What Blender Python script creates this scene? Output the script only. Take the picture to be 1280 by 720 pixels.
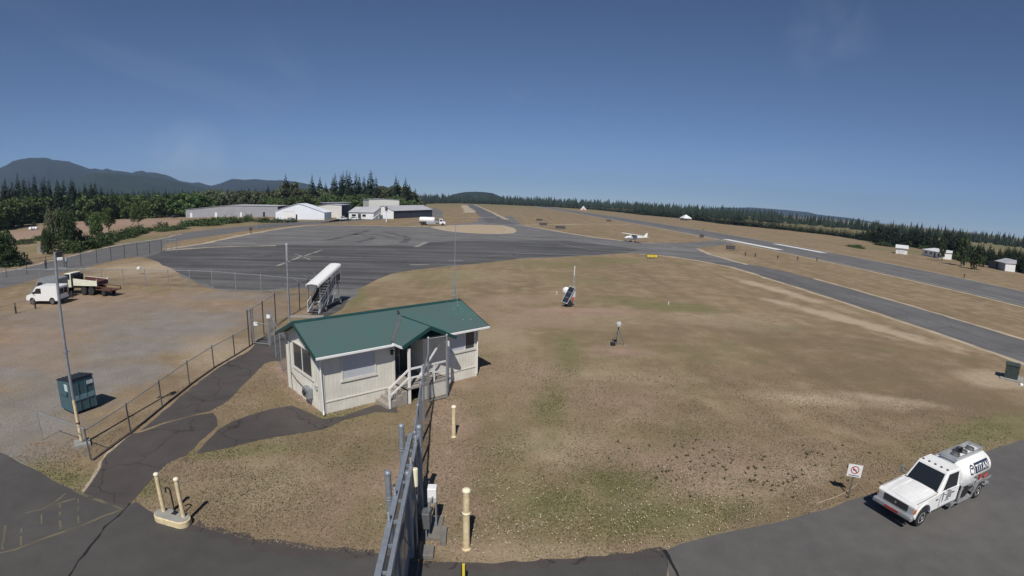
import bpy, bmesh, math, random
import numpy as np
from mathutils import Vector, Matrix
R = math.radians
random.seed(7); np.random.seed(7)
SC = bpy.context.scene
C = SC.collection
for _o in list(bpy.data.objects): bpy.data.objects.remove(_o)

# ------------------------------------------------------------------ camera
cam = bpy.data.cameras.new('webcam'); camo = bpy.data.objects.new('webcam', cam); C.objects.link(camo)
CAMH = 10.0
pit, rol = 0.1673186, 0.03292
c_, s_, cp_, sp_ = math.cos(rol), math.sin(rol), math.cos(pit), math.sin(pit)
right = Vector((c_, s_*sp_, s_*cp_)); up = Vector((-s_, c_*sp_, c_*cp_)); fwd = Vector((0, cp_, -sp_))
camo.matrix_world = Matrix(((right.x, up.x, -fwd.x, 0), (right.y, up.y, -fwd.y, 0), (right.z, up.z, -fwd.z, CAMH), (0, 0, 0, 1)))
cam.type = 'PANO'
cam.panorama_type = 'FISHEYE_LENS_POLYNOMIAL'
cam.sensor_fit = 'HORIZONTAL'
cam.sensor_width = 36.0; cam.sensor_height = 20.25
cam.fisheye_fov = math.pi
cam.fisheye_polynomial_k0 = 0.0
cam.fisheye_polynomial_k1 = -5.41620095e-02
cam.fisheye_polynomial_k2 = -8.11320134e-06
cam.fisheye_polynomial_k3 = 1.53703337e-05
cam.fisheye_polynomial_k4 = -2.28312100e-07
cam.clip_start = 0.05; cam.clip_end = 40000
SC.camera = camo

# ------------------------------------------------------------------ world, sun, exposure
SUN_EL, SUN_AZ_FROM = 51.0, 181.5          # the sun stands behind the camera (compass angle from +Y towards +X)
w = bpy.data.worlds.new('World'); SC.world = w; w.use_nodes = True
nt = w.node_tree; bg = nt.nodes['Background']
sky = nt.nodes.new('ShaderNodeTexSky'); sky.sky_type = 'NISHITA'; sky.sun_disc = False
sky.sun_elevation = R(SUN_EL); sky.sun_rotation = R(SUN_AZ_FROM)
sky.altitude = 5000; sky.air_density = 1.0; sky.dust_density = 1.7; sky.ozone_density = 6.0
# faint high cirrus over the whole sky
tcw = nt.nodes.new('ShaderNodeTexCoord'); spw = nt.nodes.new('ShaderNodeSeparateXYZ'); nt.links.new(tcw.outputs['Generated'], spw.inputs[0])
def wm(o, a, b):
    n = nt.nodes.new('ShaderNodeMath'); n.operation = o
    for v, i in ((a, 0), (b, 1)):
        if isinstance(v, (int, float)): n.inputs[i].default_value = v
        else: nt.links.new(v, n.inputs[i])
    return n.outputs[0]
zz = wm('ADD', wm('MAXIMUM', spw.outputs[2], 0.0), .12); cv = nt.nodes.new('ShaderNodeCombineXYZ'); nt.links.new(wm('DIVIDE', spw.outputs[0], zz), cv.inputs[0]); nt.links.new(wm('MULTIPLY', wm('DIVIDE', spw.outputs[1], zz), .35), cv.inputs[1])
nw = nt.nodes.new('ShaderNodeTexNoise'); nw.inputs['Scale'].default_value = 1.1; nw.inputs['Detail'].default_value = 7; nw.inputs['Distortion'].default_value = .8; nt.links.new(cv.outputs[0], nw.inputs['Vector'])
mrw = nt.nodes.new('ShaderNodeMapRange'); mrw.inputs[1].default_value = .58; mrw.inputs[2].default_value = .9; mrw.inputs[3].default_value = 0; mrw.inputs[4].default_value = .16; nt.links.new(nw.outputs[0], mrw.inputs[0])
def wisp(d0, a0, a1, amt):          # one thin cloud standing in direction d0
    dt = nt.nodes.new('ShaderNodeVectorMath'); dt.operation = 'DOT_PRODUCT'; nrm = nt.nodes.new('ShaderNodeVectorMath'); nrm.operation = 'NORMALIZE'; nt.links.new(tcw.outputs['Generated'], nrm.inputs[0]); nt.links.new(nrm.outputs[0], dt.inputs[0]); dt.inputs[1].default_value = d0
    r1 = nt.nodes.new('ShaderNodeMapRange'); r1.interpolation_type = 'SMOOTHSTEP'; r1.inputs[1].default_value = math.cos(R(a1)); r1.inputs[2].default_value = math.cos(R(a0)); nt.links.new(dt.outputs['Value'], r1.inputs[0])
    n2 = nt.nodes.new('ShaderNodeTexNoise'); n2.inputs['Scale'].default_value = 9; n2.inputs['Detail'].default_value = 6; n2.inputs['Distortion'].default_value = .6; nt.links.new(nrm.outputs[0], n2.inputs['Vector'])
    r2 = nt.nodes.new('ShaderNodeMapRange'); r2.inputs[1].default_value = .38; r2.inputs[2].default_value = .72; r2.inputs[4].default_value = amt; nt.links.new(n2.outputs[0], r2.inputs[0]); return wm('MULTIPLY', r1.outputs[0], r2.outputs[0])
cloud = wm('ADD', mrw.outputs[0], wm('ADD', wisp((-0.5599, 0.8258, 0.0679), .5, 4.5, .40), wisp((0.5229, 0.7969, 0.3025), .5, 6.0, .08)))
mxw = nt.nodes.new('ShaderNodeMix'); mxw.data_type = 'RGBA'; nt.links.new(cloud, mxw.inputs[0]); nt.links.new(sky.outputs[0], mxw.inputs[6]); mxw.inputs[7].default_value = (7.5, 8.2, 9.2, 1)
nt.links.new(mxw.outputs[2], bg.inputs[0]); bg.inputs[1].default_value = 0.062
sl = bpy.data.lights.new('sun', 'SUN'); sl.energy = 3.5; sl.angle = R(0.5); sl.color = (1.0, 0.95, 0.87)
so = bpy.data.objects.new('sun', sl); C.objects.link(so)
sd = Vector((math.sin(R(SUN_AZ_FROM))*math.cos(R(SUN_EL)), math.cos(R(SUN_AZ_FROM))*math.cos(R(SUN_EL)), math.sin(R(SUN_EL))))
so.rotation_euler = sd.to_track_quat('Z', 'Y').to_euler(); so.location = (0, -30, 60)
SC.view_settings.view_transform = 'Standard'; SC.view_settings.look = 'None'
SC.view_settings.exposure = 0.30; SC.view_settings.gamma = 1.0
SC.render.engine = 'CYCLES'
SC.cycles.use_denoising = True
SC.cycles.max_bounces = 6; SC.cycles.transparent_max_bounces = 12
SC.cycles.volume_bounces = 0

# ------------------------------------------------------------------ materials
def mat(name, col, rough=0.7, metal=0.0, var=0.12, scale=3.0, bump=0.0, bscale=40.0, spec=0.4, dirt=None, rnd=0.0):
    m = bpy.data.materials.new(name); m.use_nodes = True
    t = m.node_tree; b = t.nodes['Principled BSDF']
    b.inputs['Roughness'].default_value = rough; b.inputs['Metallic'].default_value = metal
    b.inputs['Specular IOR Level'].default_value = spec
    tc = t.nodes.new('ShaderNodeTexCoord')
    n = t.nodes.new('ShaderNodeTexNoise'); n.inputs['Scale'].default_value = scale; n.inputs['Detail'].default_value = 6
    t.links.new(tc.outputs['Object'], n.inputs['Vector'])
    mx = t.nodes.new('ShaderNodeMix'); mx.data_type = 'RGBA'
    mr = t.nodes.new('ShaderNodeMapRange'); mr.inputs[1].default_value = .3; mr.inputs[2].default_value = .7
    t.links.new(n.outputs[0], mr.inputs[0]); t.links.new(mr.outputs[0], mx.inputs[0])
    lo = [max(0, c*(1-var)) for c in col]; hi = [min(1, c*(1+var)) for c in col]
    if dirt: lo = [c*(1-dirt[3])+d*dirt[3] for c, d in zip(col, dirt)]
    mx.inputs[6].default_value = (*lo, 1); mx.inputs[7].default_value = (*hi, 1)
    out = mx.outputs[2]
    if rnd:
        oi = t.nodes.new('ShaderNodeObjectInfo'); hs = t.nodes.new('ShaderNodeHueSaturation')
        m2 = t.nodes.new('ShaderNodeMapRange'); m2.inputs[3].default_value = 1-rnd; m2.inputs[4].default_value = 1+rnd
        t.links.new(oi.outputs['Random'], m2.inputs[0]); t.links.new(m2.outputs[0], hs.inputs['Value']); t.links.new(out, hs.inputs['Color']); out = hs.outputs[0]
    t.links.new(out, b.inputs['Base Color'])
    if bump:
        n2 = t.nodes.new('ShaderNodeTexNoise'); n2.inputs['Scale'].default_value = bscale; n2.inputs['Detail'].default_value = 4
        t.links.new(tc.outputs['Object'], n2.inputs['Vector'])
        bp = t.nodes.new('ShaderNodeBump'); bp.inputs['Strength'].default_value = bump; bp.inputs['Distance'].default_value = 0.02
        t.links.new(n2.outputs[0], bp.inputs['Height']); t.links.new(bp.outputs[0], b.inputs['Normal'])
    return m

def leaf_mat(name, col, col2, rnd=0.25, up=False):
    m = bpy.data.materials.new(name); m.use_nodes = True; t = m.node_tree
    b = t.nodes['Principled BSDF']; b.inputs['Roughness'].default_value = 0.75; b.inputs['Specular IOR Level'].default_value = 0.2
    g = t.nodes.new('ShaderNodeNewGeometry'); mx = t.nodes.new('ShaderNodeMix'); mx.data_type = 'RGBA'
    mx.inputs[6].default_value = (*col, 1); mx.inputs[7].default_value = (*col2, 1)
    t.links.new(g.outputs['Random Per Island'], mx.inputs[0])
    oi = t.nodes.new('ShaderNodeObjectInfo'); hs = t.nodes.new('ShaderNodeHueSaturation')
    m2 = t.nodes.new('ShaderNodeMapRange'); m2.inputs[3].default_value = 1-rnd; m2.inputs[4].default_value = 1+rnd
    t.links.new(oi.outputs['Random'], m2.inputs[0]); t.links.new(m2.outputs[0], hs.inputs['Value'])
    m3 = t.nodes.new('ShaderNodeMapRange'); m3.inputs[3].default_value = .485; m3.inputs[4].default_value = .515
    t.links.new(oi.outputs['Random'], m3.inputs[0]); t.links.new(m3.outputs[0], hs.inputs['Hue'])
    t.links.new(mx.outputs[2], hs.inputs['Color']); t.links.new(hs.outputs[0], b.inputs['Base Color'])
    tr = t.nodes.new('ShaderNodeBsdfTranslucent'); t.links.new(hs.outputs[0], tr.inputs[0])
    ms = t.nodes.new('ShaderNodeMixShader'); ms.inputs[0].default_value = .25
    if up:      # blades stand in a sward: shade them like the sward's own surface
        nn = t.nodes.new('ShaderNodeVectorMath'); nn.operation = 'MULTIPLY_ADD'; nn.inputs[1].default_value = (.35, .35, .35); nn.inputs[2].default_value = (0, 0, .8); t.links.new(g.outputs['Normal'], nn.inputs[0])
        nz = t.nodes.new('ShaderNodeVectorMath'); nz.operation = 'NORMALIZE'; t.links.new(nn.outputs[0], nz.inputs[0]); t.links.new(nz.outputs[0], b.inputs['Normal'])
    t.links.new(b.outputs[0], ms.inputs[1]); t.links.new(tr.outputs[0], ms.inputs[2])
    t.links.new(ms.outputs[0], t.nodes['Material Output'].inputs[0])
    return m

def asphalt(name, col, crack=0.0, streak=None, patch=0.18):
    """col base; large stains, fine aggregate, optional streaks along an axis"""
    m = bpy.data.materials.new(name); m.use_nodes = True; t = m.node_tree
    b = t.nodes['Principled BSDF']; b.inputs['Roughness'].default_value = .85; b.inputs['Specular IOR Level'].default_value = .35
    g = t.nodes.new('ShaderNodeNewGeometry')
    def noise(sc, det=5, vec=None, dist=0):
        n = t.nodes.new('ShaderNodeTexNoise'); n.inputs['Scale'].default_value = sc; n.inputs['Detail'].default_value = det; n.inputs['Distortion'].default_value = dist
        t.links.new(vec or g.outputs['Position'], n.inputs['Vector']); return n.outputs[0]
    def rng(s, a, b_, c, d):
        r = t.nodes.new('ShaderNodeMapRange'); r.inputs[1].default_value = a; r.inputs[2].default_value = b_; r.inputs[3].default_value = c; r.inputs[4].default_value = d
        t.links.new(s, r.inputs[0]); return r.outputs[0]
    def mul(a, b_):
        r = t.nodes.new('ShaderNodeMath'); r.operation = 'MULTIPLY'; t.links.new(a, r.inputs[0]); t.links.new(b_, r.inputs[1]); return r.outputs[0]
    f = mul(rng(noise(.12, 6, dist=1), .3, .7, 1-patch, 1+patch), rng(noise(1.3, 6), .3, .7, .9, 1.1))
    f = mul(f, rng(noise(26, 4), .3, .7, .86, 1.14))
    if streak:
        mp = t.nodes.new('ShaderNodeMapping'); mp.inputs['Rotation'].default_value = (0, 0, streak[2]); mp.inputs['Scale'].default_value = (streak[0], streak[1], 1)
        t.links.new(g.outputs['Position'], mp.inputs[0])
        f = mul(f, rng(noise(1, 6, mp.outputs[0], .6), .35, .7, 1-streak[3], 1+streak[3]*1.4))
    vm = t.nodes.new('ShaderNodeVectorMath'); vm.operation = 'SCALE'; vm.inputs[0].default_value = col
    t.links.new(f, vm.inputs['Scale']); out = vm.outputs[0]
    if crack:
        v = t.nodes.new('ShaderNodeTexVoronoi'); v.feature = 'DISTANCE_TO_EDGE'; v.inputs['Scale'].default_value = crack
        n = t.nodes.new('ShaderNodeTexNoise'); n.inputs['Scale'].default_value = .9; n.inputs['Detail'].default_value = 5
        t.links.new(g.outputs['Position'], n.inputs['Vector'])
        va = t.nodes.new('ShaderNodeVectorMath'); va.operation = 'MULTIPLY_ADD'; va.inputs[1].default_value = (1.6, 1.6, 0)
        t.links.new(n.outputs['Color'], va.inputs[0]); t.links.new(g.outputs['Position'], va.inputs[2]); t.links.new(va.outputs[0], v.inputs['Vector'])
        k = rng(v.outputs['Distance'], 0, .006*crack*8, .45, 1)
        vm2 = t.nodes.new('ShaderNodeVectorMath'); vm2.operation = 'SCALE'; t.links.new(out, vm2.inputs[0]); t.links.new(k, vm2.inputs['Scale']); out = vm2.outputs[0]
    t.links.new(out, b.inputs['Base Color'])
    bp = t.nodes.new('ShaderNodeBump'); bp.inputs['Strength'].default_value = .35; bp.inputs['Distance'].default_value = .01
    t.links.new(noise(60, 3), bp.inputs['Height']); t.links.new(bp.outputs[0], b.inputs['Normal'])
    return m

M = {}
M['white'] = mat('white_paint', (.78, .78, .77), .35, 0, .05, 4)
M['trimcream'] = mat('cream_trim', (.66, .64, .57), .65, 0, .05, 3)
M['white_worn'] = mat('worn_white_paint', (.72, .72, .69), .6, 0, .06, 6, dirt=(.35, .3, .24, .35))
M['siding'] = mat('cream_siding', (.70, .68, .61), .7, 0, .05, 1.6, .2, 30, dirt=(.42, .37, .29, .26))
M['sensor_grey'] = mat('pale_grey_plastic', (.42, .41, .37), .6)
M['trimgrey'] = mat('grey_trim', (.45, .46, .46), .6)
M['green_roof'] = mat('green_metal_roof', (.056, .112, .106), .5, .0, .16, .7, .05, 8, .45, dirt=(.12, .135, .125, .35))
M['green_trim'] = mat('dark_green_trim', (.012, .055, .055), .5)
M['zinc'] = mat('galvanised_steel', (.36, .38, .40), .5, .55, .15, 8)
M['zinc_dark'] = mat('weathered_steel', (.15, .155, .16), .6, .4, .2, 8)
M['gate_metal'] = mat('grey_gate_metal', (.27, .30, .34), .5, .35, .12, 6)
M['wire'] = mat('fence_wire', (.17, .175, .18), .5, .5, .1, 6)
M['post_dark'] = mat('dark_fence_post', (.06, .06, .058), .7, .2)
M['rust'] = mat('rusty_steel', (.11, .055, .038), .85, .1, .4, 6)
M['cream'] = mat('cream_bollard_paint', (.72, .60, .37), .6, 0, .10, 7, .25, 30, dirt=(.34, .24, .15, .45))
M['creamcap'] = mat('cream_cap_paint', (.80, .74, .55), .5, 0, .04, 5)
M['yellow'] = mat('yellow_paint', (.72, .56, .06), .5, 0, .08, 5)
M['concrete'] = mat('concrete', (.30, .29, .27), .85, 0, .15, 3, .2, 30)
M['old_concrete'] = mat('old_concrete', (.17, .16, .145), .9, 0, .2, 4, .3, 25)
M['black'] = mat('black_rubber', (.022, .022, .022), .8)
M['blackmetal'] = mat('black_metal', (.03, .03, .032), .45, .3)
M['glass'] = mat('dark_glass', (.018, .022, .026), .08, 0, .05, 1, spec=.8)
M['window_glass'] = mat('window_glass', (.05, .055, .06), .1, 0, .2, 1, spec=.7)
M['blind'] = mat('pale_window_blind', (.50, .51, .56), .6, 0, .04, 1)
M['silver'] = mat('bare_aluminium', (.52, .53, .54), .38, .6, .12, 5)
M['chrome'] = mat('chrome', (.6, .6, .6), .18, .9, .05, 3)
M['grey_dark'] = mat('charcoal_plastic', (.07, .07, .075), .6)
M['red'] = mat('red_paint', (.42, .05, .04), .55)
M['amber'] = mat('amber_lens', (.7, .2, .03), .3)
M['clearlens'] = mat('clear_lens', (.5, .5, .48), .15)
M['wood'] = mat('weathered_grey_wood', (.30, .27, .24), .85, 0, .2, 8, .2, 20)
M['dumpster'] = mat('blue_green_dumpster_paint', (.040, .098, .125), .55, 0, .22, 3, dirt=(.14, .12, .1, .25))
M['dumpster_lid'] = mat('black_dumpster_lid', (.022, .026, .034), .55)
M['sticker'] = mat('pale_sticker', (.5, .58, .6), .5)
M['stripe'] = mat('pale_blue_band', (.15, .27, .32), .55)
M['paleyellow'] = mat('pale_yellow_truck_paint', (.76, .76, .64), .5, 0, .08, 3, dirt=(.42, .38, .28, .3))
M['bedred'] = mat('faded_red_bed', (.11, .045, .04), .7, 0, .2, 4)
M['greyvan'] = mat('grey_van_paint', (.22, .23, .24), .5)
M['bluevan'] = mat('dark_blue_paint', (.03, .04, .07), .4)
M['hangar_grey'] = mat('grey_corrugated_wall', (.34, .35, .38), .6, .1, .05, .3)
M['hangar_roof'] = mat('pale_grey_roof', (.48, .48, .50), .55, .1, .08, .3)
M['hangar_dark'] = mat('dark_blue_grey_wall', (.055, .065, .09), .7, 0, .1, .4)
M['hangar_white'] = mat('bluish_white_wall', (.76, .80, .86), .5, 0, .04, .3)
M['hangar_cream'] = mat('cream_wall', (.66, .65, .60), .6, 0, .04, .3)
M['solar'] = mat('solar_cell', (.025, .03, .045), .25, 0, .2, 4, spec=.6)
M['plum'] = mat('dark_box_paint', (.045, .06, .055), .6, 0, .2, 4)
M['bark'] = mat('grey_brown_bark', (.11, .085, .065), .9, 0, .25, 4, .3, 20)
M['conifer'] = leaf_mat('conifer_needles', (.026, .044, .028), (.052, .076, .044))
M['conifer_far'] = leaf_mat('far_conifer_needles', (.028, .046, .032), (.055, .078, .050))
M['broadleaf'] = leaf_mat('broad_leaves', (.062, .104, .034), (.135, .185, .070))
M['paleleaf'] = leaf_mat('pale_alder_leaves', (.105, .125, .070), (.175, .195, .115))
M['darkleaf'] = leaf_mat('dark_leaves', (.040, .064, .028), (.085, .115, .052))
M['bramble'] = leaf_mat('bramble_leaves', (.048, .080, .028), (.105, .140, .058), .35)
M['marking_white'] = mat('white_runway_paint', (.75, .75, .73), .7, 0, .06, .3)
M['marking_worn'] = mat('worn_white_marking', (.27, .255, .22), .8, 0, .3, .25)
M['marking_yellow'] = mat('worn_yellow_marking', (.128, .112, .076), .8, 0, .4, 1.1)
M['gravel_edge'] = mat('pale_gravel_shoulder', (.40, .33, .24), .9, 0, .2, .5)
M['tar'] = mat('tar_crack_seal', (.018, .018, .018), .6)
M['hill'] = leaf_mat('forested_hill', (.03, .05, .03), (.05, .07, .04))

# ------------------------------------------------------------------ mesh helper
class MB:
    def __init__(s): s.v = []; s.f = []; s.mi = []; s.mats = []
    def _m(s, m):
        if m is None: return 0
        if m not in s.mats: s.mats.append(m)
        return s.mats.index(m)
    def add(s, vs, fs, m=None):
        o = len(s.v); s.v += [tuple(v) for v in vs]; k = s._m(m)
        for f in fs: s.f.append([i+o for i in f]); s.mi.append(k)
        return s
    def box(s, x0, x1, y0, y1, z0, z1, m=None, rot=None, loc=None):
        vs = [Vector((x, y, z)) for z in (z0, z1) for y in (y0, y1) for x in (x0, x1)]
        if rot is not None: vs = [rot @ v for v in vs]
        if loc is not None: vs = [v + Vector(loc) for v in vs]
        return s.add(vs, [(0, 2, 3, 1), (4, 5, 7, 6), (0, 1, 5, 4), (1, 3, 7, 5), (3, 2, 6, 7), (2, 0, 4, 6)], m)
    def bar(s, a, b, r, n=8, r2=None, m=None, caps=True):
        a, b = Vector(a), Vector(b); d = (b-a)
        if d.length < 1e-6: return s
        d.normalize(); x = d.orthogonal().normalized(); y = d.cross(x); r2 = r if r2 is None else r2
        vs = []
        for p, rr in ((a, r), (b, r2)):
            for i in range(n):
                t = 2*math.pi*i/n + math.pi/n; vs.append(p + x*math.cos(t)*rr + y*math.sin(t)*rr)
        fs = [(i, (i+1) % n, n+(i+1) % n, n+i) for i in range(n)]
        if caps: fs += [tuple(range(n-1, -1, -1)), tuple(range(n, 2*n))]
        return s.add(vs, fs, m)
    def beam(s, a, b, w_, h_, m=None):          # rectangular bar, w horizontal, h vertical-ish
        a, b = Vector(a), Vector(b); d = (b-a).normalized(); z = Vector((0, 0, 1))
        if abs(d.z) > .99: x = Vector((1, 0, 0))
        else: x = d.cross(z).normalized()
        y = x.cross(d).normalized()
        vs = []
        for p in (a, b):
            for i, j in ((-1, -1), (1, -1), (1, 1), (-1, 1)): vs.append(p + x*i*w_/2 + y*j*h_/2)
        return s.add(vs, [(0, 1, 5, 4), (1, 2, 6, 5), (2, 3, 7, 6), (3, 0, 4, 7), (3, 2, 1, 0), (4, 5, 6, 7)], m)
    def tube(s, pts, r, n=6, m=None):
        for a, b in zip(pts[:-1], pts[1:]): s.bar(a, b, r, n, m=m)
        return s
    def lathe(s, prof, n=16, m=None, loc=(0, 0, 0), axis='z'):   # prof: (r, h)
        vs = []
        for r, h in prof:
            for i in range(n):
                t = 2*math.pi*i/n; a, b = r*math.cos(t), r*math.sin(t)
                p = {'z': (a, b, h), 'x': (h, a, b), 'y': (b, h, a)}[axis]
                vs.append((p[0]+loc[0], p[1]+loc[1], p[2]+loc[2]))
        fs = []
        for k in range(len(prof)-1):
            for i in range(n): fs.append((k*n+i, k*n+(i+1) % n, (k+1)*n+(i+1) % n, (k+1)*n+i))
        fs += [tuple(range(n-1, -1, -1)), tuple(range((len(prof)-1)*n, len(prof)*n))]
        return s.add(vs, fs, m)
    def prism(s, poly, a0, a1, m=None, plane='xz', inset=None):   # poly in plane, extruded along the third axis
        def P(u, v, a): return {'xz': (u, a, v), 'yz': (a, u, v), 'xy': (u, v, a)}[plane]
        n = len(poly); vs = [P(u, v, a0) for u, v in poly] + [P(u, v, a1) for u, v in poly]
        fs = [(i, (i+1) % n, n+(i+1) % n, n+i) for i in range(n)] + [tuple(range(n-1, -1, -1)), tuple(range(n, 2*n))]
        return s.add(vs, fs, m)
    def loft(s, secs, m=None, caps=True):       # secs: lists of equal numbers of 3-D points
        n = len(secs[0]); vs = [p for q in secs for p in q]; fs = []
        for k in range(len(secs)-1):
            for i in range(n): fs.append((k*n+i, k*n+(i+1) % n, (k+1)*n+(i+1) % n, (k+1)*n+i))
        if caps: fs += [tuple(range(n-1, -1, -1)), tuple(range((len(secs)-1)*n, len(secs)*n))]
        return s.add(vs, fs, m)
    def quad(s, a, b, c, d, m=None): return s.add([a, b, c, d], [(0, 1, 2, 3)], m)
    def build(s, name, m=None, parent=None, bevel=0, seg=2, smooth=False, kind=None, fix=True):
        me = bpy.data.meshes.new(name); me.from_pydata(s.v, [], s.f)
        if s.mats:
            for x in s.mats: me.materials.append(M[x] if isinstance(x, str) else x)
            me.polygons.foreach_set('material_index', s.mi)
        elif m: me.materials.append(M[m] if isinstance(m, str) else m)
        if fix:
            b = bmesh.new(); b.from_mesh(me); bmesh.ops.recalc_face_normals(b, faces=b.faces); b.to_mesh(me); b.free()
        if fix:
            me.polygons.foreach_set('use_smooth', [True]*len(me.polygons)); me.set_sharp_from_angle(angle=R(50))
        me.update()
        o = bpy.data.objects.new(name, me); C.objects.link(o)
        if parent: o.parent = parent
        if bevel:
            md = o.modifiers.new('bevel', 'BEVEL'); md.width = bevel; md.segments = seg; md.limit_method = 'ANGLE'; md.angle_limit = R(35); md.harden_normals = True
        if kind: o['kind'] = kind
        return o

def empty(name, loc=(0, 0, 0), rz=0, label=None, cat=None, group=None):
    o = bpy.data.objects.new(name, None); C.objects.link(o); o.location = loc if len(loc) == 3 else (*loc, 0); o.rotation_euler = (0, 0, rz)
    o.empty_display_size = .2
    return tag(o, label, cat, group)
def tag(o, label=None, cat=None, group=None, kind=None):
    if label: o['label'] = label
    if cat: o['category'] = cat
    if group: o['group'] = group
    if kind: o['kind'] = kind
    return o
def copy_tree(o, parent=None):
    c = o.copy(); C.objects.link(c)
    if parent: c.parent = parent
    for ch in list(o.children): copy_tree(ch, c)
    return c
def arc(cx, cz, r, a0, a1, n=8): return [(cx+r*math.cos(R(a0+(a1-a0)*i/n)), cz+r*math.sin(R(a0+(a1-a0)*i/n))) for i in range(n+1)]
def in_poly(px, py, poly):
    ins = np.zeros(px.shape, bool); n = len(poly); j = n-1
    for i in range(n):
        xi, yi = poly[i]; xj, yj = poly[j]
        c = ((yi > py) != (yj > py)) & (px < (xj-xi)*(py-yi)/((yj-yi) if yj != yi else 1e-9)+xi)
        ins ^= c; j = i
    return ins
def densify(poly, step, jit=0.0, closed=True, seed=1):
    rr = random.Random(seed); out = []; n = len(poly)
    for i in range(n if closed else n-1):
        a, b = poly[i], poly[(i+1) % n]; L = math.hypot(b[0]-a[0], b[1]-a[1]); k = max(1, min(60, int(L/step)))
        for q in range(k):
            t = q/k; out.append((a[0]+(b[0]-a[0])*t+rr.uniform(-jit, jit)*(q > 0), a[1]+(b[1]-a[1])*t+rr.uniform(-jit, jit)*(q > 0)))
    if not closed: out.append(poly[-1])
    return out
def sheet(name, poly, z, m, parent=None, kind='structure', jit=0.0, step=1.0):
    if jit: poly = densify(poly, step, jit)
    b = bmesh.new(); vs = [b.verts.new((x, y, z)) for x, y in poly]; f = b.faces.new(vs)
    bmesh.ops.triangulate(b, faces=[f]); bmesh.ops.recalc_face_normals(b, faces=b.faces)
    if b.faces[:] and sum(q.normal.z for q in b.faces) < 0: bmesh.ops.reverse_faces(b, faces=b.faces)
    me = bpy.data.meshes.new(name); b.to_mesh(me); b.free(); me.materials.append(M[m] if isinstance(m, str) else m)
    o = bpy.data.objects.new(name, me); C.objects.link(o)
    if parent: o.parent = parent
    if kind: o['kind'] = kind
    return o
def ribbon(name, pts, width, z, m, parent=None, kind='structure', jit=0.0, wj=0.0, step=1.0, gaps=0.0):
    pts = densify(pts, step, jit, closed=False) if (jit or wj or gaps) else pts
    rr = random.Random(len(pts)); mb = MB(); L = []; Rr = []
    for i, p in enumerate(pts):
        a = pts[max(0, i-1)]; b = pts[min(len(pts)-1, i+1)]; dx, dy = b[0]-a[0], b[1]-a[1]; l = math.hypot(dx, dy) or 1
        w2 = width/2*(1+rr.uniform(-wj, wj)); L.append((p[0]-dy/l*w2, p[1]+dx/l*w2, z)); Rr.append((p[0]+dy/l*w2, p[1]-dx/l*w2, z))
    for i in range(len(pts)-1):
        if gaps and rr.random() < gaps: continue
        mb.quad(L[i], Rr[i], Rr[i+1], L[i+1])
    o = mb.build(name, m, parent, fix=False)
    if kind: o['kind'] = kind
    return o

# ------------------------------------------------------------------ ground sheet
def axis(lo, hi, fine_lo, fine_hi, st, grow=1.09, big=260):
    a = list(np.arange(fine_lo, fine_hi+1e-6, st)); x, d = fine_hi, st
    while x < hi: d = min(d*grow, big); x += d; a.append(x)
    x, d = fine_lo, st
    while x > lo: d = min(d*grow, big); x -= d; a.insert(0, x)
    return np.array(a)
gx = axis(-9000, 9000, -34, 40, .4); gy = axis(-60, 12000, 8, 62, .4)
GX, GY = np.meshgrid(gx, gy)
rng_ = np.random.RandomState(3)
def vnoise(X, Y, sc, seed):
    r = np.random.RandomState(seed); T = r.rand(64, 64); x = X/sc; y = Y/sc
    xi = np.floor(x).astype(int); yi = np.floor(y).astype(int); fx = x-xi; fy = y-yi; fx = fx*fx*(3-2*fx); fy = fy*fy*(3-2*fy)
    a = T[xi % 64, yi % 64]; b = T[(xi+1) % 64, yi % 64]; c = T[xi % 64, (yi+1) % 64]; d = T[(xi+1) % 64, (yi+1) % 64]
    return (a*(1-fx)+b*fx)*(1-fy)+(c*(1-fx)+d*fx)*fy
def fbm(X, Y, sc, seed): return (vnoise(X, Y, sc, seed)+.5*vnoise(X, Y, sc/2.1, seed+1)+.25*vnoise(X, Y, sc/4.3, seed+2))/1.75
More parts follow.
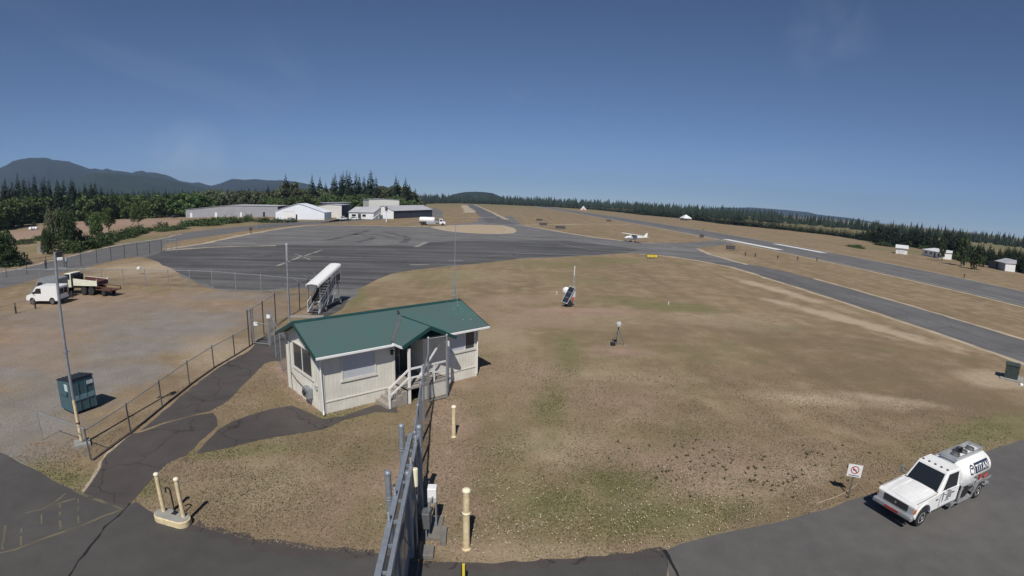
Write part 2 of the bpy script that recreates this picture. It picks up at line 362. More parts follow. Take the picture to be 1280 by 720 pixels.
# patches of real soil and plant cover: (x, y), radius x, radius y, turn, channel, amount ; 0 green 1 bare reddish 2 gravel 3 pale straw 4 dark brown
PATCH = [
 ((1.87, 15.57), 2.6, 1.6, 0, 0, .9), ((4.96, 14.56), 3.6, 1.2, 12, 0, 1.0), ((4.04, 16.92), 2.2, 1.6, 0, 0, .8), ((7.47, 14.86), 1.8, .8, 15, 0, .5), ((0.23, 17.11), 1.6, 2.4, 0, 0, .5), ((0.75, 14.13), 3, 1.0, 0, 0, .45),
 ((4.03, 34.04), 1.0, 5.5, -3, 0, .75), ((2.16, 24.14), 1.0, 4.0, -5, 0, .7), ((0.22, 19.71), 1.2, 3.5, 0, 0, .45), ((25.07, 19.41), 5, 1.6, 12, 0, .9), ((19.09, 18.55), 4, 1.0, 12, 0, .35),
 ((15.88, 51.13), 7, 2.4, -8, 0, .85), ((10.89, 53.34), 4, 2.0, 0, 0, .6), ((9.33, 67.31), 5, 5, 0, 0, .35), ((16.99, 92.64), 8, 5, 0, 0, .7), ((6.29, 83.59), 9, 5, 0, 0, .55), ((-8.32, 66.88), 7, 5, 20, 0, .5), ((-16.21, 51.12), 1.6, 6, 15, 0, .9),
 ((15.00, 34.71), 7, 4, 0, 0, .3), ((26.11, 42.67), 6, 2, 0, 0, .25), ((-9.11, 20.81), 3.6, .9, 40, 0, .8), ((-10.67, 17.66), 3, .7, 20, 0, .8), ((-8.48, 15.29), 3, 2, 0, 0, .25), ((-4.19, 14.56), .8, 1.6, 0, 0, .5), ((-6.08, 18.25), 2, 2, 0, 0, .3),
 ((-17.13, 13.37), 1.2, 1.6, 60, 0, .8), ((-15.92, 13.68), 1.4, .8, -20, 0, .8), ((-12.58, 14.06), .8, .8, 0, 0, .7), ((-16.08, 38.07), 2, 3, 0, 0, .5), ((156.65, 171.65), 26, 18, -8, 0, .9), ((139.60, 197.18), 30, 10, -8, 0, .35),
 ((2.96, 29.02), 14, 22, 0, 0, .18), ((-44.52, 166.78), 20, 14, 0, 0, .3), ((162.22, 436.57), 30, 8, 0, 0, .4), ((-94.90, 92.15), 12, 10, 20, 0, .7), ((-97.68, 111.50), 16, 10, 25, 0, .7), ((-112.54, 166.36), 20, 12, 20, 0, .6), ((-108.05, 193.25), 20, 8, 10, 0, .8),
 ((-2.22, 17.50), 1.1, 2.6, 0, 1, .9), ((-2.79, 22.73), 1.2, 3.5, 10, 1, .9), ((-1.03, 14.47), 1.8, 1.6, 0, 1, .6), ((-4.16, 28.27), 1.2, 2.5, 45, 1, .8), ((0.17, 28.78), 3, 4, 0, 1, .4), ((4.52, 47.61), 4.5, 2.0, 0, 1, .9), ((7.98, 48.11), 4, 1.6, 0, 1, .7), ((0.85, 52.09), 5, 3, 0, 1, .5), ((7.34, 34.70), 2.6, 1.6, 0, 1, .9),
 ((0.08, 44.59), 6, 4, 0, 1, .45), ((5.16, 25.36), 4, 3, 0, 1, .45), ((7.60, 18.37), 4, 2, 10, 1, .6), ((10.69, 18.14), 4, 2, 10, 1, .45), ((-5.51, 15.35), 2, 3, 0, 1, .3), ((-10.42, 24.67), 1.0, 3.2, 45, 1, 1.0), ((-12.27, 26.88), .8, 3, 45, 1, .8), ((-4.11, 16.67), .7, 3, 0, 1, .6), ((-11.09, 15.84), 2.4, 1.2, 0, 1, .25),
 ((-40.43, 41.85), 13, 6, 0, 1, .4), ((-26.51, 39.62), 9, 9, 0, 1, .3), ((-37.11, 29.85), 8, 7, 0, 1, .45), ((-33.11, 46.83), 12, 3, 0, 1, .35), ((-28.23, 24.19), 4, 4, 0, 1, .3), ((-34.27, 36.23), 15, 9, 0, 2, .42), ((-31.25, 27.00), 8, 5, 0, 2, .4), ((-25.64, 38.28), 8, 6, 0, 2, .35), ((-39.73, 34.84), 6, 3, 0, 4, .5), ((-36.40, 40.83), 6, 3, 0, 4, .5), ((-19.23, 30.24), 3, 7, 40, 3, .6), ((-157.52, 141.88), 40, 40, 0, 1, .7), ((-167.71, 197.30), 50, 36, 0, 1, .9), ((-214.75, 291.00), 40, 50, 0, 1, .8), ((-136.33, 111.95), 30, 14, 0, 3, .6),
 ((-26.35, 34.76), 7, 5.5, 0, 2, .9), ((-26.00, 29.52), 5, 5, 0, 2, 1.0), ((-23.36, 24.08), 3.2, 4.5, 20, 2, 1.0), ((-23.21, 19.46), 4, 2.6, 30, 2, 1.0), ((-22.75, 16.87), 4, 2.0, 20, 2, 1.0), ((-21.39, 24.65), 1.8, 3, 0, 2, .9), ((-27.22, 39.46), 8, 3.5, 0, 2, .6), ((-29.07, 22.28), 5, 1.6, 0, 2, .8), ((-29.34, 48.50), 6, 3, 0, 2, .5), ((-20.89, 14.79), 3, 2.0, 0, 2, .8),
 ((-2.83, 37.40), 4, 5, 0, 3, .4), ((5.82, 29.21), 6, 2, 0, 3, .35), ((20.90, 45.48), 8, 4, 0, 3, .3), ((34.05, 46.51), 1.6, 12, 22, 3, .8), ((35.24, 41.48), 1.2, 8, 20, 3, .9), ((35.49, 63.09), 1.5, 12, 10, 3, .8), ((17.13, 25.11), 5, 1.2, -15, 3, .7), ((21.91, 24.69), 4, .8, -25, 3, .6), ((8.13, 17.04), 3, 2, 0, 3, .5), ((12.10, 17.28), 3, 1.2, 10, 3, .6), ((1.87, 19.80), 2.5, 2.0, 0, 3, .5),
 ((-18.35, 64.75), 5, 4, 0, 3, .5), ((-5.26, 67.56), 6, 5, 0, 3, .4), ((-8.14, 15.94), 3, 2.4, 0, 3, .35), ((-50.96, 66.50), 12, 8, 0, 3, .6), ((6.29, 43.90), 10, 3, 0, 3, .25), ((42.33, 112.36), 10, 8, 0, 3, .4), ((33.74, 27.25), 3, 2, 0, 3, .6), ((-2.47, 15.52), .6, 1.6, 0, 3, .5), ((1.67, 12.93), 4, .5, 0, 3, .5),
 ((23.21, 30.83), 9, 6, 0, 4, .8), ((25.97, 24.21), 8, 3.5, 0, 4, .85), ((22.92, 37.12), 10, 6, 0, 4, .5), ((11.35, 38.96), 8, 4, 0, 4, .4), ((17.95, 42.14), 8, 3, 0, 4, .45), ((16.17, 29.36), 5, 3, 0, 4, .4), ((11.95, 35.60), 4, 1.6, 0, 4, .5), ((26.59, 28.84), 6, 4, 0, 4, .6),
]
ch = np.zeros((5,)+GX.shape); wob = (fbm(GX, GY, 2.2, 11)-.5); wob2 = (fbm(GX, GY, 7.0, 21)-.5)
for (px_, py_), rx, ry, tn, k, am in PATCH:
    c, s = math.cos(R(tn)), math.sin(R(tn)); dx = GX-px_; dy = GY-py_; u = (dx*c+dy*s)/rx; v = (-dx*s+dy*c)/ry
    d = np.sqrt(u*u+v*v)+wob*1.3+wob2*.5
    am = min(1.0, am*1.3); ch[k] = np.maximum(ch[k], am*np.clip((1.35-d)/.95, 0, 1))
# woodland floor under and beyond the tree lines
_tl = sorted((math.atan2(x, y), math.hypot(x, y)) for x, y in [(-139.63, 711.29), (-140.87, 893.95), (-109.11, 1050.00), (-54.00, 1035.14), (-5.06, 981.41), (86.46, 1006.39), (117.40, 797.07), (132.06, 547.48), (153.76, 477.82), (150.04, 371.38), (169.73, 331.81), (178.56, 304.57), (188.21, 282.97), (184.72, 246.56), (172.16, 219.99), (171.12, 203.80), (192.03, 205.18), (169.72, 167.15), (153.40, 135.72), (150.80, 122.59), (147.90, 108.67)])
_az = np.arctan2(GX, GY); _d = np.hypot(GX, GY); wl = (_az > _tl[0][0]) & (GY > 0) & (_d > np.interp(_az, [q[0] for q in _tl], [q[1] for q in _tl])*1.01)
ch[4][wl] = 1.0; ch[0][wl] = np.maximum(ch[0][wl], .9)
far = np.clip((np.hypot(GX, GY)-420)/400, 0, 1)
ch[0] = np.maximum(ch[0], far*.75*(fbm(GX, GY, 160, 5) > .45))
# the bramble-free shoulder of the runway strips
ny, nx = GX.shape
vv = np.stack([GX.ravel(), GY.ravel(), np.zeros(GX.size)], 1)
idx = np.arange(ny*nx).reshape(ny, nx); q = np.stack([idx[:-1, :-1], idx[:-1, 1:], idx[1:, 1:], idx[1:, :-1]], -1).reshape(-1, 4)
def np_mesh(name, v, f):
    v = np.asarray(v, np.float32); f = np.asarray(f, np.int32); k = f.shape[1]
    me = bpy.data.meshes.new(name); me.vertices.add(len(v)); me.vertices.foreach_set('co', v.ravel())
    me.loops.add(f.size); me.loops.foreach_set('vertex_index', f.ravel()); me.polygons.add(len(f)); me.polygons.foreach_set('loop_start', np.arange(0, f.size, k, dtype=np.int32))
    me.update(calc_edges=True); return me
gm = np_mesh('ground', vv, q)
for nm, ks in (('cover', (0, 1, 2, 3)), ('cover_dark', (4, 4, 4, 4))):
    at = gm.color_attributes.new(nm, 'FLOAT_COLOR', 'POINT'); at.data.foreach_set('color', np.stack([ch[k].ravel() for k in ks], 1).astype(np.float32).ravel())
ground = bpy.data.objects.new('ground', gm); C.objects.link(ground); ground['kind'] = 'structure'
def ground_mat():
    m = bpy.data.materials.new('dry_grassland'); m.use_nodes = True; t = m.node_tree; b = t.nodes['Principled BSDF']; b.inputs['Roughness'].default_value = .95; b.inputs['Specular IOR Level'].default_value = .1
    g = t.nodes.new('ShaderNodeNewGeometry'); P = g.outputs['Position']
    def noise(sc, det=6, vec=None, dist=0, rough=.55):
        n = t.nodes.new('ShaderNodeTexNoise'); n.inputs['Scale'].default_value = sc; n.inputs['Detail'].default_value = det; n.inputs['Distortion'].default_value = dist; n.inputs['Roughness'].default_value = rough
        t.links.new(vec or P, n.inputs['Vector']); return n.outputs[0]
    def rng(s, a, b_, c=0, d=1):
        r = t.nodes.new('ShaderNodeMapRange'); r.inputs[1].default_value = a; r.inputs[2].default_value = b_; r.inputs[3].default_value = c; r.inputs[4].default_value = d; t.links.new(s, r.inputs[0]); return r.outputs[0]
    def mix(f, a, b_):
        r = t.nodes.new('ShaderNodeMix'); r.data_type = 'RGBA'
        t.links.new(f, r.inputs[0])
        for q_, s in ((a, 6), (b_, 7)):
            if isinstance(q_, tuple): r.inputs[s].default_value = (*q_, 1)
            else: t.links.new(q_, r.inputs[s])
        return r.outputs[2]
    def op(o, a, b_):
        r = t.nodes.new('ShaderNodeMath'); r.operation = o
        for q_, i in ((a, 0), (b_, 1)):
            if isinstance(q_, (int, float)): r.inputs[i].default_value = q_
            else: t.links.new(q_, r.inputs[i])
        return r.outputs[0]
    base = mix(rng(noise(.09, 5, dist=.8), .35, .65), (.182, .134, .084), (.235, .176, .108))
    base = mix(rng(noise(.55, 6), .42, .72), base, (.285, .222, .148))
    base = mix(rng(noise(.33, 5, dist=.5), .52, .75, 0, .7), base, (.165, .120, .080))
    base = mix(rng(noise(.16, 6, dist=.7, rough=.65), .50, .68, 0, .65), base, (.148, .128, .062))
    mp = t.nodes.new('ShaderNodeMapping'); mp.inputs['Rotation'].default_value = (0, 0, R(-2.7)); mp.inputs['Scale'].default_value = (.42, .012, 1); t.links.new(P, mp.inputs[0])
    base = mix(rng(noise(1, 5, mp.outputs[0], .3), .42, .72, 0, .55), base, (.155, .114, .074))
    a = t.nodes.new('ShaderNodeAttribute'); a.attribute_name = 'cover'; sp = t.nodes.new('ShaderNodeSeparateColor'); t.links.new(a.outputs['Color'], sp.inputs[0])
    a2 = t.nodes.new('ShaderNodeAttribute'); a2.attribute_name = 'cover_dark'; sp2 = t.nodes.new('ShaderNodeSeparateColor'); t.links.new(a2.outputs['Color'], sp2.inputs[0])
    br = rng(noise(1.7, 7, rough=.7), .25, .75, -.35, .35)
    def cov(s): return rng(op('ADD', s, op('MULTIPLY', br, rng(s, 0, .3))), .05, .95, 0, 1)
    base = mix(op('MULTIPLY', cov(sp2.outputs[0]), .8), base, (.150, .112, .072))
    base = mix(op('MULTIPLY', cov(a.outputs['Alpha']), .85), base, (.365, .295, .212))
    base = mix(op('MULTIPLY', cov(sp.outputs[1]), .85), base, mix(rng(noise(.8, 6), .3, .7), (.250, .168, .130), (.325, .232, .182)))
    base = mix(op('MULTIPLY', cov(sp.outputs[2]), .9), base, mix(rng(noise(.5, 6), .3, .7), (.165, .152, .140), (.225, .208, .192)))
    base = mix(op('MULTIPLY', cov(sp.outputs[0]), .85), base, mix(rng(noise(.9, 6), .3, .7), (.125, .118, .055), (.185, .165, .088)))
    f = rng(noise(7.5, 7, rough=.75), .3, .7, .84, 1.48); f2 = rng(noise(38, 4, rough=.7), .25, .75, .72, 1.28)
    vm = t.nodes.new('ShaderNodeVectorMath'); vm.operation = 'SCALE'; t.links.new(base, vm.inputs[0]); t.links.new(op('MULTIPLY', f, f2), vm.inputs['Scale'])
    t.links.new(vm.outputs[0], b.inputs['Base Color'])
    bp = t.nodes.new('ShaderNodeBump'); bp.inputs['Strength'].default_value = .6; bp.inputs['Distance'].default_value = .06; t.links.new(noise(14, 6, rough=.7), bp.inputs['Height']); t.links.new(bp.outputs[0], b.inputs['Normal'])
    return m
gm.materials.append(ground_mat())

# ------------------------------------------------------------------ paved surfaces
M['apron_asphalt'] = asphalt('apron_asphalt', (.150, .146, .142), 0, (.02, .35, 0, .16))
M['apron_dark'] = asphalt('sealed_apron_asphalt', (.090, .088, .088), 0, (.035, .42, R(-6), .36), .14)
M['taxi_asphalt'] = asphalt('taxiway_asphalt', (.122, .119, .118), .1, (.5, .02, R(-2.7), .10))
M['runway_asphalt'] = asphalt('runway_asphalt', (.135, .132, .130), 0, (.35, .01, R(-2.7), .10))
M['road_asphalt'] = asphalt('road_asphalt', (.135, .131, .130), .12, None, .1)
M['drive_asphalt'] = asphalt('driveway_asphalt', (.074, .070, .066), 0, None, .14)
M['drive_light'] = asphalt('lighter_driveway_asphalt', (.112, .107, .102), 0, None, .14)
M['path_asphalt'] = asphalt('old_path_asphalt', (.074, .064, .060), .35, None, .2)

APRON = [(-63.42, 77.94), (-65.51, 83.33), (-68.57, 91.64), (-67.20, 96.70), (-67.35, 103.01), (-71.07, 126.93), (-72.94, 155.73), (-72.49, 172.86), (-68.55, 179.49), (-48.00, 179.80), (-28.10, 179.23), (-25.20, 190.72), (-22.36, 207.75), (-16.17, 227.65), (-19.25, 295.26), (-1.47, 327.93), (3.06, 214.62), (8.82, 196.60), (15.44, 175.69), (23.24, 155.14), (30.69, 144.39), (39.03, 141.20), (47.60, 146.43), (59.08, 157.70), (71.28, 171.75), (74.28, 164.42), (64.86, 150.38), (54.66, 139.37), (47.26, 130.46), (45.88, 127.19), (45.18, 121.20), (44.70, 115.09), (45.32, 96.06), (39.21, 90.43), (35.79, 99.19), (32.43, 104.37), (28.60, 105.96), (24.74, 107.64), (18.82, 102.98), (11.69, 96.79), (6.96, 93.20), (1.21, 89.52), (-2.72, 84.30), (-6.28, 80.18), (-9.53, 76.44), (-12.52, 73.04), (-15.14, 69.15), (-16.36, 65.16), (-16.94, 60.43), (-16.66, 54.87), (-15.76, 48.64), (-15.19, 44.26), (-16.57, 45.41), (-18.66, 48.90), (-20.42, 52.15), (-22.91, 54.68), (-26.43, 51.93), (-32.47, 51.74), (-39.17, 57.34), (-48.47, 66.05), (-57.59, 74.20)]
sheet('apron', APRON, .004, 'apron_asphalt', jit=.5, step=3)
ISLAND = [(-27.33, 179.59), (-21.75, 164.76), (-16.07, 156.51), (-9.84, 152.91), (-4.73, 153.53), (-1.52, 158.91), (-0.61, 171.05), (-1.57, 188.21), (-5.43, 203.47), (-13.20, 203.75), (-20.16, 195.84), (-24.77, 187.44)]
ground_m = ground.data.materials[0]
M['island_grass'] = ground_m
ribbon('island_shoulder', ISLAND + ISLAND[:1], 3.2, .012, 'gravel_edge')
sheet('grass_island', ISLAND, .008, 'island_grass', jit=.6, step=3)
SEAL = [(-63.21, 78.56), (-66.98, 89.51), (-62.07, 97.28), (-49.09, 102.70), (-34.75, 104.62), (-24.06, 108.26), (-19.92, 106.23), (-19.37, 116.91), (-15.24, 121.50), (-9.20, 125.65), (4.04, 132.19), (12.98, 134.76), (20.30, 128.26), (26.04, 122.07), (28.26, 115.19), (24.00, 108.17), (15.23, 100.47), (7.04, 94.29), (1.22, 90.64), (-3.36, 83.91), (-9.65, 77.36), (-13.47, 71.97), (-15.85, 67.46), (-16.51, 61.77), (-16.64, 57.00), (-17.34, 54.74), (-21.15, 55.03), (-22.65, 56.92), (-26.66, 52.38), (-32.57, 52.24), (-39.55, 57.92), (-49.03, 66.81)]
sheet('sealed_apron', SEAL, .008, 'apron_dark', jit=.9, step=4)
for pts, wd in (([(-42.95, 116.48), (-42.41, 127.75), (-42.87, 144.85), (-43.67, 156.07)], 1.6), ([(-43.10, 138.03), (-38.52, 133.06), (-34.68, 128.39), (-34.21, 119.51), (-34.45, 112.65)], 1.5), ([(-37.40, 149.04), (-31.53, 139.82), (-26.18, 128.75), (-24.91, 119.76), (-24.49, 114.25)], 1.6), ([(-38.94, 139.17), (-34.13, 134.31), (-30.15, 128.33)], 1.2)):
    ribbon('tar_strip', pts, wd, .0085, 'apron_dark', jit=.5, wj=.5, step=3)
# taxiway parallel to the runway, and the runway: both bear 2.7 degrees left of the camera axis
TD = (math.sin(R(-2.7)), math.cos(R(-2.7))); TN = (TD[1], -TD[0])
def tline(x0, y0, off, y):   # point at distance y on the line through (x0,y0), shifted sideways
    k = (y-y0)/TD[1]; return (x0+TD[0]*k+TN[0]*off, y0+TD[1]*k+TN[1]*off)
TX0 = (40.7, 60.0)
TAXI = [tline(*TX0, 0, -30), tline(*TX0, 0, 72), [(39.35, 83.11)][0], [(39.21, 90.43)][0], [(36.59, 96.82)][0], [(45.32, 96.06)][0], tline(*TX0, 9.0, 86), tline(*TX0, 9.0, 60), tline(*TX0, 9.0, -30)]
sheet('taxiway', TAXI, .006, 'taxi_asphalt', jit=.15, step=4)
RX0 = (75.2, 90.0)
sheet('runway', [tline(*RX0, -1.2, -40), tline(*RX0, -1.2, 1300), tline(*RX0, 20.4, 1300), tline(*RX0, 20.4, -40)], .006, 'runway_asphalt')
sheet('runway_edge_line', [tline(*RX0, 0, -40), tline(*RX0, 0, 1200), tline(*RX0, .55, 1200), tline(*RX0, .55, -40)], .011, 'marking_worn')
sheet('runway_aiming_mark', [tline(*RX0, 1.3, 139), tline(*RX0, 1.3, 176), tline(*RX0, 4.1, 176), tline(*RX0, 4.1, 139)], .012, 'marking_white')
sheet('runway_aiming_mark', [tline(*RX0, 15.2, 137), tline(*RX0, 15.2, 165), tline(*RX0, 17.8, 165), tline(*RX0, 17.8, 137)], .012, 'marking_white')
for off, wdt, m_ in ((-2.6, 1.0, 'gravel_edge'), (20.9, .7, 'gravel_edge')):
    sheet('runway_shoulder', densify([tline(*RX0, off, -40), tline(*RX0, off, 900)], 6, .12, False)+densify([tline(*RX0, off+wdt, 900), tline(*RX0, off+wdt, -40)], 6, .12, False), .005, m_)
for off in (-.9, 9.2):
    sheet('taxiway_shoulder', densify([tline(*TX0, off, -25), tline(*TX0, off, 78)], 2, .25, False)+densify([tline(*TX0, off+.8, 78), tline(*TX0, off+.8, -25)], 2, .25, False), .003, 'gravel_edge')
sheet('distant_taxiway', [(-80.84, 896.77), (-72.55, 921.51), (-19.48, 412.70), (-2.96, 250.95), (0.78, 216.50), (-10.89, 219.36), (-20.16, 309.12), (-39.16, 484.91)], .016, 'taxi_asphalt')
ribbon('distant_taxiway_shoulder', [(-71.42, 924.97), (-19.51, 426.85), (-3.56, 265.83)], 2.6, .022, 'gravel_edge', jit=.6, step=9)
ribbon('distant_taxiway_shoulder', [(-75.92, 789.10), (-42.44, 480.18), (-31.24, 373.42)], 9, .020, 'gravel_edge', jit=1.5, step=14)
ribbon('distant_track', [(-38.09, 274.78), (-22.44, 279.20), (-10.26, 295.15)], 2.2, .024, 'gravel_edge', jit=.4, step=8)
sheet('hangar_ramp', [(-54.44, 257.29), (-37.54, 273.91), (-54.75, 398.82), (-74.80, 499.62), (-97.79, 518.95), (-99.31, 452.08), (-109.60, 410.24), (-66.28, 240.99), (-71.51, 205.25), (-73.09, 191.41), (-65.32, 207.05)], .018, 'apron_asphalt', jit=.8, step=5)
ribbon('apron_shoulder', [(-68.75, 91.63), (-67.35, 103.01), (-71.07, 126.93), (-72.94, 155.73), (-72.49, 172.86), (-68.55, 179.49), (-48.00, 179.80), (-28.10, 179.23)], 1.8, .0095, 'gravel_edge', jit=.3, wj=.3, step=4)
ribbon('apron_shoulder', [(3.88, 205.25), (8.75, 194.86), (15.32, 174.29), (23.08, 154.04), (30.56, 143.75), (38.33, 140.30)], 1.8, .0095, 'gravel_edge', jit=.3, wj=.3, step=4)
ribbon('apron_shoulder', [(0.77, 209.60), (16.18, 224.52), (37.17, 250.13), (60.47, 266.98)], 2.4, .0095, 'gravel_edge', jit=.4, wj=.3, step=5)
ribbon('apron_shoulder', [(26.21, 106.60), (32.17, 103.52), (35.63, 97.79), (39.02, 89.25), (39.50, 78.53)], 1.0, .0095, 'gravel_edge', jit=.2, wj=.3, step=3)
ribbon('apron_shoulder', [(46.14, 127.32), (43.91, 113.03), (44.64, 94.59)], 1.1, .0095, 'gravel_edge', jit=.2, wj=.3, step=3)
ribbon('apron_shoulder', [(-66.98, 89.51), (-61.28, 96.02), (-48.77, 102.02)], 1.3, .0098, 'gravel_edge', jit=.2, wj=.4, step=4)
# painted taxi lines on the apron
for pts, wd in (([(-34.24, 71.70), (-34.77, 76.87), (-35.40, 83.49)], .55), ([(-35.29, 84.99), (-35.64, 89.95), (-35.98, 95.34)], .5), ([(-38.12, 87.42), (-35.45, 83.97)], .4), ([(-34.77, 83.37), (-32.37, 79.91)], .4), ([(-16.51, 77.68), (-14.45, 77.18), (-12.64, 78.00)], .7), ([(-12.38, 83.53), (-10.43, 83.58), (-8.06, 84.43)], .6), ([(-19.79, 105.53), (-19.70, 112.53), (-19.48, 118.67)], 1.0), ([(-46.78, 83.32), (-40.82, 83.71), (-35.59, 83.94)], .25), ([(-34.51, 84.15), (-29.32, 84.00), (-24.88, 84.00)], .3), ([(41.00, 130.48), (40.77, 127.72), (39.08, 123.96)], .7), ([(41.15, 132.39), (40.07, 127.81)], .5), ([(-4.43, 92.32), (2.81, 98.82), (12.04, 99.77)], .3), ([(11.03, 124.04), (16.97, 112.30), (25.36, 110.41)], .35)):
    ribbon('apron_marking', pts, wd, .0125, 'marking_worn', jit=.12, wj=.35, step=1.0, gaps=.12)
# access road on the left
ROAD = [(-79.91, 56.30), (-75.72, 57.73), (-77.10, 61.85), (-81.59, 77.21), (-86.89, 92.57), (-89.09, 103.32), (-89.86, 116.93), (-94.45, 134.19), (-94.31, 157.86), (-90.09, 182.67), (-84.17, 202.40), (-75.13, 215.65), (-69.28, 198.85), (-74.23, 182.22), (-78.41, 163.70), (-79.72, 148.92), (-78.07, 130.57), (-78.82, 119.56), (-77.47, 103.05), (-65.68, 86.74), (-64.30, 79.03), (-66.57, 76.97), (-65.49, 71.05), (-64.03, 64.54), (-63.43, 56.52), (-61.73, 49.39), (-61.33, 46.50), (-62.25, 43.55)]
sheet('access_road', ROAD, .0035, 'road_asphalt', jit=.25, step=3)
ribbon('road_verge', [(-77.28, 55.88), (-76.16, 61.08), (-80.43, 76.09), (-85.46, 91.03), (-87.49, 101.45), (-87.73, 114.15), (-92.35, 131.19)], .8, .0055, 'gravel_edge', jit=.3, wj=.5, step=3)
# driveway and fuel road at the camera's foot
DRIVE = [(-40, 4), (-34, 12)] + [(-22.02, 14.34), (-20.61, 14.32), (-18.30, 13.83), (-15.92, 13.23), (-15.34, 13.13), (-14.73, 12.99), (-12.67, 12.85), (-12.50, 13.23), (-11.13, 12.72), (-9.80, 12.59), (-7.94, 12.33), (-6.31, 12.22), (-4.61, 12.35), (-3.68, 12.46), (-2.22, 12.17), (-1.09, 12.21), (0.26, 12.40), (1.64, 12.59), (2.46, 12.66), (3.80, 12.82), (4.86, 12.92)] + [(3.0, 4), (-10, 3)]
sheet('driveway', DRIVE, .004, 'drive_asphalt', jit=.06, step=.7)
FROAD = [(4.86, 12.92), (5.40, 13.21), (6.87, 13.64), (8.41, 13.92), (10.49, 14.39), (12.54, 14.94), (13.86, 15.24), (16.12, 16.08), (19.71, 16.97), (23.08, 17.58), (26.30, 18.18), (31.43, 19.25), (40.68, 20.89)] + [(60, 12), (40, 4), (3.0, 4)]
sheet('fuel_road', FROAD, .004, 'drive_light', jit=.08, step=.8)
ribbon('joint_crack', [(4.81, 13.00), (4.87, 12.38), (4.92, 11.86), (4.92, 11.03)], .10, .009, 'tar', jit=.03, wj=.5, step=.3)
ribbon('joint_crack', [(-12.67, 13.18), (-12.57, 12.73), (-12.52, 12.27), (-12.54, 11.87), (-12.47, 11.36), (-12.34, 10.80), (-12.19, 10.16), (-12.01, 9.44), (-11.71, 8.68)], .06, .009, 'tar', jit=.06, wj=.7, step=.25)
ribbon('dirt_strip', [(-9.78, 12.55), (-7.92, 12.29), (-6.29, 12.18), (-4.60, 12.31), (-3.72, 12.42)], .5, .0075, 'path_asphalt', jit=.08, wj=.5, step=.4)
ribbon('dirt_strip', [(-2.22, 12.14), (-0.64, 12.17), (1.17, 12.40), (2.45, 12.59), (4.79, 12.84)], .35, .0075, 'path_asphalt', jit=.08, wj=.6, step=.4)
# painted box at the end of the path
for pts, wd in (([(-15.31, 13.11), (-14.69, 12.94), (-13.86, 12.86), (-12.64, 12.65)], .11), ([(-14.63, 12.88), (-14.97, 12.44), (-15.22, 12.08)], .12), ([(-12.66, 12.62), (-13.01, 12.11), (-13.32, 11.44), (-13.73, 10.82), (-14.14, 10.20), (-14.52, 9.49), (-14.98, 9.02)], .10), ([(-15.42, 12.80), (-15.37, 12.11), (-15.43, 11.69), (-15.91, 11.17)], .08), ([(-15.10, 12.16), (-14.52, 11.55), (-13.90, 10.93)], .08), ([(-14.71, 12.70), (-14.07, 11.99), (-13.54, 11.41)], .07), ([(-15.95, 10.35), (-15.51, 9.88), (-14.96, 9.31)], .09), ([(-15.48, 11.62), (-14.79, 10.93)], .06), ([(-15.29, 10.47), (-14.53, 9.72)], .06)):
    ribbon('drive_marking', pts, wd, .0085, 'marking_yellow', jit=.015, wj=.35, step=.25, gaps=.08)
# old paved paths round the hut
PATH1 = [(-14.77, 13.03), (-15.25, 14.31), (-16.03, 15.90), (-16.31, 17.93), (-16.04, 18.10), (-15.56, 19.15), (-14.72, 20.43), (-13.93, 21.04), (-13.44, 20.57), (-12.93, 19.77), (-12.85, 18.66), (-12.70, 16.84), (-13.04, 16.03), (-12.88, 14.63), (-12.67, 13.46), (-12.67, 12.85), (-13.71, 12.94)]
sheet('path', PATH1, .006, 'path_asphalt', jit=.06, step=.5)
PATH2 = [(-16.15, 18.25), (-16.34, 19.99), (-16.75, 22.37), (-17.10, 25.36), (-17.34, 28.53), (-17.14, 30.72), (-17.31, 31.84), (-14.66, 31.25), (-14.00, 29.28), (-14.61, 29.31), (-14.87, 28.60), (-14.36, 25.07), (-13.98, 22.62), (-14.19, 21.17), (-14.86, 20.30), (-15.61, 19.41)]
sheet('path', PATH2, .005, 'path_asphalt', jit=.06, step=.5)
PAD = [(-12.38, 17.07), (-12.55, 18.17), (-12.67, 19.39), (-12.49, 20.33), (-12.10, 21.09), (-11.31, 22.16), (-10.51, 22.75), (-9.70, 22.30), (-8.43, 21.49), (-7.60, 22.02), (-6.46, 23.60), (-5.42, 23.45), (-5.17, 22.80), (-6.24, 22.73), (-7.46, 21.58), (-7.84, 20.80), (-8.08, 20.41), (-8.76, 19.94), (-10.22, 18.98), (-11.33, 17.86)]
sheet('path', PAD, .0065, 'path_asphalt', jit=.05, step=.5)
ribbon('path_edge', [(-14.73, 12.99), (-15.21, 14.26), (-15.98, 15.84), (-16.26, 17.86)], .35, .003, 'gravel_edge', jit=.05, wj=.5, step=.3)
sheet('walkway', [(-17.05, 30.55), (-17.31, 31.84), (-17.94, 33.81), (-17.20, 35.34), (-15.98, 36.56), (-14.96, 35.33), (-14.01, 30.30), (-14.59, 29.15)], .0075, 'path_asphalt', jit=.05, step=.6)
sheet('stair_bay', [(-16.82, 40.74), (-17.74, 45.18), (-18.96, 49.70), (-16.01, 49.42), (-15.27, 45.66), (-15.25, 42.92), (-15.49, 41.00)], .0075, 'apron_dark', jit=.1, step=.8)
PAVED = [APRON, SEAL, TAXI, DRIVE, FROAD, PATH1, PATH2, PAD]

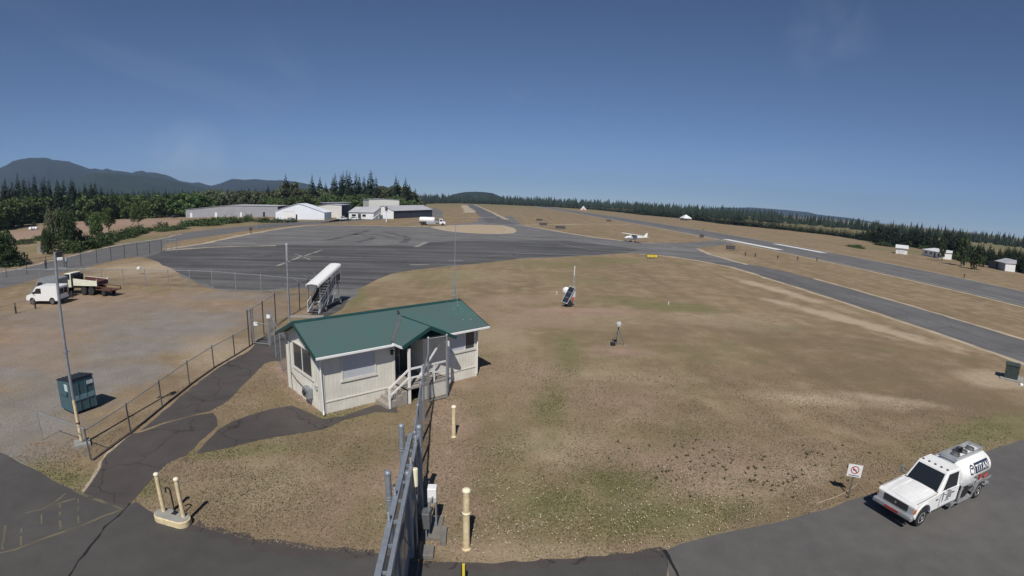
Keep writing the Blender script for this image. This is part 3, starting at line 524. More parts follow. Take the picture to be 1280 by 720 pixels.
# ------------------------------------------------------------------ grass tufts (nobody could count them)
def grass():
    N = 330000
    th = np.random.uniform(R(-56), R(54), N); r = 12+24*np.random.beta(1.1, 2.0, N)
    X = r*np.sin(th); Y = r*np.cos(th); k = Y > 3
    for p in PAVED: k &= ~in_poly(X, Y, p)
    g2 = fbm(X, Y, 1.6, 31)
    k &= np.random.rand(N) < np.clip((g2-.22)*1.9, .10, 1)
    lot = in_poly(X, Y, [(-45.63, 33.27), (-45.04, 44.28), (-27.25, 49.84), (-18.41, 33.49), (-17.57, 25.67), (-17.42, 17.32), (-22.02, 14.34)]); k &= ~(lot & (np.random.rand(N) < .93))
    X, Y, r = X[k], Y[k], r[k]; n = len(X)
    gr = np.zeros(n)
    for (px_, py_), rx, ry, tn, kk, am in PATCH:
        if kk: continue
        c, s = math.cos(R(tn)), math.sin(R(tn)); dx = X-px_; dy = Y-py_; u = (dx*c+dy*s)/rx; v = (-dx*s+dy*c)/ry
        gr = np.maximum(gr, am*np.clip((1.3-np.sqrt(u*u+v*v))/.9, 0, 1))
    for green in (0, 1):
        m_ = (np.random.rand(n) < gr*.8) == bool(green)
        x, y, rr = X[m_], Y[m_], r[m_]; q_ = len(x); hgt = np.random.uniform(.015, .045, q_)*(1.15 if green else 1)*(1+.6*(np.random.rand(q_) > .96)); wid = np.random.uniform(.012, .034, q_)*(rr/20)**.5
        vs = []; fs = []
        for b_ in range(2):
            a = np.random.uniform(0, 2*np.pi, q_); l = np.random.uniform(-1, 1, (2, q_))*hgt*.9
            p0 = np.stack([x-np.cos(a)*wid, y-np.sin(a)*wid, np.zeros(q_)], 1); p1 = np.stack([x+np.cos(a)*wid, y+np.sin(a)*wid, np.zeros(q_)], 1); p2 = np.stack([x+l[0], y+l[1], hgt], 1)
            vs.append(np.stack([p0, p1, p2], 1).reshape(-1, 3))
        vs = np.concatenate(vs); f = np.arange(len(vs)).reshape(-1, 3)
        me = np_mesh('grass', vs, f)
        me.materials.append(leaf_mat('green_grass_blades' if green else 'dry_grass_blades', (.080, .095, .030) if green else (.235, .185, .133), (.160, .165, .068) if green else (.36, .288, .212), 0, True))
        o = bpy.data.objects.new('grass', me); C.objects.link(o)
        tag(o, 'short green blades growing in the damper patches of the field' if green else 'short dry straw-coloured blades covering the field round the hut', 'grass', kind='stuff')
    # darker weed clumps on the bare ground near the fuel road
    q_ = 90; cs = np.array([(8.53, 17.64), (7.14, 19.09), (13.63, 18.54), (10.41, 16.82)]); cx = np.random.choice(4, q_); x = cs[cx, 0]+np.random.normal(0, 1.5, q_); y = cs[cx, 1]+np.random.normal(0, .8, q_); V = []
    for a_, b_ in zip(x, y):
        sz = random.uniform(.05, .13)
        for k in range(10):
            t_ = random.uniform(0, 6.28); l = sz*random.uniform(.6, 1.3); V += [(a_+.02*math.sin(t_), b_-.02*math.cos(t_), 0), (a_-.02*math.sin(t_), b_+.02*math.cos(t_), 0), (a_+l*math.cos(t_), b_+l*math.sin(t_), random.uniform(.03, .12))]
    me = np_mesh('weeds', np.array(V), np.arange(len(V)).reshape(-1, 3)); me.materials.append(leaf_mat('weed_leaves', (.04, .05, .02), (.07, .08, .03), 0, True))
    o = bpy.data.objects.new('weeds', me); C.objects.link(o); tag(o, 'small dark weed clumps dotted over the bare ground short of the fuel truck', 'weeds', kind='stuff')
    # clover flowers near the fuel road
    q_ = 420; a = np.random.normal(0, 1, (2, q_)); cx = np.random.choice(4, q_); cs = np.array([(1.49, 13.94), (3.85, 14.37), (0.24, 15.02), (6.19, 14.97)]); sg = np.array([(2.6, .7), (2.4, 1.0), (1.2, 2.0), (2.0, .9)])
    x = cs[cx, 0]+a[0]*sg[cx, 0]; y = cs[cx, 1]+a[1]*sg[cx, 1]; kk = ~in_poly(x, y, DRIVE) & ~in_poly(x, y, FROAD); x, y = x[kk], y[kk]; q_ = len(x); s = np.random.uniform(.008, .018, q_); z = np.random.uniform(.05, .10, q_)
    vs = np.stack([np.stack([x-s, y-s, z], 1), np.stack([x+s, y-s, z], 1), np.stack([x+s, y+s, z+.02], 1), np.stack([x-s, y+s, z+.02], 1)], 1).reshape(-1, 3)
    me = np_mesh('flowers', vs, np.arange(len(vs)).reshape(-1, 4)); me.materials.append(leaf_mat('clover_flowers', (.55, .5, .16), (.6, .58, .5), 0))
    o = bpy.data.objects.new('wildflowers', me); C.objects.link(o); tag(o, 'small white and yellow wildflowers in the green verge by the fuel road', 'wildflowers', kind='stuff')
grass()

# ------------------------------------------------------------------ green-roofed hut
def hut():
    NX, NY = -8.57, 22.03; rz = R(44.5)
    t = empty('hut', (NX, NY, 0), rz, 'small cream hut with green gabled roof and roofed porch beside the fence', 'hut')
    W = MB(); L_, D_ = 9.4, 4.5
    prof = [(0, 0), (D_, 0), (D_, 3.02), (2.2, 3.97), (0, 3.06)]
    W.prism(prof, 0, 3.93, plane='yz'); W.prism([(1.2, 0), (D_, 0), (D_, 3.02), (2.2, 3.97), (1.2, 3.56)], 3.93, 5.7, plane='yz'); W.prism(prof, 5.7, L_, plane='yz')
    W.build('wall', 'siding', t)
    B = MB()
    for i in range(48):
        u = .1+i*.2
        if 3.9 < u < 5.75 or u > L_-.05: continue
        for (wa, wb, za, zb) in ((.92, 2.93, 1.42, 2.96), (7.28, 9.3, 1.62, 3.04)):
            if wa < u < wb: B.box(u-.012, u+.012, -.007, .0, .62, za-.04); break
        else: B.box(u-.012, u+.012, -.007, .0, .62, 3.0)
        B.box(u-.012, u+.012, -.009, .0, .02, .56)
    for i in range(22):
        v = .1+i*.2; top = 3.02+min(v, 4.45-v if v > 2.2 else v)*.38
        if .95 < v < 3.6: B.box(-.014, 0, v-.012, v+.012, .04, 1.34)
        else: B.box(-.014, 0, v-.012, v+.012, .04, min(top, 3.0))
    B.build('siding_batten', 'siding', t, kind='stuff')
    b = MB(); b.box(-.025, 3.93, -.03, 0.0, .56, .62); b.build('skirt_band', 'trimcream', t); b = MB(); b.box(5.7, L_+.02, -.03, 0.0, .56, .62); b.build('skirt_band', 'trimcream', t)
    for x0, y0 in ((-.03, -.035), (L_-.09, -.035), (-.03, D_-.09), (3.84, -.032)):
        b = MB(); b.box(x0, x0+.12, y0, y0+.12, .0, 3.0); b.build('corner_board', 'trimcream', t)
    # roof
    e0, e1, rv, rz_ = -.45, 4.86, 2.2, 4.08; zf, zb = 2.98, 2.98; u0, u1 = -.45, 9.85; th = .07
    for nm, ya, za in (('roof', e0, zf), ('roof', e1, zb)):
        b = MB(); b.prism([(ya, za), (rv, rz_), (rv, rz_-th), (ya, za-th)], u0, u1, plane='yz'); b.build(nm, 'green_roof', t)
    b = MB(); b.prism([(rv-.16, rz_-.045), (rv, rz_+.04), (rv+.16, rz_-.045), (rv, rz_+.015)], u0-.01, u1+.01, plane='yz'); b.build('ridge_cap', 'green_trim', t)
    for u in (u0-.035, u1+.005):
        b = MB(); b.prism([(e0, zf+.02), (rv, rz_+.02), (e1, zb+.02), (e1, zb-.16), (rv, rz_-.16), (e0, zf-.16)], u, u+.03, plane='yz'); b.build('barge_board', 'green_trim', t)
    for ua, ub in ((u0, 3.62), (6.88, u1)):
        b = MB(); b.box(ua, ub, e0-.10, e0-.005, zf-.13, zf-.015); b.build('gutter', 'white', t, bevel=.02)
    b = MB(); b.tube([(-.1, e0-.05, zf-.1), (-.1, -.12, zf-.32), (-.06, -.10, .2), (-.15, -.28, .08)], .04, 8); b.build('downspout', 'white', t)
    b = MB(); b.tube([(9.36, e0-.05, zf-.1), (9.36, -.08, zf-.3), (9.36, -.08, .15)], .035, 8); b.build('downspout', 'white', t)
    b = MB(); b.tube([(-.06, 3.95, .1), (-.06, 3.95, 2.6), (-.06, 4.2, 2.75), (-.06, 4.2, 3.0)], .03, 6); b.build('conduit', 'trimgrey', t)
    b = MB(); b.tube([(-.05, 3.9, 1.0), (-.05, 3.2, .78), (-.05, 1.95, .62)], .022, 6); b.build('conduit', 'grey_dark', t)
    m_ = MB(); m_.box(-.30, -.02, 1.2, 1.85, .42, .92); m_ = m_.build('meter_box', 'zinc', t, bevel=.02); b = MB(); b.lathe([(.13, 0), (.13, .08), (.09, .10)], 14, axis='x', loc=(-.40, 1.5, .70)); b.build('meter_dial', 'glass', m_)
    b = MB(); b.box(-.07, -.015, .55, .75, 1.05, 1.25); b.build('switch_box', 'trimgrey', t)
    def window(face, a0, a1, z0, z1, panes, nm='window'):
        # face 'f' : plane v=0 looking to -v ; 'e' : plane u=0 looking to -u
        def bx(m_, p0, p1, q0, q1, d0, d1, mt=None):
            if face == 'f': m_.box(p0, p1, -d1, -d0, q0, q1, mt)
            else: m_.box(-d1, -d0, p0, p1, q0, q1, mt)
        fr = MB(); fw = .07
        bx(fr, a0, a1, z0, z0+fw, .004, .05); bx(fr, a0, a1, z1-fw, z1, .004, .05); bx(fr, a0, a0+fw, z0+fw, z1-fw, .004, .05); bx(fr, a1-fw, a1, z0+fw, z1-fw, .004, .05)
        f = fr.build(nm, 'trimcream', t)
        x = a0+fw
        for i, (frac, mt) in enumerate(panes):
            wd = (a1-a0-2*fw)*frac; p = MB(); bx(p, x+.005, x+wd-.02, z0+fw+.003, z1-fw-.003, .004, .022); p.build('pane', mt, f)
            if i < len(panes)-1: p = MB(); bx(p, x+wd-.02, x+wd+.02, z0+fw, z1-fw, .004, .042); p.build('mullion', 'white', f)
            x += wd
        p = MB(); bx(p, a0-.06, a1+.06, z0-.07, z0-.004, .0, .06); p.build('sill', 'trimcream', f)
    window('e', 1.02, 3.52, 1.42, 2.82, ((.5, 'window_glass'), (.5, 'window_glass')))
    window('f', 1.0, 2.86, 1.47, 2.88, ((1.0, 'blind'),))
    window('f', 7.36, 9.22, 1.68, 2.97, ((.62, 'blind'), (.38, 'window_glass')))
    # porch
    pe, pz0, pz1 = -1.28, 3.02, 3.76; ul, uc, ur = 3.62, 5.25, 6.88
    def mainz(z): return (z-zf)/((rz_-zf)/(rv-e0))+e0
    for ua in (ul, ur):
        b = MB(); vb0, vb1 = mainz(pz0)-.02, mainz(pz1)-.02
        top = [(ua, pe, pz0), (uc, pe, pz1), (uc, vb1, pz1+.012), (ua, vb0, pz0+.012)]
        if ua == ur: top = [top[i] for i in (1, 0, 3, 2)]
        b.add(top+[(x, y, z-.06) for x, y, z in top], [(0, 1, 2, 3), (7, 6, 5, 4), (0, 4, 5, 1), (1, 5, 6, 2), (2, 6, 7, 3), (3, 7, 4, 0)]); b.build('porch_roof', 'green_roof', t)
        b = MB(); b.beam((ua, vb0-.02, pz0+.05), (uc, vb1, pz1+.05), .17, .02, None); b.build('valley_flashing', 'zinc_dark' if ua == ul else 'green_trim', t)
        b = MB(); b.beam((ua, pe-.02, pz0-.07), (uc, pe-.02, pz1-.07), .04, .17); b.build('porch_barge_board', 'green_trim', t)
        b = MB(); b.box(ua-.05 if ua == ul else ua-.03, ua+.03 if ua == ul else ua+.05, pe, vb0-.05, pz0-.11, pz0-.012); b.build('porch_fascia', 'white', t)
    b = MB(); b.lathe([(.05, 0), (.05, .22), (.075, .24), (.075, .3)], 10, loc=(5.2, 1.62, 3.78)); b.build('roof_vent', 'zinc_dark', t)
    for u in (4.05, 6.42):
        b = MB(); b.box(u-.055, u+.055, pe+.05, pe+.16, 0, pz0-.2); b.build('porch_post', 'white', t)
    b = MB(); b.box(3.95, 6.48, pe+.04, 1.19, .74, .84); b.build('porch_floor', 'wood', t)
    b = MB(); b.box(4.7, 6.46, pe+.03, pe+.09, .01, .73); b.build('porch_skirt', 'siding', t)
    b = MB()
    for i in range(18): b.box(5.72, 6.5, -.02, 0, .9+i*.115, .9+i*.115+.02)
    b.build('lap_siding', 'siding', t, kind='stuff')
    d = MB(); d.box(4.02, 4.92, 1.13, 1.19, .85, 2.88); d = d.build('door', 'grey_dark', t); b = MB(); b.box(4.15, 4.79, 1.11, 1.128, 1.75, 2.7); b.build('door_pane', 'window_glass', d); b = MB(); b.bar((4.83, 1.06, 1.8), (4.83, 1.13, 1.8), .03, 8); b.build('door_handle', 'chrome', d)
    b = MB(); b.box(5.0, 5.66, 1.14, 1.19, .86, 2.9); b.build('porch_shade_panel', 'plum', t)  # dark panel added over the alcove wall, deepening the recess's shade by colour
    for i in range(4):
        b = MB(); u = 3.93-i*.29; b.box(u-.30, u, -1.16, -.06, .0, .84-.17*(i+1)); b.build('step', 'wood', t)
    b = MB(); y = -1.18
    b.box(2.86, 2.94, y-.04, y+.04, 0, 1.05); b.beam((2.9, y, 1.02), (4.05, y, 1.78), .05, .09); b.beam((2.9, y, .62), (4.05, y, 1.36), .04, .08)
    b.build('stair_rail', 'white', t)
    b = MB(); b.beam((4.1, y, 1.78), (6.4, y, 1.78), .05, .09); b.beam((4.1, y, 1.32), (6.4, y, 1.32), .04, .08)
    for u in (4.8, 5.55): b.box(u-.03, u+.03, y-.03, y+.03, .84, 1.78)
    b.beam((4.9, y+.5, 1.0), (6.25, y+.5, 2.6), .04, .09)
    b.build('porch_rail', 'white', t)
    b = MB(); b.lathe([(.05, 0), (.08, .08), (.06, .14)], 10, axis='y', loc=(7.1, -.2, 2.72)); b.box(7.05, 7.15, -.06, -.016, 2.65, 2.8); b.build('wall_lamp', 'grey_dark', t)
    b = MB(); b.box(3.72, 3.82, -.12, -.016, 2.3, 2.5); b.box(3.70, 3.84, -.2, -.016, 2.5, 2.54); b.build('porch_lantern', 'blackmetal', t)
    sp = MB(); rr = random.Random(5)
    for i in range(24):
        u = 9.0+rr.gauss(0, .3); v = .9+rr.gauss(0, .45); z = zf+(v-e0)*(rz_-zf)/(rv-e0)+.014; q = rr.uniform(.010, .030)
        if u > 9.8 or v > 2.1: continue
        sp.add([(u+q*math.cos(a)*rr.uniform(.6, 1.4), v+q*math.sin(a)*rr.uniform(.6, 1.4), z+q*math.sin(a)*.41) for a in [k*1.047 for k in range(6)]], [(0, 1, 2, 3, 4, 5)])
    sp.build('bird_dropping', 'sticker', t, kind='stuff', fix=False)
    return t
hut()
def local(u, v, z=0):
    a = R(44.5); return (-8.57+u*math.cos(a)-v*math.sin(a), 22.03+u*math.sin(a)+v*math.cos(a), z)
# mast standing on the hut roof
p0 = local(9.45, 2.2, 4.06)
t = empty('antenna_mast', p0, R(44.5), 'thin tapering whip mast on a lattice tripod at the far end of the green roof', 'mast')
b = MB(); b.bar((0, 0, .05), (0, 0, 1.7), .035, 8); b.bar((0, 0, 1.7), (0, 0, 4.55), .022, 8, .015); b.build('pole', 'zinc', t)
for a in (30, 150, 270):
    b = MB(); x, y = .32*math.cos(R(a)), .32*math.sin(R(a)); b.bar((x, y, -.03-.41*abs(y)), (0, 0, 1.35), .014, 6); b.build('leg', 'zinc', t)
b = MB()
for z in (.3, .6, .9):
    k = .32*(1-z/1.35); pts = [(k*math.cos(R(a)), k*math.sin(R(a)), z) for a in (30, 150, 270, 30)]; b.tube(pts, .009, 5)
b.build('tripod_brace', 'zinc', t, kind='stuff')

# ------------------------------------------------------------------ chain-link fences
def chainlink(mb, a, b_, z0, z1, step=.075, r=.0022):
    ax, ay = a; bx_, by_ = b_; L = math.hypot(bx_-ax, by_-ay); H = z1-z0
    if L < .05: return
    ux, uy = (bx_-ax)/L, (by_-ay)/L; nx_, ny_ = -uy, ux
    def P(s, h, o): return (ax+ux*s+nx_*o, ay+uy*s+ny_*o, z0+h)
    for sgn in (1, -1):
        k = -H if sgn == 1 else 0.0; end = L if sgn == 1 else L+H
        while k < end:
            if sgn == 1: s0, s1 = max(0, k), min(L, k+H); h0, h1 = s0-k, s1-k
            else: s0, s1 = max(0, k-H), min(L, k); h0, h1 = k-s0, k-s1
            if s1-s0 > .02:
                o = sgn*r; vs = []
                for s, h in ((s0, h0), (s1, h1)):
                    vs += [P(s-r*.7, h+sgn*r*.7, o), P(s+r*.7, h-sgn*r*.7, o), P(s, h, o+sgn*r*1.2)]
                mb.add(vs, [(0, 1, 4, 3), (1, 2, 5, 4), (2, 0, 3, 5)])
            k += step*1.414
def fence(name, label, pts, h, posts=None, spacing=3.0, post_m='zinc', rail_m='zinc', pr=.032, rr_=.022, barbed=0, step=.075, wr=.0017, arm=None, bottom=False, cat='fence', group=None):
    t = empty(name, (pts[0][0], pts[0][1], 0), 0, label, cat, group); ox, oy = pts[0]
    Lp = [(x-ox, y-oy) for x, y in pts]
    if posts is None:
        posts = []
        for a, b_ in zip(Lp[:-1], Lp[1:]):
            L = math.hypot(b_[0]-a[0], b_[1]-a[1]); n = max(1, round(L/spacing))
            posts += [(a[0]+(b_[0]-a[0])*i/n, a[1]+(b_[1]-a[1])*i/n) for i in range(n)]
        posts.append(Lp[-1])
    else: posts = [(x-ox, y-oy) for x, y in posts]
    rs = random.Random(len(posts))
    for x, y in posts:
        b = MB(); lean = (rs.uniform(-.02, .02), rs.uniform(-.02, .02)); b.bar((x, y, -.05), (x+lean[0], y+lean[1], h+.03), pr, 8)
        b.lathe([(pr*1.25, h+.0), (pr*1.25, h+.05), (pr*.4, h+.09)], 8, loc=(x+lean[0], y+lean[1], 0)); p = b.build('post', post_m, t)
        if barbed:
            b = MB(); b.beam((x, y, h+.05), (x+arm[0]*.35, y+arm[1]*.35, h+.36), .04, .03); b.build('barb_arm', rail_m, p)
    for a, b_ in zip(Lp[:-1], Lp[1:]):
        b = MB(); b.bar((*a, h-.02), (*b_, h-.02), rr_, 8); b.build('top_rail', rail_m, t)
        if bottom: b = MB(); b.bar((*a, .08), (*b_, .08), rr_, 8); b.build('bottom_rail', rail_m, t)
    b = MB()
    for a, b_ in zip(Lp[:-1], Lp[1:]): chainlink(b, a, b_, .04, h-.03, step, wr)
    b.build('chain_link_mesh', 'wire', t, kind='stuff', fix=False)
    if barbed:
        b = MB()
        for k in (.33, .66, 1.0):
            for a, b_ in zip(Lp[:-1], Lp[1:]): b.bar((a[0]+arm[0]*.35*k, a[1]+arm[1]*.35*k, h+.05+.31*k), (b_[0]+arm[0]*.35*k, b_[1]+arm[1]*.35*k, h+.05+.31*k), .006, 4)
        b.build('barbed_wire', 'wire', t, kind='stuff', fix=False)
    return t
LOW = [(-16.35, 15.26), (-16.51, 18.09), (-16.94, 21.12), (-17.36, 24.27), (-17.62, 27.32), (-17.63, 29.92), (-17.72, 32.16)]
fence('low_fence', 'low chain-link fence on a kerb along the old path, sagging beside the dumpster', LOW, 1.3, posts=LOW, post_m='zinc_dark', pr=.035)
b = MB(); kp = [(x+.12, y-.02) for x, y in LOW]  # low dark strip along the foot of the fence
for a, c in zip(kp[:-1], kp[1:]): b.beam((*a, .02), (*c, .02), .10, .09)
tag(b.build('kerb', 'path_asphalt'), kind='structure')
SIDE = [(-16.38, 15.33), (-19.83, 15.96)]
fence('low_fence', 'short return of chain-link fence with a pale top rail beside the leaning light pole', [(x-.1, y+.05) for x, y in SIDE], 1.3, posts=[(x-.1, y+.05) for x, y in SIDE[1:]], post_m='zinc', pr=.025)
BF = [(-17.62, 31.97), (-18.09, 35.15), (-18.56, 38.24), (-18.75, 41.43), (-18.79, 43.73), (-18.88, 46.07), (-18.98, 48.42)]
fence('barbed_fence', 'tall chain-link fence with outward barbed-wire arms between the gravel lot and the boarding stairs', BF, 2.45, posts=BF, post_m='post_dark', barbed=1, arm=(-.9, -.2), pr=.04)
fence('apron_fence', 'long chain-link fence with a pale top rail between the gravel lot and the apron', [(-19.02, 48.75), (-33.0, 52.2), (-39, 52.3), (-51.5, 51.2), (-64.0, 49.0), (-78, 46.5)], 1.95, spacing=3.4, post_m='zinc', pr=.045, rr_=.035, step=.11, wr=.003)
RF = [(-65.6, 86.4), (-66.2, 80), (-66.6, 70), (-67.5, 60), (-71, 51.5)]
fence('road_fence', 'row of dark fence posts along the left access road, ending at the apron gate', RF, 2.2, spacing=2.9, post_m='post_dark', rail_m='post_dark', pr=.05, step=.13, wr=.0032)
fence('gate_post_pair', 'pale steel gate posts with mesh panel where the access road meets the apron', [(-65.0, 87.0), (-62.9, 87.5)], 2.3, spacing=1.1, pr=.07, cat='gate')
fence('hangar_fence', 'faint distant chain-link fence on the grass bank in front of the white hangar', [(-60.45, 191.59), (-74.60, 179.36), (-76.52, 160.36), (-76.46, 147.39)], 2.0, spacing=4.5, post_m='zinc', pr=.06, step=.25, wr=.006)
# walk gate in the tall fence
ga, gb = (-17.58, 32.60), (-16.39, 32.44)
t = empty('walk_gate', (*ga, 0), 0, 'open steel walk gate with two small white signs behind the hut', 'gate'); dx, dy = gb[0]-ga[0], gb[1]-ga[1]
b = MB(); b.tube([(0, 0, .1), (dx, dy, .1), (dx, dy, 1.5), (0, 0, 1.5), (0, 0, .1)], .025, 8); b.build('gate_frame', 'zinc', t)
b = MB(); chainlink(b, (0, 0), (dx, dy), .12, 1.48); b.build('chain_link_mesh', 'wire', t, kind='stuff', fix=False)
for x, y in ((-.12, -.05), (-.2, .35), (dx+.08, dy)):
    b = MB(); b.bar((x, y, 0), (x, y, 2.5), .045, 8); b.build('gate_post', 'zinc', t)
for x, y, z in ((.22, -.03, 1.45), (dx+.14, dy-.06, 2.05)):
    b = MB(); b.box(x-.15, x+.15, y-.01, y+.01, z-.13, z+.13); b.build('notice_plate', 'white', t)
fence('hut_fence', 'short chain-link panel from the walk gate to the back corner of the hut', [(gb[0]+.15, gb[1]+.05), (-13.2, 27.6), (-11.95, 26.0)], 2.4, spacing=3, pr=.035)

# ------------------------------------------------------------------ fence panel at the porch, fence to the slide gate
PA, PB = local(4.86, -1.62), local(5.95, -1.72)
fence('porch_fence', 'tall narrow chain-link panel in a pale steel frame across the hut porch', [PA[:2], PB[:2]], 3.3, posts=[PA[:2], PB[:2]], pr=.05, rr_=.03, bottom=True)
GA = (-2.98, 15.3)
fence('gate_fence', 'high chain-link fence running from the hut porch to the roller posts', [(PA[0]+.03, PA[1]-.12), (-3.55, 19.9), GA], 2.6, posts=[(-3.83, 22.2), (-3.55, 19.9), (-3.25, 17.6), GA], pr=.045, rr_=.035, post_m='gate_metal', rail_m='gate_metal')
# sliding cantilever gate: two deep top tracks, mesh between uprights
def slide_gate():
    t = empty('slide_gate', (-2.86, 14.75, 0), math.atan2(14.5-8.32, -2.84+2.33)-math.pi/2, 'long grey sliding gate with double top track, closed across the driveway', 'gate')
    L = 11.5
    for x in (-.12, .10):
        b = MB(); b.beam((x, .1, 2.78), (x, -L, 2.78), .14 if x < 0 else .10, .14); b.build('top_track', 'gate_metal', t, bevel=.012)
    for i in range(13): b = MB(); b.box(-.05, .05, -.1-i*.9, -.05-i*.9, 2.73, 2.80); b.build('track_spacer', 'gate_metal', t)
    b = MB(); b.beam((0, .1, .25), (0, -L, .25), .08, .12); b.build('bottom_rail', 'gate_metal', t)
    b = MB(); b.beam((0, .1, 2.45), (0, -L, 2.45), .06, .07); b.build('mid_rail', 'gate_metal', t)
    for i in range(6):
        b = MB(); b.box(-.03, .03, -i*2.2-.03, -i*2.2+.03, .31, 2.70); b.build('upright', 'gate_metal', t)
        if i < 5: b = MB(); b.bar((0, -i*2.2-.05, .33), (0, -i*2.2-2.15, 2.4), .016, 6); b.build('brace', 'gate_metal', t)
    b = MB(); chainlink(b, (.055, 0), (.055, -L), .3, 2.72, .055, .0026); chainlink(b, (-.06, 0), (-.06, -L), .3, 2.72, .055, .0026); b.build('chain_link_mesh', 'wire', t, kind='stuff', fix=False)
    for y in (-.6, -3.55, -4.65, -2.0):
        b = MB(); b.bar((-.14 if y < -3 else .1, y, 2.86), (-.14 if y < -3 else .1, y, 3.08), .04, 10); b.build('roller_housing', 'silver', t, bevel=.01)
slide_gate()
for nm, (x, y), h, lab in (('roller_post', (-2.71, 14.72), 3.1, 'thick grey roller post on the right of the sliding gate, nearer the hut'), ('roller_post', (-3.26, 14.72), 3.1, 'thick grey roller post on the left of the sliding gate, nearer the hut'), ('roller_post', (-2.62, 12.43), 2.78, 'thick grey roller post on the right of the sliding gate, above the concrete block'), ('roller_post', (-3.14, 12.30), 2.82, 'thick grey roller post on the left of the sliding gate, nearer the driveway')):
    t = empty(nm, (x, y, 0), 0, lab, 'post', 'roller posts of the sliding gate')
    b = MB(); b.bar((0, 0, 0), (0, 0, h), .085, 16); b.build('post', 'gate_metal', t, smooth=False)
    b = MB(); b.lathe([(.10, h-.02), (.10, h+.03), (.06, h+.08), (.02, h+.09)], 16); b.build('cap', 'gate_metal', t)
    b = MB()
    for z in (h-.75, h-.83): b.lathe([(.10, z), (.105, z+.015), (.10, z+.03)], 16)
    b.build('clamp', 'zinc', t)
    s = .14 if x < -3 else -.14
    b = MB(); b.lathe([(.07, 0), (.09, .02), (.07, .06)], 12, axis='x', loc=(s*.9, 0, h-.42)); b.build('roller', 'grey_dark', t)
# gate operator, lamp, pads
t = empty('gate_operator', (-2.22, 13.95, 0), R(3), 'white gate motor box on a steel stand beside the sliding gate', 'gate motor')
b = MB(); b.box(-.13, .15, -.16, .16, 1.0, 1.5); b.build('cabinet', 'white', t, bevel=.03); b = MB(); b.box(-.12, .14, -.172, -.161, 1.03, 1.2); b.build('cover_plate', 'trimgrey', t)
for x, y in ((-.1, -.12), (.12, -.12), (-.1, .12), (.12, .12)): b = MB(); b.box(x-.02, x+.02, y-.02, y+.02, .1, 1.0); b.build('leg', 'zinc', t)
b = MB(); b.box(-.3, .3, -.7, .5, 0, .1); b.build('pad', 'old_concrete', t)
t = empty('control_box', (-2.32, 13.35, 0), R(3), 'grey electrical boxes with conduits on the gate side of the white motor', 'control box')
b = MB(); b.box(-.12, .12, -.18, .18, .45, 1.0); b.build('cabinet', 'zinc_dark', t, bevel=.02); b = MB(); b.box(-.1, .12, .24, .5, .35, .8); b.build('junction_box', 'zinc', t, bevel=.02)
for pts in ([(0, -.1, 0), (0, -.1, .45)], [(.06, .1, 0), (.06, .1, .45)], [(.02, .36, 0), (.02, .36, .35)], [(.1, .0, 1.0), (.1, .0, 1.2), (.18, .5, 1.25)]): b = MB(); b.tube(pts, .024, 8); b.build('conduit', 'zinc', t)
t = empty('concrete_block', (-2.12, 12.62, 0), R(4), 'low grey concrete block at the foot of the right roller post by the driveway', 'block'); b = MB(); b.box(-.26, .12, -.28, .24, 0, .16); b.build('block', 'old_concrete', t, bevel=.02)
t = empty('concrete_block', (-1.82, 13.45, 0), R(4), 'narrow grey concrete block lying between the motor stand and the ringed bollard', 'block'); b = MB(); b.box(-.09, .09, -.42, .42, 0, .16); b.build('block', 'old_concrete', t, bevel=.02)
t = empty('gate_lamp', (-2.50, 12.75, 0), 0, 'slim grey post carrying a white warning lamp beside the sliding gate', 'lamp')
b = MB(); b.bar((0, 0, 0), (0, 0, 2.55), .028, 10); b.build('post', 'zinc', t); b = MB(); b.bar((0, -.01, 2.2), (0, .05, 2.75), .09, 14); b.build('lamp_housing', 'creamcap', t, bevel=.03); b = MB(); b.box(-.05, .05, -.05, .05, 1.75, 1.9); b.build('lamp_bracket', 'silver', t)

# ------------------------------------------------------------------ bollards
def bollard(p, h, lab, ring=0, r=.085):
    t = empty('bollard', (*p, 0), 0, lab, 'bollard')
    b = MB(); b.lathe([(r, 0), (r, h-.02)], 18); b.build('post', 'cream', t)
    b = MB(); b.lathe([(r*1.22, h-.02), (r*1.26, h+.03), (r*.95, h+.07), (r*.3, h+.085)], 18); b.build('cap', 'creamcap', t)
    if ring: b = MB(); b.lathe([(r*1.08, ring-.03), (r*1.25, ring-.01), (r*1.25, ring+.02), (r*1.08, ring+.04)], 18); b.build('collar', 'creamcap', t)
    b = MB(); b.lathe([(r*1.35, 0), (r*1.3, .03), (r, .05)], 14); b.build('footing', 'cream', t)
bollard((-2.28, 20.54), 1.38, 'slim cream bollard standing on bare soil below the hut porch')
bollard((-1.09, 12.95), 2.02, 'tall cream bollard with a collar round its middle beside the driveway', 1.28, .10)
t = empty('bollard', (*(-1.03, 11.36), 0), 0, 'thin bright yellow post with black sides in the driveway at the bottom of the picture', 'bollard')
b = MB(); b.box(-.035, .035, -.02, .02, 0, .72); b.build('post', 'yellow', t); b = MB(); b.box(-.062, -.036, -.03, .03, 0, .68); b.box(.036, .062, -.03, .03, 0, .68); b.build('side_rail', 'blackmetal', t)
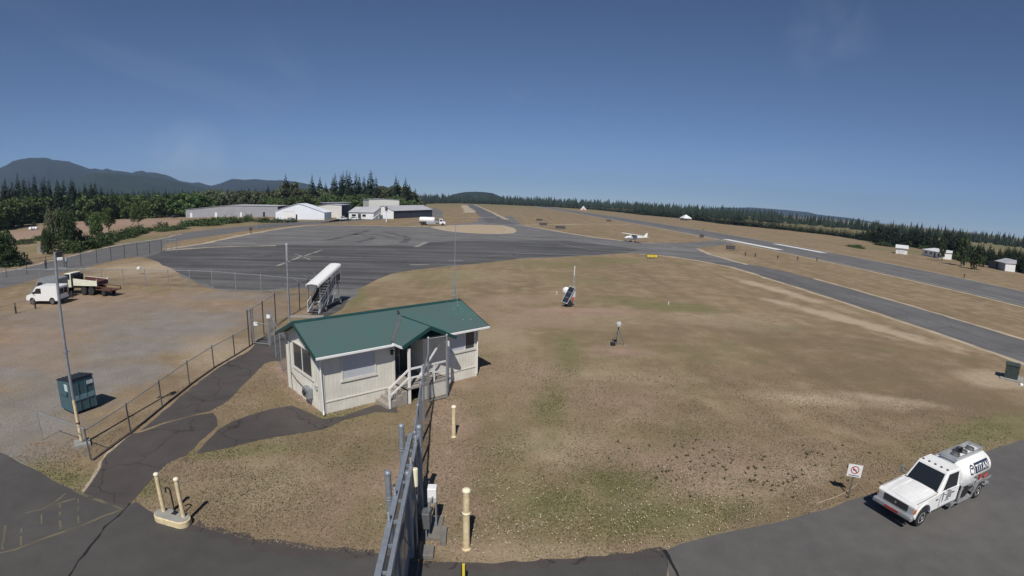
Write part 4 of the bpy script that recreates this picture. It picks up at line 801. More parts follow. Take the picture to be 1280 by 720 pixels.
# card-reader island
ic = (-10.52, 12.57); ia = math.atan2((-10.03, 12.57)[1]-(-11.10, 12.68)[1], (-10.03, 12.57)[0]-(-11.10, 12.68)[0])
t = empty('kerb_island', (*ic, 0), ia, 'rounded cream-sided concrete island at the driveway edge carrying two bollards', 'kerb island')
pl = [(-.38+.29*math.cos(R(a)), .29*math.sin(R(a))) for a in range(90, 271, 18)]+[(.42+.29*math.cos(R(a)), .29*math.sin(R(a))) for a in range(-90, 91, 18)]
b = MB(); b.prism(pl, 0, .24, plane='xy'); b.build('kerb_side', 'cream', t, bevel=.03); b = MB(); b.prism([(x*.94, y*.9) for x, y in pl], .236, .262, plane='xy'); b.build('kerb_top', 'concrete', t)
def onisl(u, v): return (ic[0]+u*math.cos(ia)-v*math.sin(ia), ic[1]+u*math.sin(ia)+v*math.cos(ia))
for u, lab in ((-.38, 'nearer-the-path one of two cream bollards on the concrete island by the driveway'), (.44, 'nearer-the-gate one of two cream bollards on the concrete island by the driveway')):
    bx_, by_ = onisl(u, .08); t = empty('bollard', (bx_, by_, .262), 0, lab, 'bollard', 'bollards on the driveway island'); h = 1.32
    b = MB(); b.lathe([(.07, 0), (.07, h)], 16); b.build('post', 'cream', t); b = MB(); b.lathe([(.085, h), (.09, h+.04), (.07, h+.07), (.02, h+.08)], 16); b.build('cap', 'creamcap', t)
px_, py_ = onisl(.06, .12); t = empty('card_reader_post', (px_, py_, .262), ia, 'black hooked gooseneck post standing between the two island bollards', 'post')
b = MB(); pts = [(0, 0, 0), (0, 0, .82)]+[(-.10+.10*math.cos(R(a)), 0, .82+.10*math.sin(R(a))) for a in range(0, 181, 30)]+[(-.2, 0, .72)]; b.tube(pts, .028, 8); b.build('gooseneck', 'blackmetal', t)
b = MB(); b.box(-.09, .09, -.09, .09, 0, .02); b.lathe([(.07, .02), (.05, .07)], 10); b.build('base_plate', 'blackmetal', t)

# ------------------------------------------------------------------ light pole with sensors
pp = (-17.78, 16.30)
t = empty('sensor_pole', (*pp, 0), R(47), 'tall grey steel pole with yellow foot, crossarm and small camera beside the low fence', 'pole')
b = MB(); b.bar((0, 0, .15), (0, 0, 2.0), .075, 14); b.build('painted_foot', 'cream', t); b = MB(); b.bar((0, 0, 2.0), (0, 0, 8.05), .068, 14, .058); b.build('pole', 'zinc', t)
b = MB(); b.lathe([(.09, .1), (.09, .2)], 12); b.box(-.35, .35, -.35, .35, 0, .12); b.build('base_pad', 'concrete', t)
b = MB(); b.lathe([(.09, 4.0), (.095, 4.05), (.09, 4.1)], 12); b.box(-.17, .17, -.02, .02, 4.03, 4.07); b.build('band_clamp', 'zinc', t)
b = MB(); b.lathe([(.085, .95), (.09, .98), (.085, 1.02)], 12); b.build('lower_clamp', 'rust', t)
b = MB(); b.beam((-.42, 0, 7.42), (.42, 0, 7.42), .06, .06); b.build('crossarm', 'silver', t)
for x in (-.40, .42):
    b = MB(); b.bar((x, 0, 7.42), (x, 0, 7.6), .03, 8); b.lathe([(.05, 7.6), (.06, 7.65), (.045, 7.75), (.02, 7.8)], 10, loc=(x, 0, 0)); b.build('sensor', 'grey_dark' if x < 0 else 'zinc', t)
b = MB(); b.box(.06, .30, -.12, .16, 7.85, 8.1); b.build('camera_housing', 'blackmetal', t, bevel=.03); b = MB(); b.box(.07, .3, -.2, -.121, 7.74, 7.86); b.build('camera_shield', 'white', t, bevel=.02)
# thin mast behind the hut
mp_ = (-12.41, 27.31, 2.60); mt_ = (-12.62, 27.22, 7.38)
t = empty('thin_mast', (mp_[0], mp_[1], 0), 0, 'slender pale steel mast standing behind the left corner of the hut', 'mast')
b = MB(); b.bar((0, 0, 0), (0, 0, mt_[2]-.9), .05, 10, .045); b.build('pole', 'zinc', t); b = MB(); b.bar((0, 0, mt_[2]-.9), (0, 0, mt_[2]), .07, 10); b.build('antenna_sleeve', 'silver', t); b = MB(); b.bar((0, 0, mt_[2]-.02), (.0, 0, mt_[2]+.06), .085, 10); b.build('cap', 'trimgrey', t)

# ------------------------------------------------------------------ dumpster
dc = (-21.32, 19.74)
t = empty('dumpster', (-20.95, 19.5, 0), R(72), 'blue-green steel dumpster with black lids standing beside the sensor pole', 'dumpster'); t.scale = (.78, .78, 1.12)
b = MB(); b.prism([(-.85, .12), (.85, .12), (.85, 1.35), (-.62, 1.52), (-.85, 1.52)], -.85, .85, plane='yz'); b.build('bin', 'dumpster', t, bevel=.02)
for x in (-.83, -.28, .28, .83):
    b = MB(); b.box(x-.03, x+.03, -.89, -.852, .15, 1.44); b.build('rib', 'dumpster', t)
for x0 in (-.87, .01):
    b = MB(); b.prism([(-.9, 1.545), (.9, 1.375), (.9, 1.415), (-.9, 1.60)], x0, x0+.86, plane='yz'); l_ = b.build('lid', 'dumpster_lid', t)
    r_ = MB()
    for k in range(3): r_.beam((x0+.16+k*.28, -.84, 1.60), (x0+.16+k*.28, .84, 1.42), .09, .05)
    r_.build('lid_rib', 'dumpster_lid', l_)
b = MB(); b.box(-.845, .845, -.885, -.853, .62, .82); b.build('band', 'stripe', t)
b = MB(); b.box(.35, .8, -.893, -.875, 1.2, 1.36); b.build('label_plate', 'sticker', t); b = MB(); b.box(-.88, -.853, -.6, -.2, 1.05, 1.35); b.build('label_plate', 'sticker', t)
for x in (-.95, .87):
    b = MB(); b.box(x, x+.08, -.5, .5, .85, 1.0); b.build('fork_pocket', 'dumpster', t)
for x, y in ((-.7, -.7), (.7, -.7), (-.7, .7), (.7, .7)):
    b = MB(); b.lathe([(.07, -.03), (.08, 0), (.07, .03)], 10, axis='x', loc=(x, y, .08)); b.build('wheel', 'black', t)

# ------------------------------------------------------------------ vehicles
def wheel(parent, x, y, r, wd, rim='silver', dual=False):
    b = MB(); s = 1 if y > 0 else -1
    b.lathe([(r*.62, -wd/2), (r*.93, -wd/2), (r, -wd*.32), (r, wd*.32), (r*.93, wd/2), (r*.62, wd/2)], 20, axis='y', loc=(x, y, r)); o = b.build('wheel', 'black', parent)
    b = MB(); e = wd/2+.006
    b.lathe([(r*.62, -e*s*.2), (r*.62, e*s), (r*.5, e*s*1.0), (r*.42, e*s*.6), (r*.2, e*s*.7), (r*.18, e*s*1.1), (r*.05, e*s*1.1)], 16, axis='y', loc=(x, y, r)); q_ = b.build('rim', rim, o)
    return o
def fuel_truck():
    hd = math.atan2(-1.15, -4.03); T = empty('fuel_truck', (15.98, 14.2, 0), hd, 'white refuelling truck with rounded tank and dark lettered panel parked at the roadside', 'truck')
    T.scale = (.87, .87, .87); fx, rx = 2.35, -2.35
    def side_poly():
        p = [(3.02, .62), (3.04, .98), (2.92, 1.08), (1.35, 1.20), (-.30, 1.20), (-.30, .50), (1.75, .48)]
        a = arc(fx, .45, .52, 176, 4, 12); p = p[:6]+[(fx-.54, .48)]+a+[(fx+.54, .5), (2.95, .55)]
        return p
    b = MB(); b.prism(side_poly(), -.95, .95); b.build('body', 'white', T, bevel=.045, seg=3)
    # raised bonnet crown and cowl
    b = MB(); b.loft([[(x, y, z) for y, z in ((-.86*k, zb-.04), (-.60*k, zb+.035), (0, zb+.05), (.60*k, zb+.035), (.86*k, zb-.04), (.8*k, zb-.1), (-.8*k, zb-.1))] for x, zb, k in ((2.93, 1.05, .97), (2.2, 1.14, 1.0), (1.38, 1.205, 1.0))]); b.build('bonnet', 'white', T, bevel=.02)
    b = MB()
    for y in (-.45, .45): b.loft([[(2.85, y-.05, 1.07), (2.85, y+.05, 1.07), (2.85, y+.02, 1.105), (2.85, y-.02, 1.105)], [(1.5, y-.05, 1.21), (1.5, y+.05, 1.21), (1.5, y+.02, 1.262), (1.5, y-.02, 1.262)]])
    b.build('bonnet_ridge', 'white', T)
    b = MB(); b.box(1.365, 1.385, -.86, .86, 1.19, 1.236); b.build('cowl_gap', 'grey_dark', T)
    for y in (-.885, .885): b = MB(); b.beam((1.5, y, 1.192), (2.9, y, 1.088), .014, .03); b.build('bonnet_gap', 'grey_dark', T)
    # greenhouse : pillars + roof as one shell, glazing proud of it
    zr, zb = 1.93, 1.17
    def sec(x, z, hw): return [(x, -hw, z), (x, hw, z)]
    b = MB(); vs = [(1.34, -.90, zb), (1.34, .90, zb), (-.28, .93, zb), (-.28, -.93, zb), (.72, -.76, zr), (.72, .76, zr), (-.26, .80, zr), (-.26, -.80, zr)]
    b.add(vs, [(0, 3, 2, 1), (4, 5, 6, 7), (0, 1, 5, 4), (1, 2, 6, 5), (2, 3, 7, 6), (3, 0, 4, 7)]); b.build('cab', 'white', T, bevel=.05, seg=3)
    def lerp(a, c, t): return tuple(a[i]+(c[i]-a[i])*t for i in range(3))
    def pane(nm, A, B, C_, D, mu0, mu1, mv0, mv1, off, mt='glass'):
        def P(u, v):
            lo = lerp(A, B, u); hi = lerp(D, C_, u); p = lerp(lo, hi, v); return tuple(p[i]+off[i] for i in range(3))
        b = MB(); q_ = [P(mu0, mv0), P(mu1, mv0), P(mu1, mv1), P(mu0, mv1)]; k = [tuple(p[i]-off[i]*2.2 for i in range(3)) for p in q_]
        b.add(q_+k, [(0, 1, 2, 3), (4, 7, 6, 5), (0, 4, 5, 1), (1, 5, 6, 2), (2, 6, 7, 3), (3, 7, 4, 0)]); return b.build(nm, mt, T)
    pane('windscreen', vs[0], vs[1], vs[5], vs[4], .07, .93, .06, .86, (.013, 0, .011))
    b = MB(); b.box(0, .002, -.08, .06, -.05, .05, None, Matrix.Rotation(R(-50), 3, 'Y'), (.83, 0, 1.80)); b.build('mirror_inside', 'trimgrey', T)
    for y in (.45, -.25):
        b = MB(); b.bar((1.30, y, 1.215), (1.12, y-.45, 1.40), .012, 5); b.build('wiper', 'blackmetal', T)
    for s in (1, -1):
        i0, i1, j1, j0 = (1, 2, 6, 5) if s > 0 else (0, 3, 7, 4)
        pane('side_window', vs[i0], vs[i1], vs[j1], vs[j0], .16, .86, .08, .86, (0, .014*s, .003))
        b = MB(); b.prism([(1.18, .56), (1.20, 1.17), (.06, 1.19), (.06, .54)], .952*s, .966*s); d = b.build('door', 'white', T, bevel=.006); b = MB(); b.prism([(1.205, .54), (1.225, 1.185), (.04, 1.205), (.04, .52)], .9505*s, .957*s); b.build('door_seal', 'grey_dark', d)
        b = MB(); b.box(.14, .30, .966*s, .99*s, 1.00, 1.04); b.build('door_handle', 'blackmetal', d)
        b = MB(); b.bar((1.12, .95*s, 1.15), (1.12, 1.2*s, 1.2), .015, 6); b.bar((1.12, .95*s, 1.35), (1.12, 1.2*s, 1.4), .012, 6); mr = b.build('wing_mirror', 'blackmetal', T)
        b = MB(); b.box(1.08, 1.14, min(1.14*s, 1.32*s), max(1.14*s, 1.32*s), 1.16, 1.46); b.build('mirror_head', 'silver', mr, bevel=.02)
        b = MB(); b.prism(arc(fx, .45, .60, 176, 4, 12)+arc(fx, .45, .53, 4, 176, 12), .945*s, .985*s); b.build('wheel_arch', 'white', T)
    for y in (-.62, -.31, 0, .31, .62):
        b = MB(); b.lathe([(.055, 0), (.06, .03), (.03, .06)], 8, loc=(.60, y, 1.925)); b.build('roof_light', 'grey_dark', T)
    # front
    b = MB(); b.box(3.03, 3.055, -.60, .60, .68, .95); g_ = b.build('grille', 'blackmetal', T)
    b = MB()
    for k in range(5): b.box(3.056, 3.066, -.58, .58, .705+k*.05, .72+k*.05)
    for k in range(7): b.box(3.056, 3.068, -.51+k*.17-.008, -.51+k*.17+.008, .69, .94)
    b.build('grille_bar', 'grey_dark', g_, kind='stuff'); b = MB(); b.lathe([(.06, 0), (.06, .012), (.03, .016)], 14, axis='x', loc=(3.066, 0, .82)); b.build('badge', 'chrome', g_)
    for s in (1, -1):
        b = MB(); b.box(3.01, 3.05, min(.62*s, .90*s), max(.62*s, .90*s), .74, .93); b.build('headlight', 'clearlens', T, bevel=.012)
        b = MB(); b.box(2.90, 3.035, min(.905*s, .962*s), max(.905*s, .962*s), .72, .93); b.build('turn_signal', 'amber', T, bevel=.01)
    b = MB(); b.box(3.02, 3.24, -.99, .99, .44, .64); bp = b.build('bumper', 'silver', T, bevel=.04)
    b = MB(); b.box(3.242, 3.252, -.34, .34, .50, .60); b.build('licence_plate', 'red', bp)
    b = MB(); b.box(3.243, 3.26, -.95, .95, .47, .50); b.build('bumper_trim', 'grey_dark', bp)
    b = MB(); b.box(-.9, 2.95, -.42, -.30, .42, .58); b.box(-3.15, 2.95, .30, .42, .42, .58); b.box(-3.15, -.9, -.42, -.30, .42, .58); b.build('chassis', 'blackmetal', T)
    for s in (1, -1):
        wheel(T, fx, .84*s, .39, .25, 'silver'); wheel(T, rx, .86*s, .39, .26, 'silver'); wheel(T, rx, .56*s, .39, .24, 'blackmetal')
    # bonnet lettering band at the front edge
    b = MB(); b.box(2.90, 2.93, -.68, .68, 1.005, 1.06); b.build('bonnet_strip', 'sticker', T)
    # tank
    def ell(x, k=1.0, n=28): return [(x, .98*k*math.cos(2*math.pi*i/n), 1.42+.60*k*math.sin(2*math.pi*i/n)) for i in range(n)]
    b = MB(); b.loft([ell(-.42, .72), ell(-.46, .90), ell(-.56, 1.0), ell(-3.02, 1.0), ell(-3.12, .92), ell(-3.17, .74)]); tk = b.build('tank', 'white', T, smooth=False, bevel=0)
    for p in tk.data.polygons: p.use_smooth = len(p.vertices) == 4
    for x in (-.62, -1.8, -2.95):
        b = MB(); n = 28; b.loft([[(x-.03, 1.002*.98*math.cos(2*math.pi*i/n), 1.42+.602*math.sin(2*math.pi*i/n)) for i in range(n)], [(x+.03, 1.002*.98*math.cos(2*math.pi*i/n), 1.42+.602*math.sin(2*math.pi*i/n)) for i in range(n)]], caps=False); b.build('tank_band', 'white', tk)
    # walkway trough with rails on top of the tank
    b = MB(); b.box(-2.95, -.42, -.40, .40, 1.96, 2.00); b.box(-2.95, -.50, .36, .40, 2.00, 2.16); b.box(-2.95, -.50, -.40, -.36, 2.00, 2.16); b.box(-2.95, -2.91, -.36, .36, 2.00, 2.16); b.box(-.54, -.50, -.36, .36, 2.00, 2.16)
    b.build('walkway', 'silver', T)
    for x in (-1.05, -1.75, -2.4):
        b = MB(); b.lathe([(.22, 2.00), (.22, 2.07), (.17, 2.11), (.05, 2.13)], 16, loc=(x, 0, 0)); b.box(x-.03, x+.03, -.2, .2, 2.115, 2.15); b.build('hatch', 'zinc_dark', T)
    b = MB(); b.bar((-1.35, .1, 2.1), (-1.35, .1, 2.36), .05, 8); b.build('vent_valve', 'blackmetal', T); b = MB(); b.box(-1.6, -1.35, -.22, .02, 2.02, 2.26); b.build('valve_box', 'grey_dark', T)
    # pump bay and skirt
    b = MB(); y0, y1 = .62, 1.06
    for x in (-.36, -1.60):
        for y in (y0, y1): b.box(x-.03, x+.03, y-.03, y+.03, .36, 1.14)
    b.box(-1.63, -.33, y0, y1+.03, .33, .39); b.box(-1.63, -.33, y0-.03, y1+.05, 1.14, 1.18); b.build('pump_frame', 'silver', T)
    b = MB(); b.box(-1.35, -.40, .60, .66, .4, 1.13); b.lathe([(.27, 0), (.27, .05), (.16, .05), (.16, .28), (.27, .28), (.27, .33)], 18, axis='y', loc=(-.95, .68, .74)); pr = b.build('hose_reel', 'blackmetal', T)
    b = MB(); b.lathe([(.24, .06), (.24, .27)], 18, axis='y', loc=(-.95, .68, .74)); b.build('hose', 'grey_dark', pr)
    b = MB(); b.box(-.66, -.44, .70, .98, .42, .86); b.lathe([(.1, 0), (.1, .04)], 12, axis='y', loc=(-.55, .98, .95)); b.build('meter', 'zinc', T)
    b = MB(); b.bar((-.34, 1.0, .36), (-.05, .98, .36), .03, 6); b.box(-.2, .1, .8, 1.0, .25, .42); b.build('step', 'zinc', T)
    b = MB(); a = arc(rx, .42, .56, 178, 2, 12); b.prism(a+arc(rx, .42, .51, 2, 178, 12), .62, 1.05); b.box(-3.2, -2.62, .62, 1.05, .60, .66); b.build('rear_mudguard', 'silver', T)
    b = MB(); a = arc(rx, .42, .56, 178, 2, 12); b.prism(a+arc(rx, .42, .51, 2, 178, 12), -1.05, -.62); b.box(-3.2, -.4, -1.05, -.62, .86, .90); b.build('rear_mudguard', 'silver', T)
    b = MB(); b.box(-3.22, -3.16, -1.02, 1.02, .46, .60); b.box(-3.24, -1.45, 1.02, 1.05, .86, .98); b.build('rear_bumper', 'silver', T)
    for s in (1, -1):
        b = MB(); b.box(-3.25, -3.222, min(.75*s, .95*s), max(.75*s, .95*s), .49, .57); b.build('tail_light', 'red', T)
    b = MB(); b.bar((-2.2, .93, 1.0), (-2.2, .93, 1.25), .055, 10); b.build('fire_extinguisher', 'red', T); b = MB(); b.bar((-2.6, .95, .99), (-2.9, .95, 1.1), .05, 10); b.build('hose_coupling', 'red', T)
    # lettering and mark on both tank sides
    for s in (1, -1):
        zc, hz = 1.62, .20
        def surf(x, z, o=.006): return (x, s*(.98*math.sqrt(max(0, 1-((z-1.42)/.60)**2))+o), z)
        b = MB(); N_ = 6
        for k in range(N_):
            za, zb_ = zc-hz+2*hz*k/N_, zc-hz+2*hz*(k+1)/N_; b.quad(surf(-1.50, za), surf(-2.80, za), surf(-2.80, zb_), surf(-1.50, zb_))
        b.build('logo_panel', 'bluevan', tk)
        cu = bpy.data.curves.new('lettering', 'FONT'); cu.body = 'TITAN'; cu.align_x = 'CENTER'; cu.align_y = 'CENTER'; cu.size = .42; cu.space_character = 1.12; cu.offset = .004
        fo = bpy.data.objects.new('lettering_source', cu); C.objects.link(fo); bpy.context.view_layer.update()
        me = bpy.data.meshes.new_from_object(fo.evaluated_get(bpy.context.evaluated_depsgraph_get())); bpy.data.objects.remove(fo); bpy.data.curves.remove(cu)
        bb = bmesh.new(); bb.from_mesh(me)
        for k in range(-6, 7): bmesh.ops.bisect_plane(bb, geom=bb.verts[:]+bb.edges[:]+bb.faces[:], plane_co=(0, k*.03, 0), plane_no=(0, 1, 0))
        xs_ = [v.co.x for v in bb.verts]; ys_ = [v.co.y for v in bb.verts]; kx = 1.14/(max(xs_)-min(xs_)); ky = .27/(max(ys_)-min(ys_)); mx_ = (max(xs_)+min(xs_))/2; my_ = (max(ys_)+min(ys_))/2
        for v in bb.verts: v.co = surf(-2.15-s*(v.co.x-mx_)*kx, zc+(v.co.y-my_)*ky, .012)
        bmesh.ops.recalc_face_normals(bb, faces=bb.faces); bb.to_mesh(me); bb.free(); me.materials.clear(); me.materials.append(M['white']); me.name = 'lettering'
        o = bpy.data.objects.new('lettering', me); C.objects.link(o); o.parent = tk
        b = MB(); k0 = 20
        for i in range(k0):
            a0, a1 = 2*math.pi*i/k0, 2*math.pi*(i+1)/k0
            q_ = [(-1.24+.22*math.cos(a), zc+.20*math.sin(a)) for a in (a0, a1)]; q2 = [(-1.24+.165*math.cos(a), zc+.15*math.sin(a)) for a in (a1, a0)]
            b.quad(*[surf(x, z, .007) for x, z in q_+q2])
        d = -1 if s > 0 else 1
        for pl in ([(-.10, .10), (.11, .10), (.11, .05), (-.10, .05)], [(.11, .06), (.04, .06), (-.06, -.15), (.01, -.15)]):
            b.quad(*[surf(-1.24+d*u, zc+v, .008) for u, v in pl])
        b.build('round_emblem', 'bluevan', tk, fix=False)
        b = MB(); b.box(.45, .80, min(.967*s, .972*s), max(.967*s, .972*s), .72, .78); b.box(.52, .74, min(.967*s, .972*s), max(.967*s, .972*s), .80, 1.0); b.build('door_decal', 'greyvan', T)
        b = MB(); b.box(1.36, 1.56, min(.951*s, .962*s), max(.951*s, .962*s), .93, .99); b.build('fender_badge', 'grey_dark', T)
    return T
fuel_truck()
# sign at the road edge in front of the fuel truck
t = empty('warning_sign', (*(12.82, 15.34), 0), R(-30), 'small white warning sign with red ring on a thin post before the fuel truck', 'sign')
b = MB(); b.box(-.025, .025, -.02, .02, 0, 1.15); b.build('post', 'zinc_dark', t)
b = MB(); b.box(-.27, .27, -.028, -.021, .78, 1.28); pl_ = b.build('sign_plate', 'white', t)
b = MB(); k = 20
for i in range(k):
    a0, a1 = 2*math.pi*i/k, 2*math.pi*(i+1)/k; b.quad((.16*math.cos(a0), -.031, 1.06+.16*math.sin(a0)), (.16*math.cos(a1), -.031, 1.06+.16*math.sin(a1)), (.125*math.cos(a1), -.031, 1.06+.125*math.sin(a1)), (.125*math.cos(a0), -.031, 1.06+.125*math.sin(a0)))
b.quad((-.12, -.0312, 1.15), (-.09, -.0312, 1.18), (.12, -.0312, .97), (.09, -.0312, .94)); b.build('prohibition_ring', 'red', pl_, fix=False)
b = MB(); b.quad((-.08, -.0305, 1.03), (.06, -.0305, 1.03), (.06, -.0305, 1.08), (-.08, -.0305, 1.08)); b.build('pictogram', 'blackmetal', pl_, fix=False); b = MB(); b.quad((-.2, -.0305, .82), (.2, -.0305, .82), (.2, -.0305, .85), (-.2, -.0305, .85)); b.build('pictogram', 'blackmetal', pl_, fix=False)
b = MB(); b.bar((.03, .0, .6), (.45, .5, 0), .01, 5); b.build('stay_wire', 'zinc', t)
t = empty('grounding_cable', (*(13.25, 15.35), .02), 0, 'pale thin cable lying on the grass edge between the warning sign and the truck', 'cable')
ox, oy = (13.25, 15.35); b = MB(); b.tube([(x-ox, y-oy, z) for (x, y), z in zip([(11.14, 14.94), (12.18, 15.23), (13.17, 15.68), (13.71, 16.04), (13.67, 15.53), (13.67, 14.97), (13.99, 14.67)], (0, .01, .02, .02, .0, .0, .3))], .014, 6); b.build('cable', 'gravel_edge', t)

# utility box at the right edge
t = empty('utility_box', (36.0, 27.4, 0), R(38), 'dark green metal utility box on a pad in the grass beyond the fuel truck', 'utility box')
b = MB(); b.box(-.55, .55, -.5, .5, .08, 1.0); b.build('cabinet', 'plum', t, bevel=.03); b = MB(); b.prism([(-.56, 1.0), (.56, 1.0), (.50, 1.08), (-.5, 1.1)], -.58, .58, plane='yz'); b.build('lid', 'plum', t, bevel=.015)
b = MB(); b.box(-.9, .9, -.95, .75, 0, .08); b.build('pad', 'concrete', t)
for x in (-.28, .28): b = MB(); b.box(x-.25, x+.25, -.515, -.501, .14, .94); d_ = b.build('door', 'plum', t); b = MB(); b.box(x-.03, x+.03, -.54, -.516, .5, .6); b.build('door_handle', 'zinc_dark', d_)
t = empty('ground_marker', (*(35.38, 25.86), 0), 0, 'tiny white cap on the ground in front of the dark utility box', 'marker'); b = MB(); b.lathe([(.15, 0), (.15, .08), (.08, .14)], 12); b.build('cap', 'white', t)

# ------------------------------------------------------------------ vans and tipper in the gravel lot
def van(loc, hd, paint, label, high=0.0, L=5.2, H=2.05, cat='van', group=None, windows=True, rack=False):
    T = empty('parked_van', (*loc, 0), hd, label, cat, group); T.scale = (.88, .88, .9); h = L/2; fx, rx = h-.85, -h+1.05; w_ = .98
    p = [(h-.05, .5), (h, .75), (h-.08, 1.02), (h-.85, 1.22), (h-1.45, 1.92+high), (h-1.75, H+high), (-h+.1, H+high), (-h, H-.1+high), (-h, .45)]
    p += [(rx-.42, .42)]+arc(rx, .38, .42, 178, 2, 8)+[(rx+.42, .42), (fx-.42, .42)]+arc(fx, .38, .42, 178, 2, 8)+[(fx+.42, .42)]
    b = MB(); b.prism(p, -w_, w_); b.build('body', paint, T, bevel=.06)
    b = MB(); a = (h-.87, 1.26); c = (h-1.42, 1.88+high); n = (.012, .01); b.prism([(a[0]+n[0], a[1]+n[1]), (c[0]+n[0], c[1]+n[1]), (c[0]-.03, c[1]-.02), (a[0]-.03, a[1]-.02)], -.82, .82); b.build('windscreen', 'glass', T)
    for s in (1, -1):
        b = MB(); b.prism([(h-1.05, 1.22), (h-1.58, 1.80+high*.6), (h-2.2, 1.80+high*.6), (h-2.2, 1.22)], w_*s+.002*s, w_*s+.012*s); b.build('side_window', 'glass', T)
        b = MB(); b.prism([(h-1.0, .55), (h-1.0, 1.2), (h-2.25, 1.2), (h-2.25, .55)], w_*s+.001*s, w_*s+.008*s); b.build('door', paint, T)
        b = MB(); b.box(h-1.2, h-1.1, min(w_*s, (w_+.2)*s), max(w_*s, (w_+.2)*s), 1.2, 1.42); b.build('wing_mirror', 'blackmetal', T)
        b = MB(); b.box(h-.03, h+.015, min(.6*s, .88*s), max(.6*s, .88*s), .72, .9); b.build('headlight', 'clearlens', T)
        b = MB(); b.box(-h-.015, -h+.01, min(.78*s, .94*s), max(.78*s, .94*s), .8, 1.2); b.build('tail_light', 'red', T)
        wheel(T, fx, (w_-.12)*s, .36, .22, 'silver'); wheel(T, rx, (w_-.12)*s, .36, .22, 'silver')
    b = MB(); b.box(h-.06, h+.08, -.95, .95, .42, .6); b.build('bumper', 'trimgrey', T, bevel=.03); b = MB(); b.box(-h-.1, -h+.05, -.95, .95, .42, .58); b.build('bumper', 'blackmetal', T, bevel=.03)
    b = MB(); b.box(h+.001, h+.02, -.5, .5, .64, .9); b.build('grille', 'blackmetal', T)
    b = MB(); b.box(-h-.012, -h+.01, -.8, -.04, 1.15, 1.75); b.box(-h-.012, -h+.01, .04, .8, 1.15, 1.75); b.build('rear_window', 'glass', T)
    if rack:
        b = MB()
        for x in (-1.8, -.6, .5): b.beam((x, -.9, H+.1), (x, .9, H+.1), .05, .05)
        for y in (-.85, .85): b.beam((-2.2, y, H+.14), (.8, y, H+.14), .04, .04)
        b.build('roof_rack', 'blackmetal', T)
    return T
van((-46.4, 41.0), R(192), 'white', 'white cargo van parked in the gravel lot, seen behind the sensor pole', L=4.7)
van((-48.5, 43.1), R(192), 'greyvan', 'grey high-roofed van with dark rear parked right behind the white van', .40, 4.6, 2.1)
def tipper():
    T = empty('tipper_truck', (-46.6, 46.4, 0), R(185), 'old pale yellow tipper truck with low bed in the gravel lot', 'truck'); T.scale = (.86, .86, .92)
    p = [(3.55, .75), (3.6, 1.3), (3.4, 1.62), (2.2, 1.72), (2.2, .85)]
    b = MB(); b.prism(p, -.72, .72); b.build('bonnet', 'paleyellow', T, bevel=.08, seg=3)
    for s in (1, -1):
        b = MB(); b.prism(arc(2.85, .52, .74, 172, 8, 10)+arc(2.85, .52, .66, 8, 172, 10), min(.62*s, 1.12*s), max(.62*s, 1.12*s)); b.build('mudguard', 'paleyellow', T, bevel=.02)
        b = MB(); b.lathe([(.13, 0), (.15, .03), (.1, .08)], 12, axis='x', loc=(3.56, .58*s, 1.22)); b.build('headlight', 'clearlens', T)
        b = MB(); b.prism([(2.12, 1.8), (1.95, 2.42), (1.15, 2.42), (1.15, 1.8)], 1.052*s, 1.066*s); b.build('side_window', 'glass', T)
        wheel(T, 2.85, .95*s, .5, .3, 'paleyellow')
        for x in (-1.0, -2.2): wheel(T, x, .98*s, .5, .28, 'grey_dark'); wheel(T, x, .66*s, .5, .28, 'grey_dark')
    b = MB(); b.prism([(2.3, .85), (2.25, 1.72), (2.0, 2.5), (1.0, 2.55), (1.0, .85)], -1.05, 1.05); b.build('cab', 'paleyellow', T, bevel=.07, seg=3)
    b = MB(); b.prism([(2.27, 1.78), (2.05, 2.42), (2.02, 2.40), (2.22, 1.76)], -.92, .92); b.build('windscreen', 'glass', T)
    b = MB(); b.box(.985, .998, -.9, .9, 1.75, 2.4); b.build('rear_window', 'glass', T); b = MB(); b.box(.55, .95, -.95, .95, 1.1, 2.3); b.build('headboard', 'blackmetal', T)
    b = MB(); b.box(-3.3, 3.3, -.5, -.35, .75, 1.0); b.box(-3.3, 3.3, .35, .5, .75, 1.0); b.build('chassis', 'blackmetal', T)
    b = MB(); b.box(-3.3, .5, -1.15, 1.15, 1.1, 1.2); b.build('bed_floor', 'bedred', T)
    for s in (1, -1):
        b = MB(); b.prism([(.5, 1.12), (.5, 1.95), (-3.15, 1.7), (-3.3, 1.95), (-3.3, 1.12)], min(1.12*s, 1.2*s), max(1.12*s, 1.2*s)); b.build('bed_side', 'paleyellow', T)
        b = MB(); b.prism([(.45, 1.2), (.45, 1.9), (-3.1, 1.66), (-3.25, 1.2)], min(1.10*s, 1.118*s), max(1.10*s, 1.118*s)); b.build('bed_lining', 'bedred', T)
    b = MB(); b.box(-3.3, -3.22, -1.1, 1.1, 1.2, 1.6); b.build('tailgate', 'bedred', T)
    b = MB(); b.box(3.6, 3.72, -1.0, 1.0, .55, .8); b.build('bumper', 'grey_dark', T, bevel=.03)
    b = MB(); b.box(-.4, .6, -1.0, -.6, .6, 1.05); b.build('fuel_tank', 'blackmetal', T)
    return T
tipper()
t = empty('rusty_trailer', (-42.6, 46.2, 0), R(172), 'rusty low trailer frame behind the pale yellow tipper truck', 'trailer'); t.scale = (.8, .8, .8)
b = MB(); b.box(-1.6, 1.6, -.9, .9, .75, .85); b.build('deck', 'rust', t)
for x in (-1.5, 1.5):
    for y in (-.85, .85): b = MB(); b.box(x-.05, x+.05, y-.05, y+.05, .85, 1.25); b.build('stake', 'rust', t)
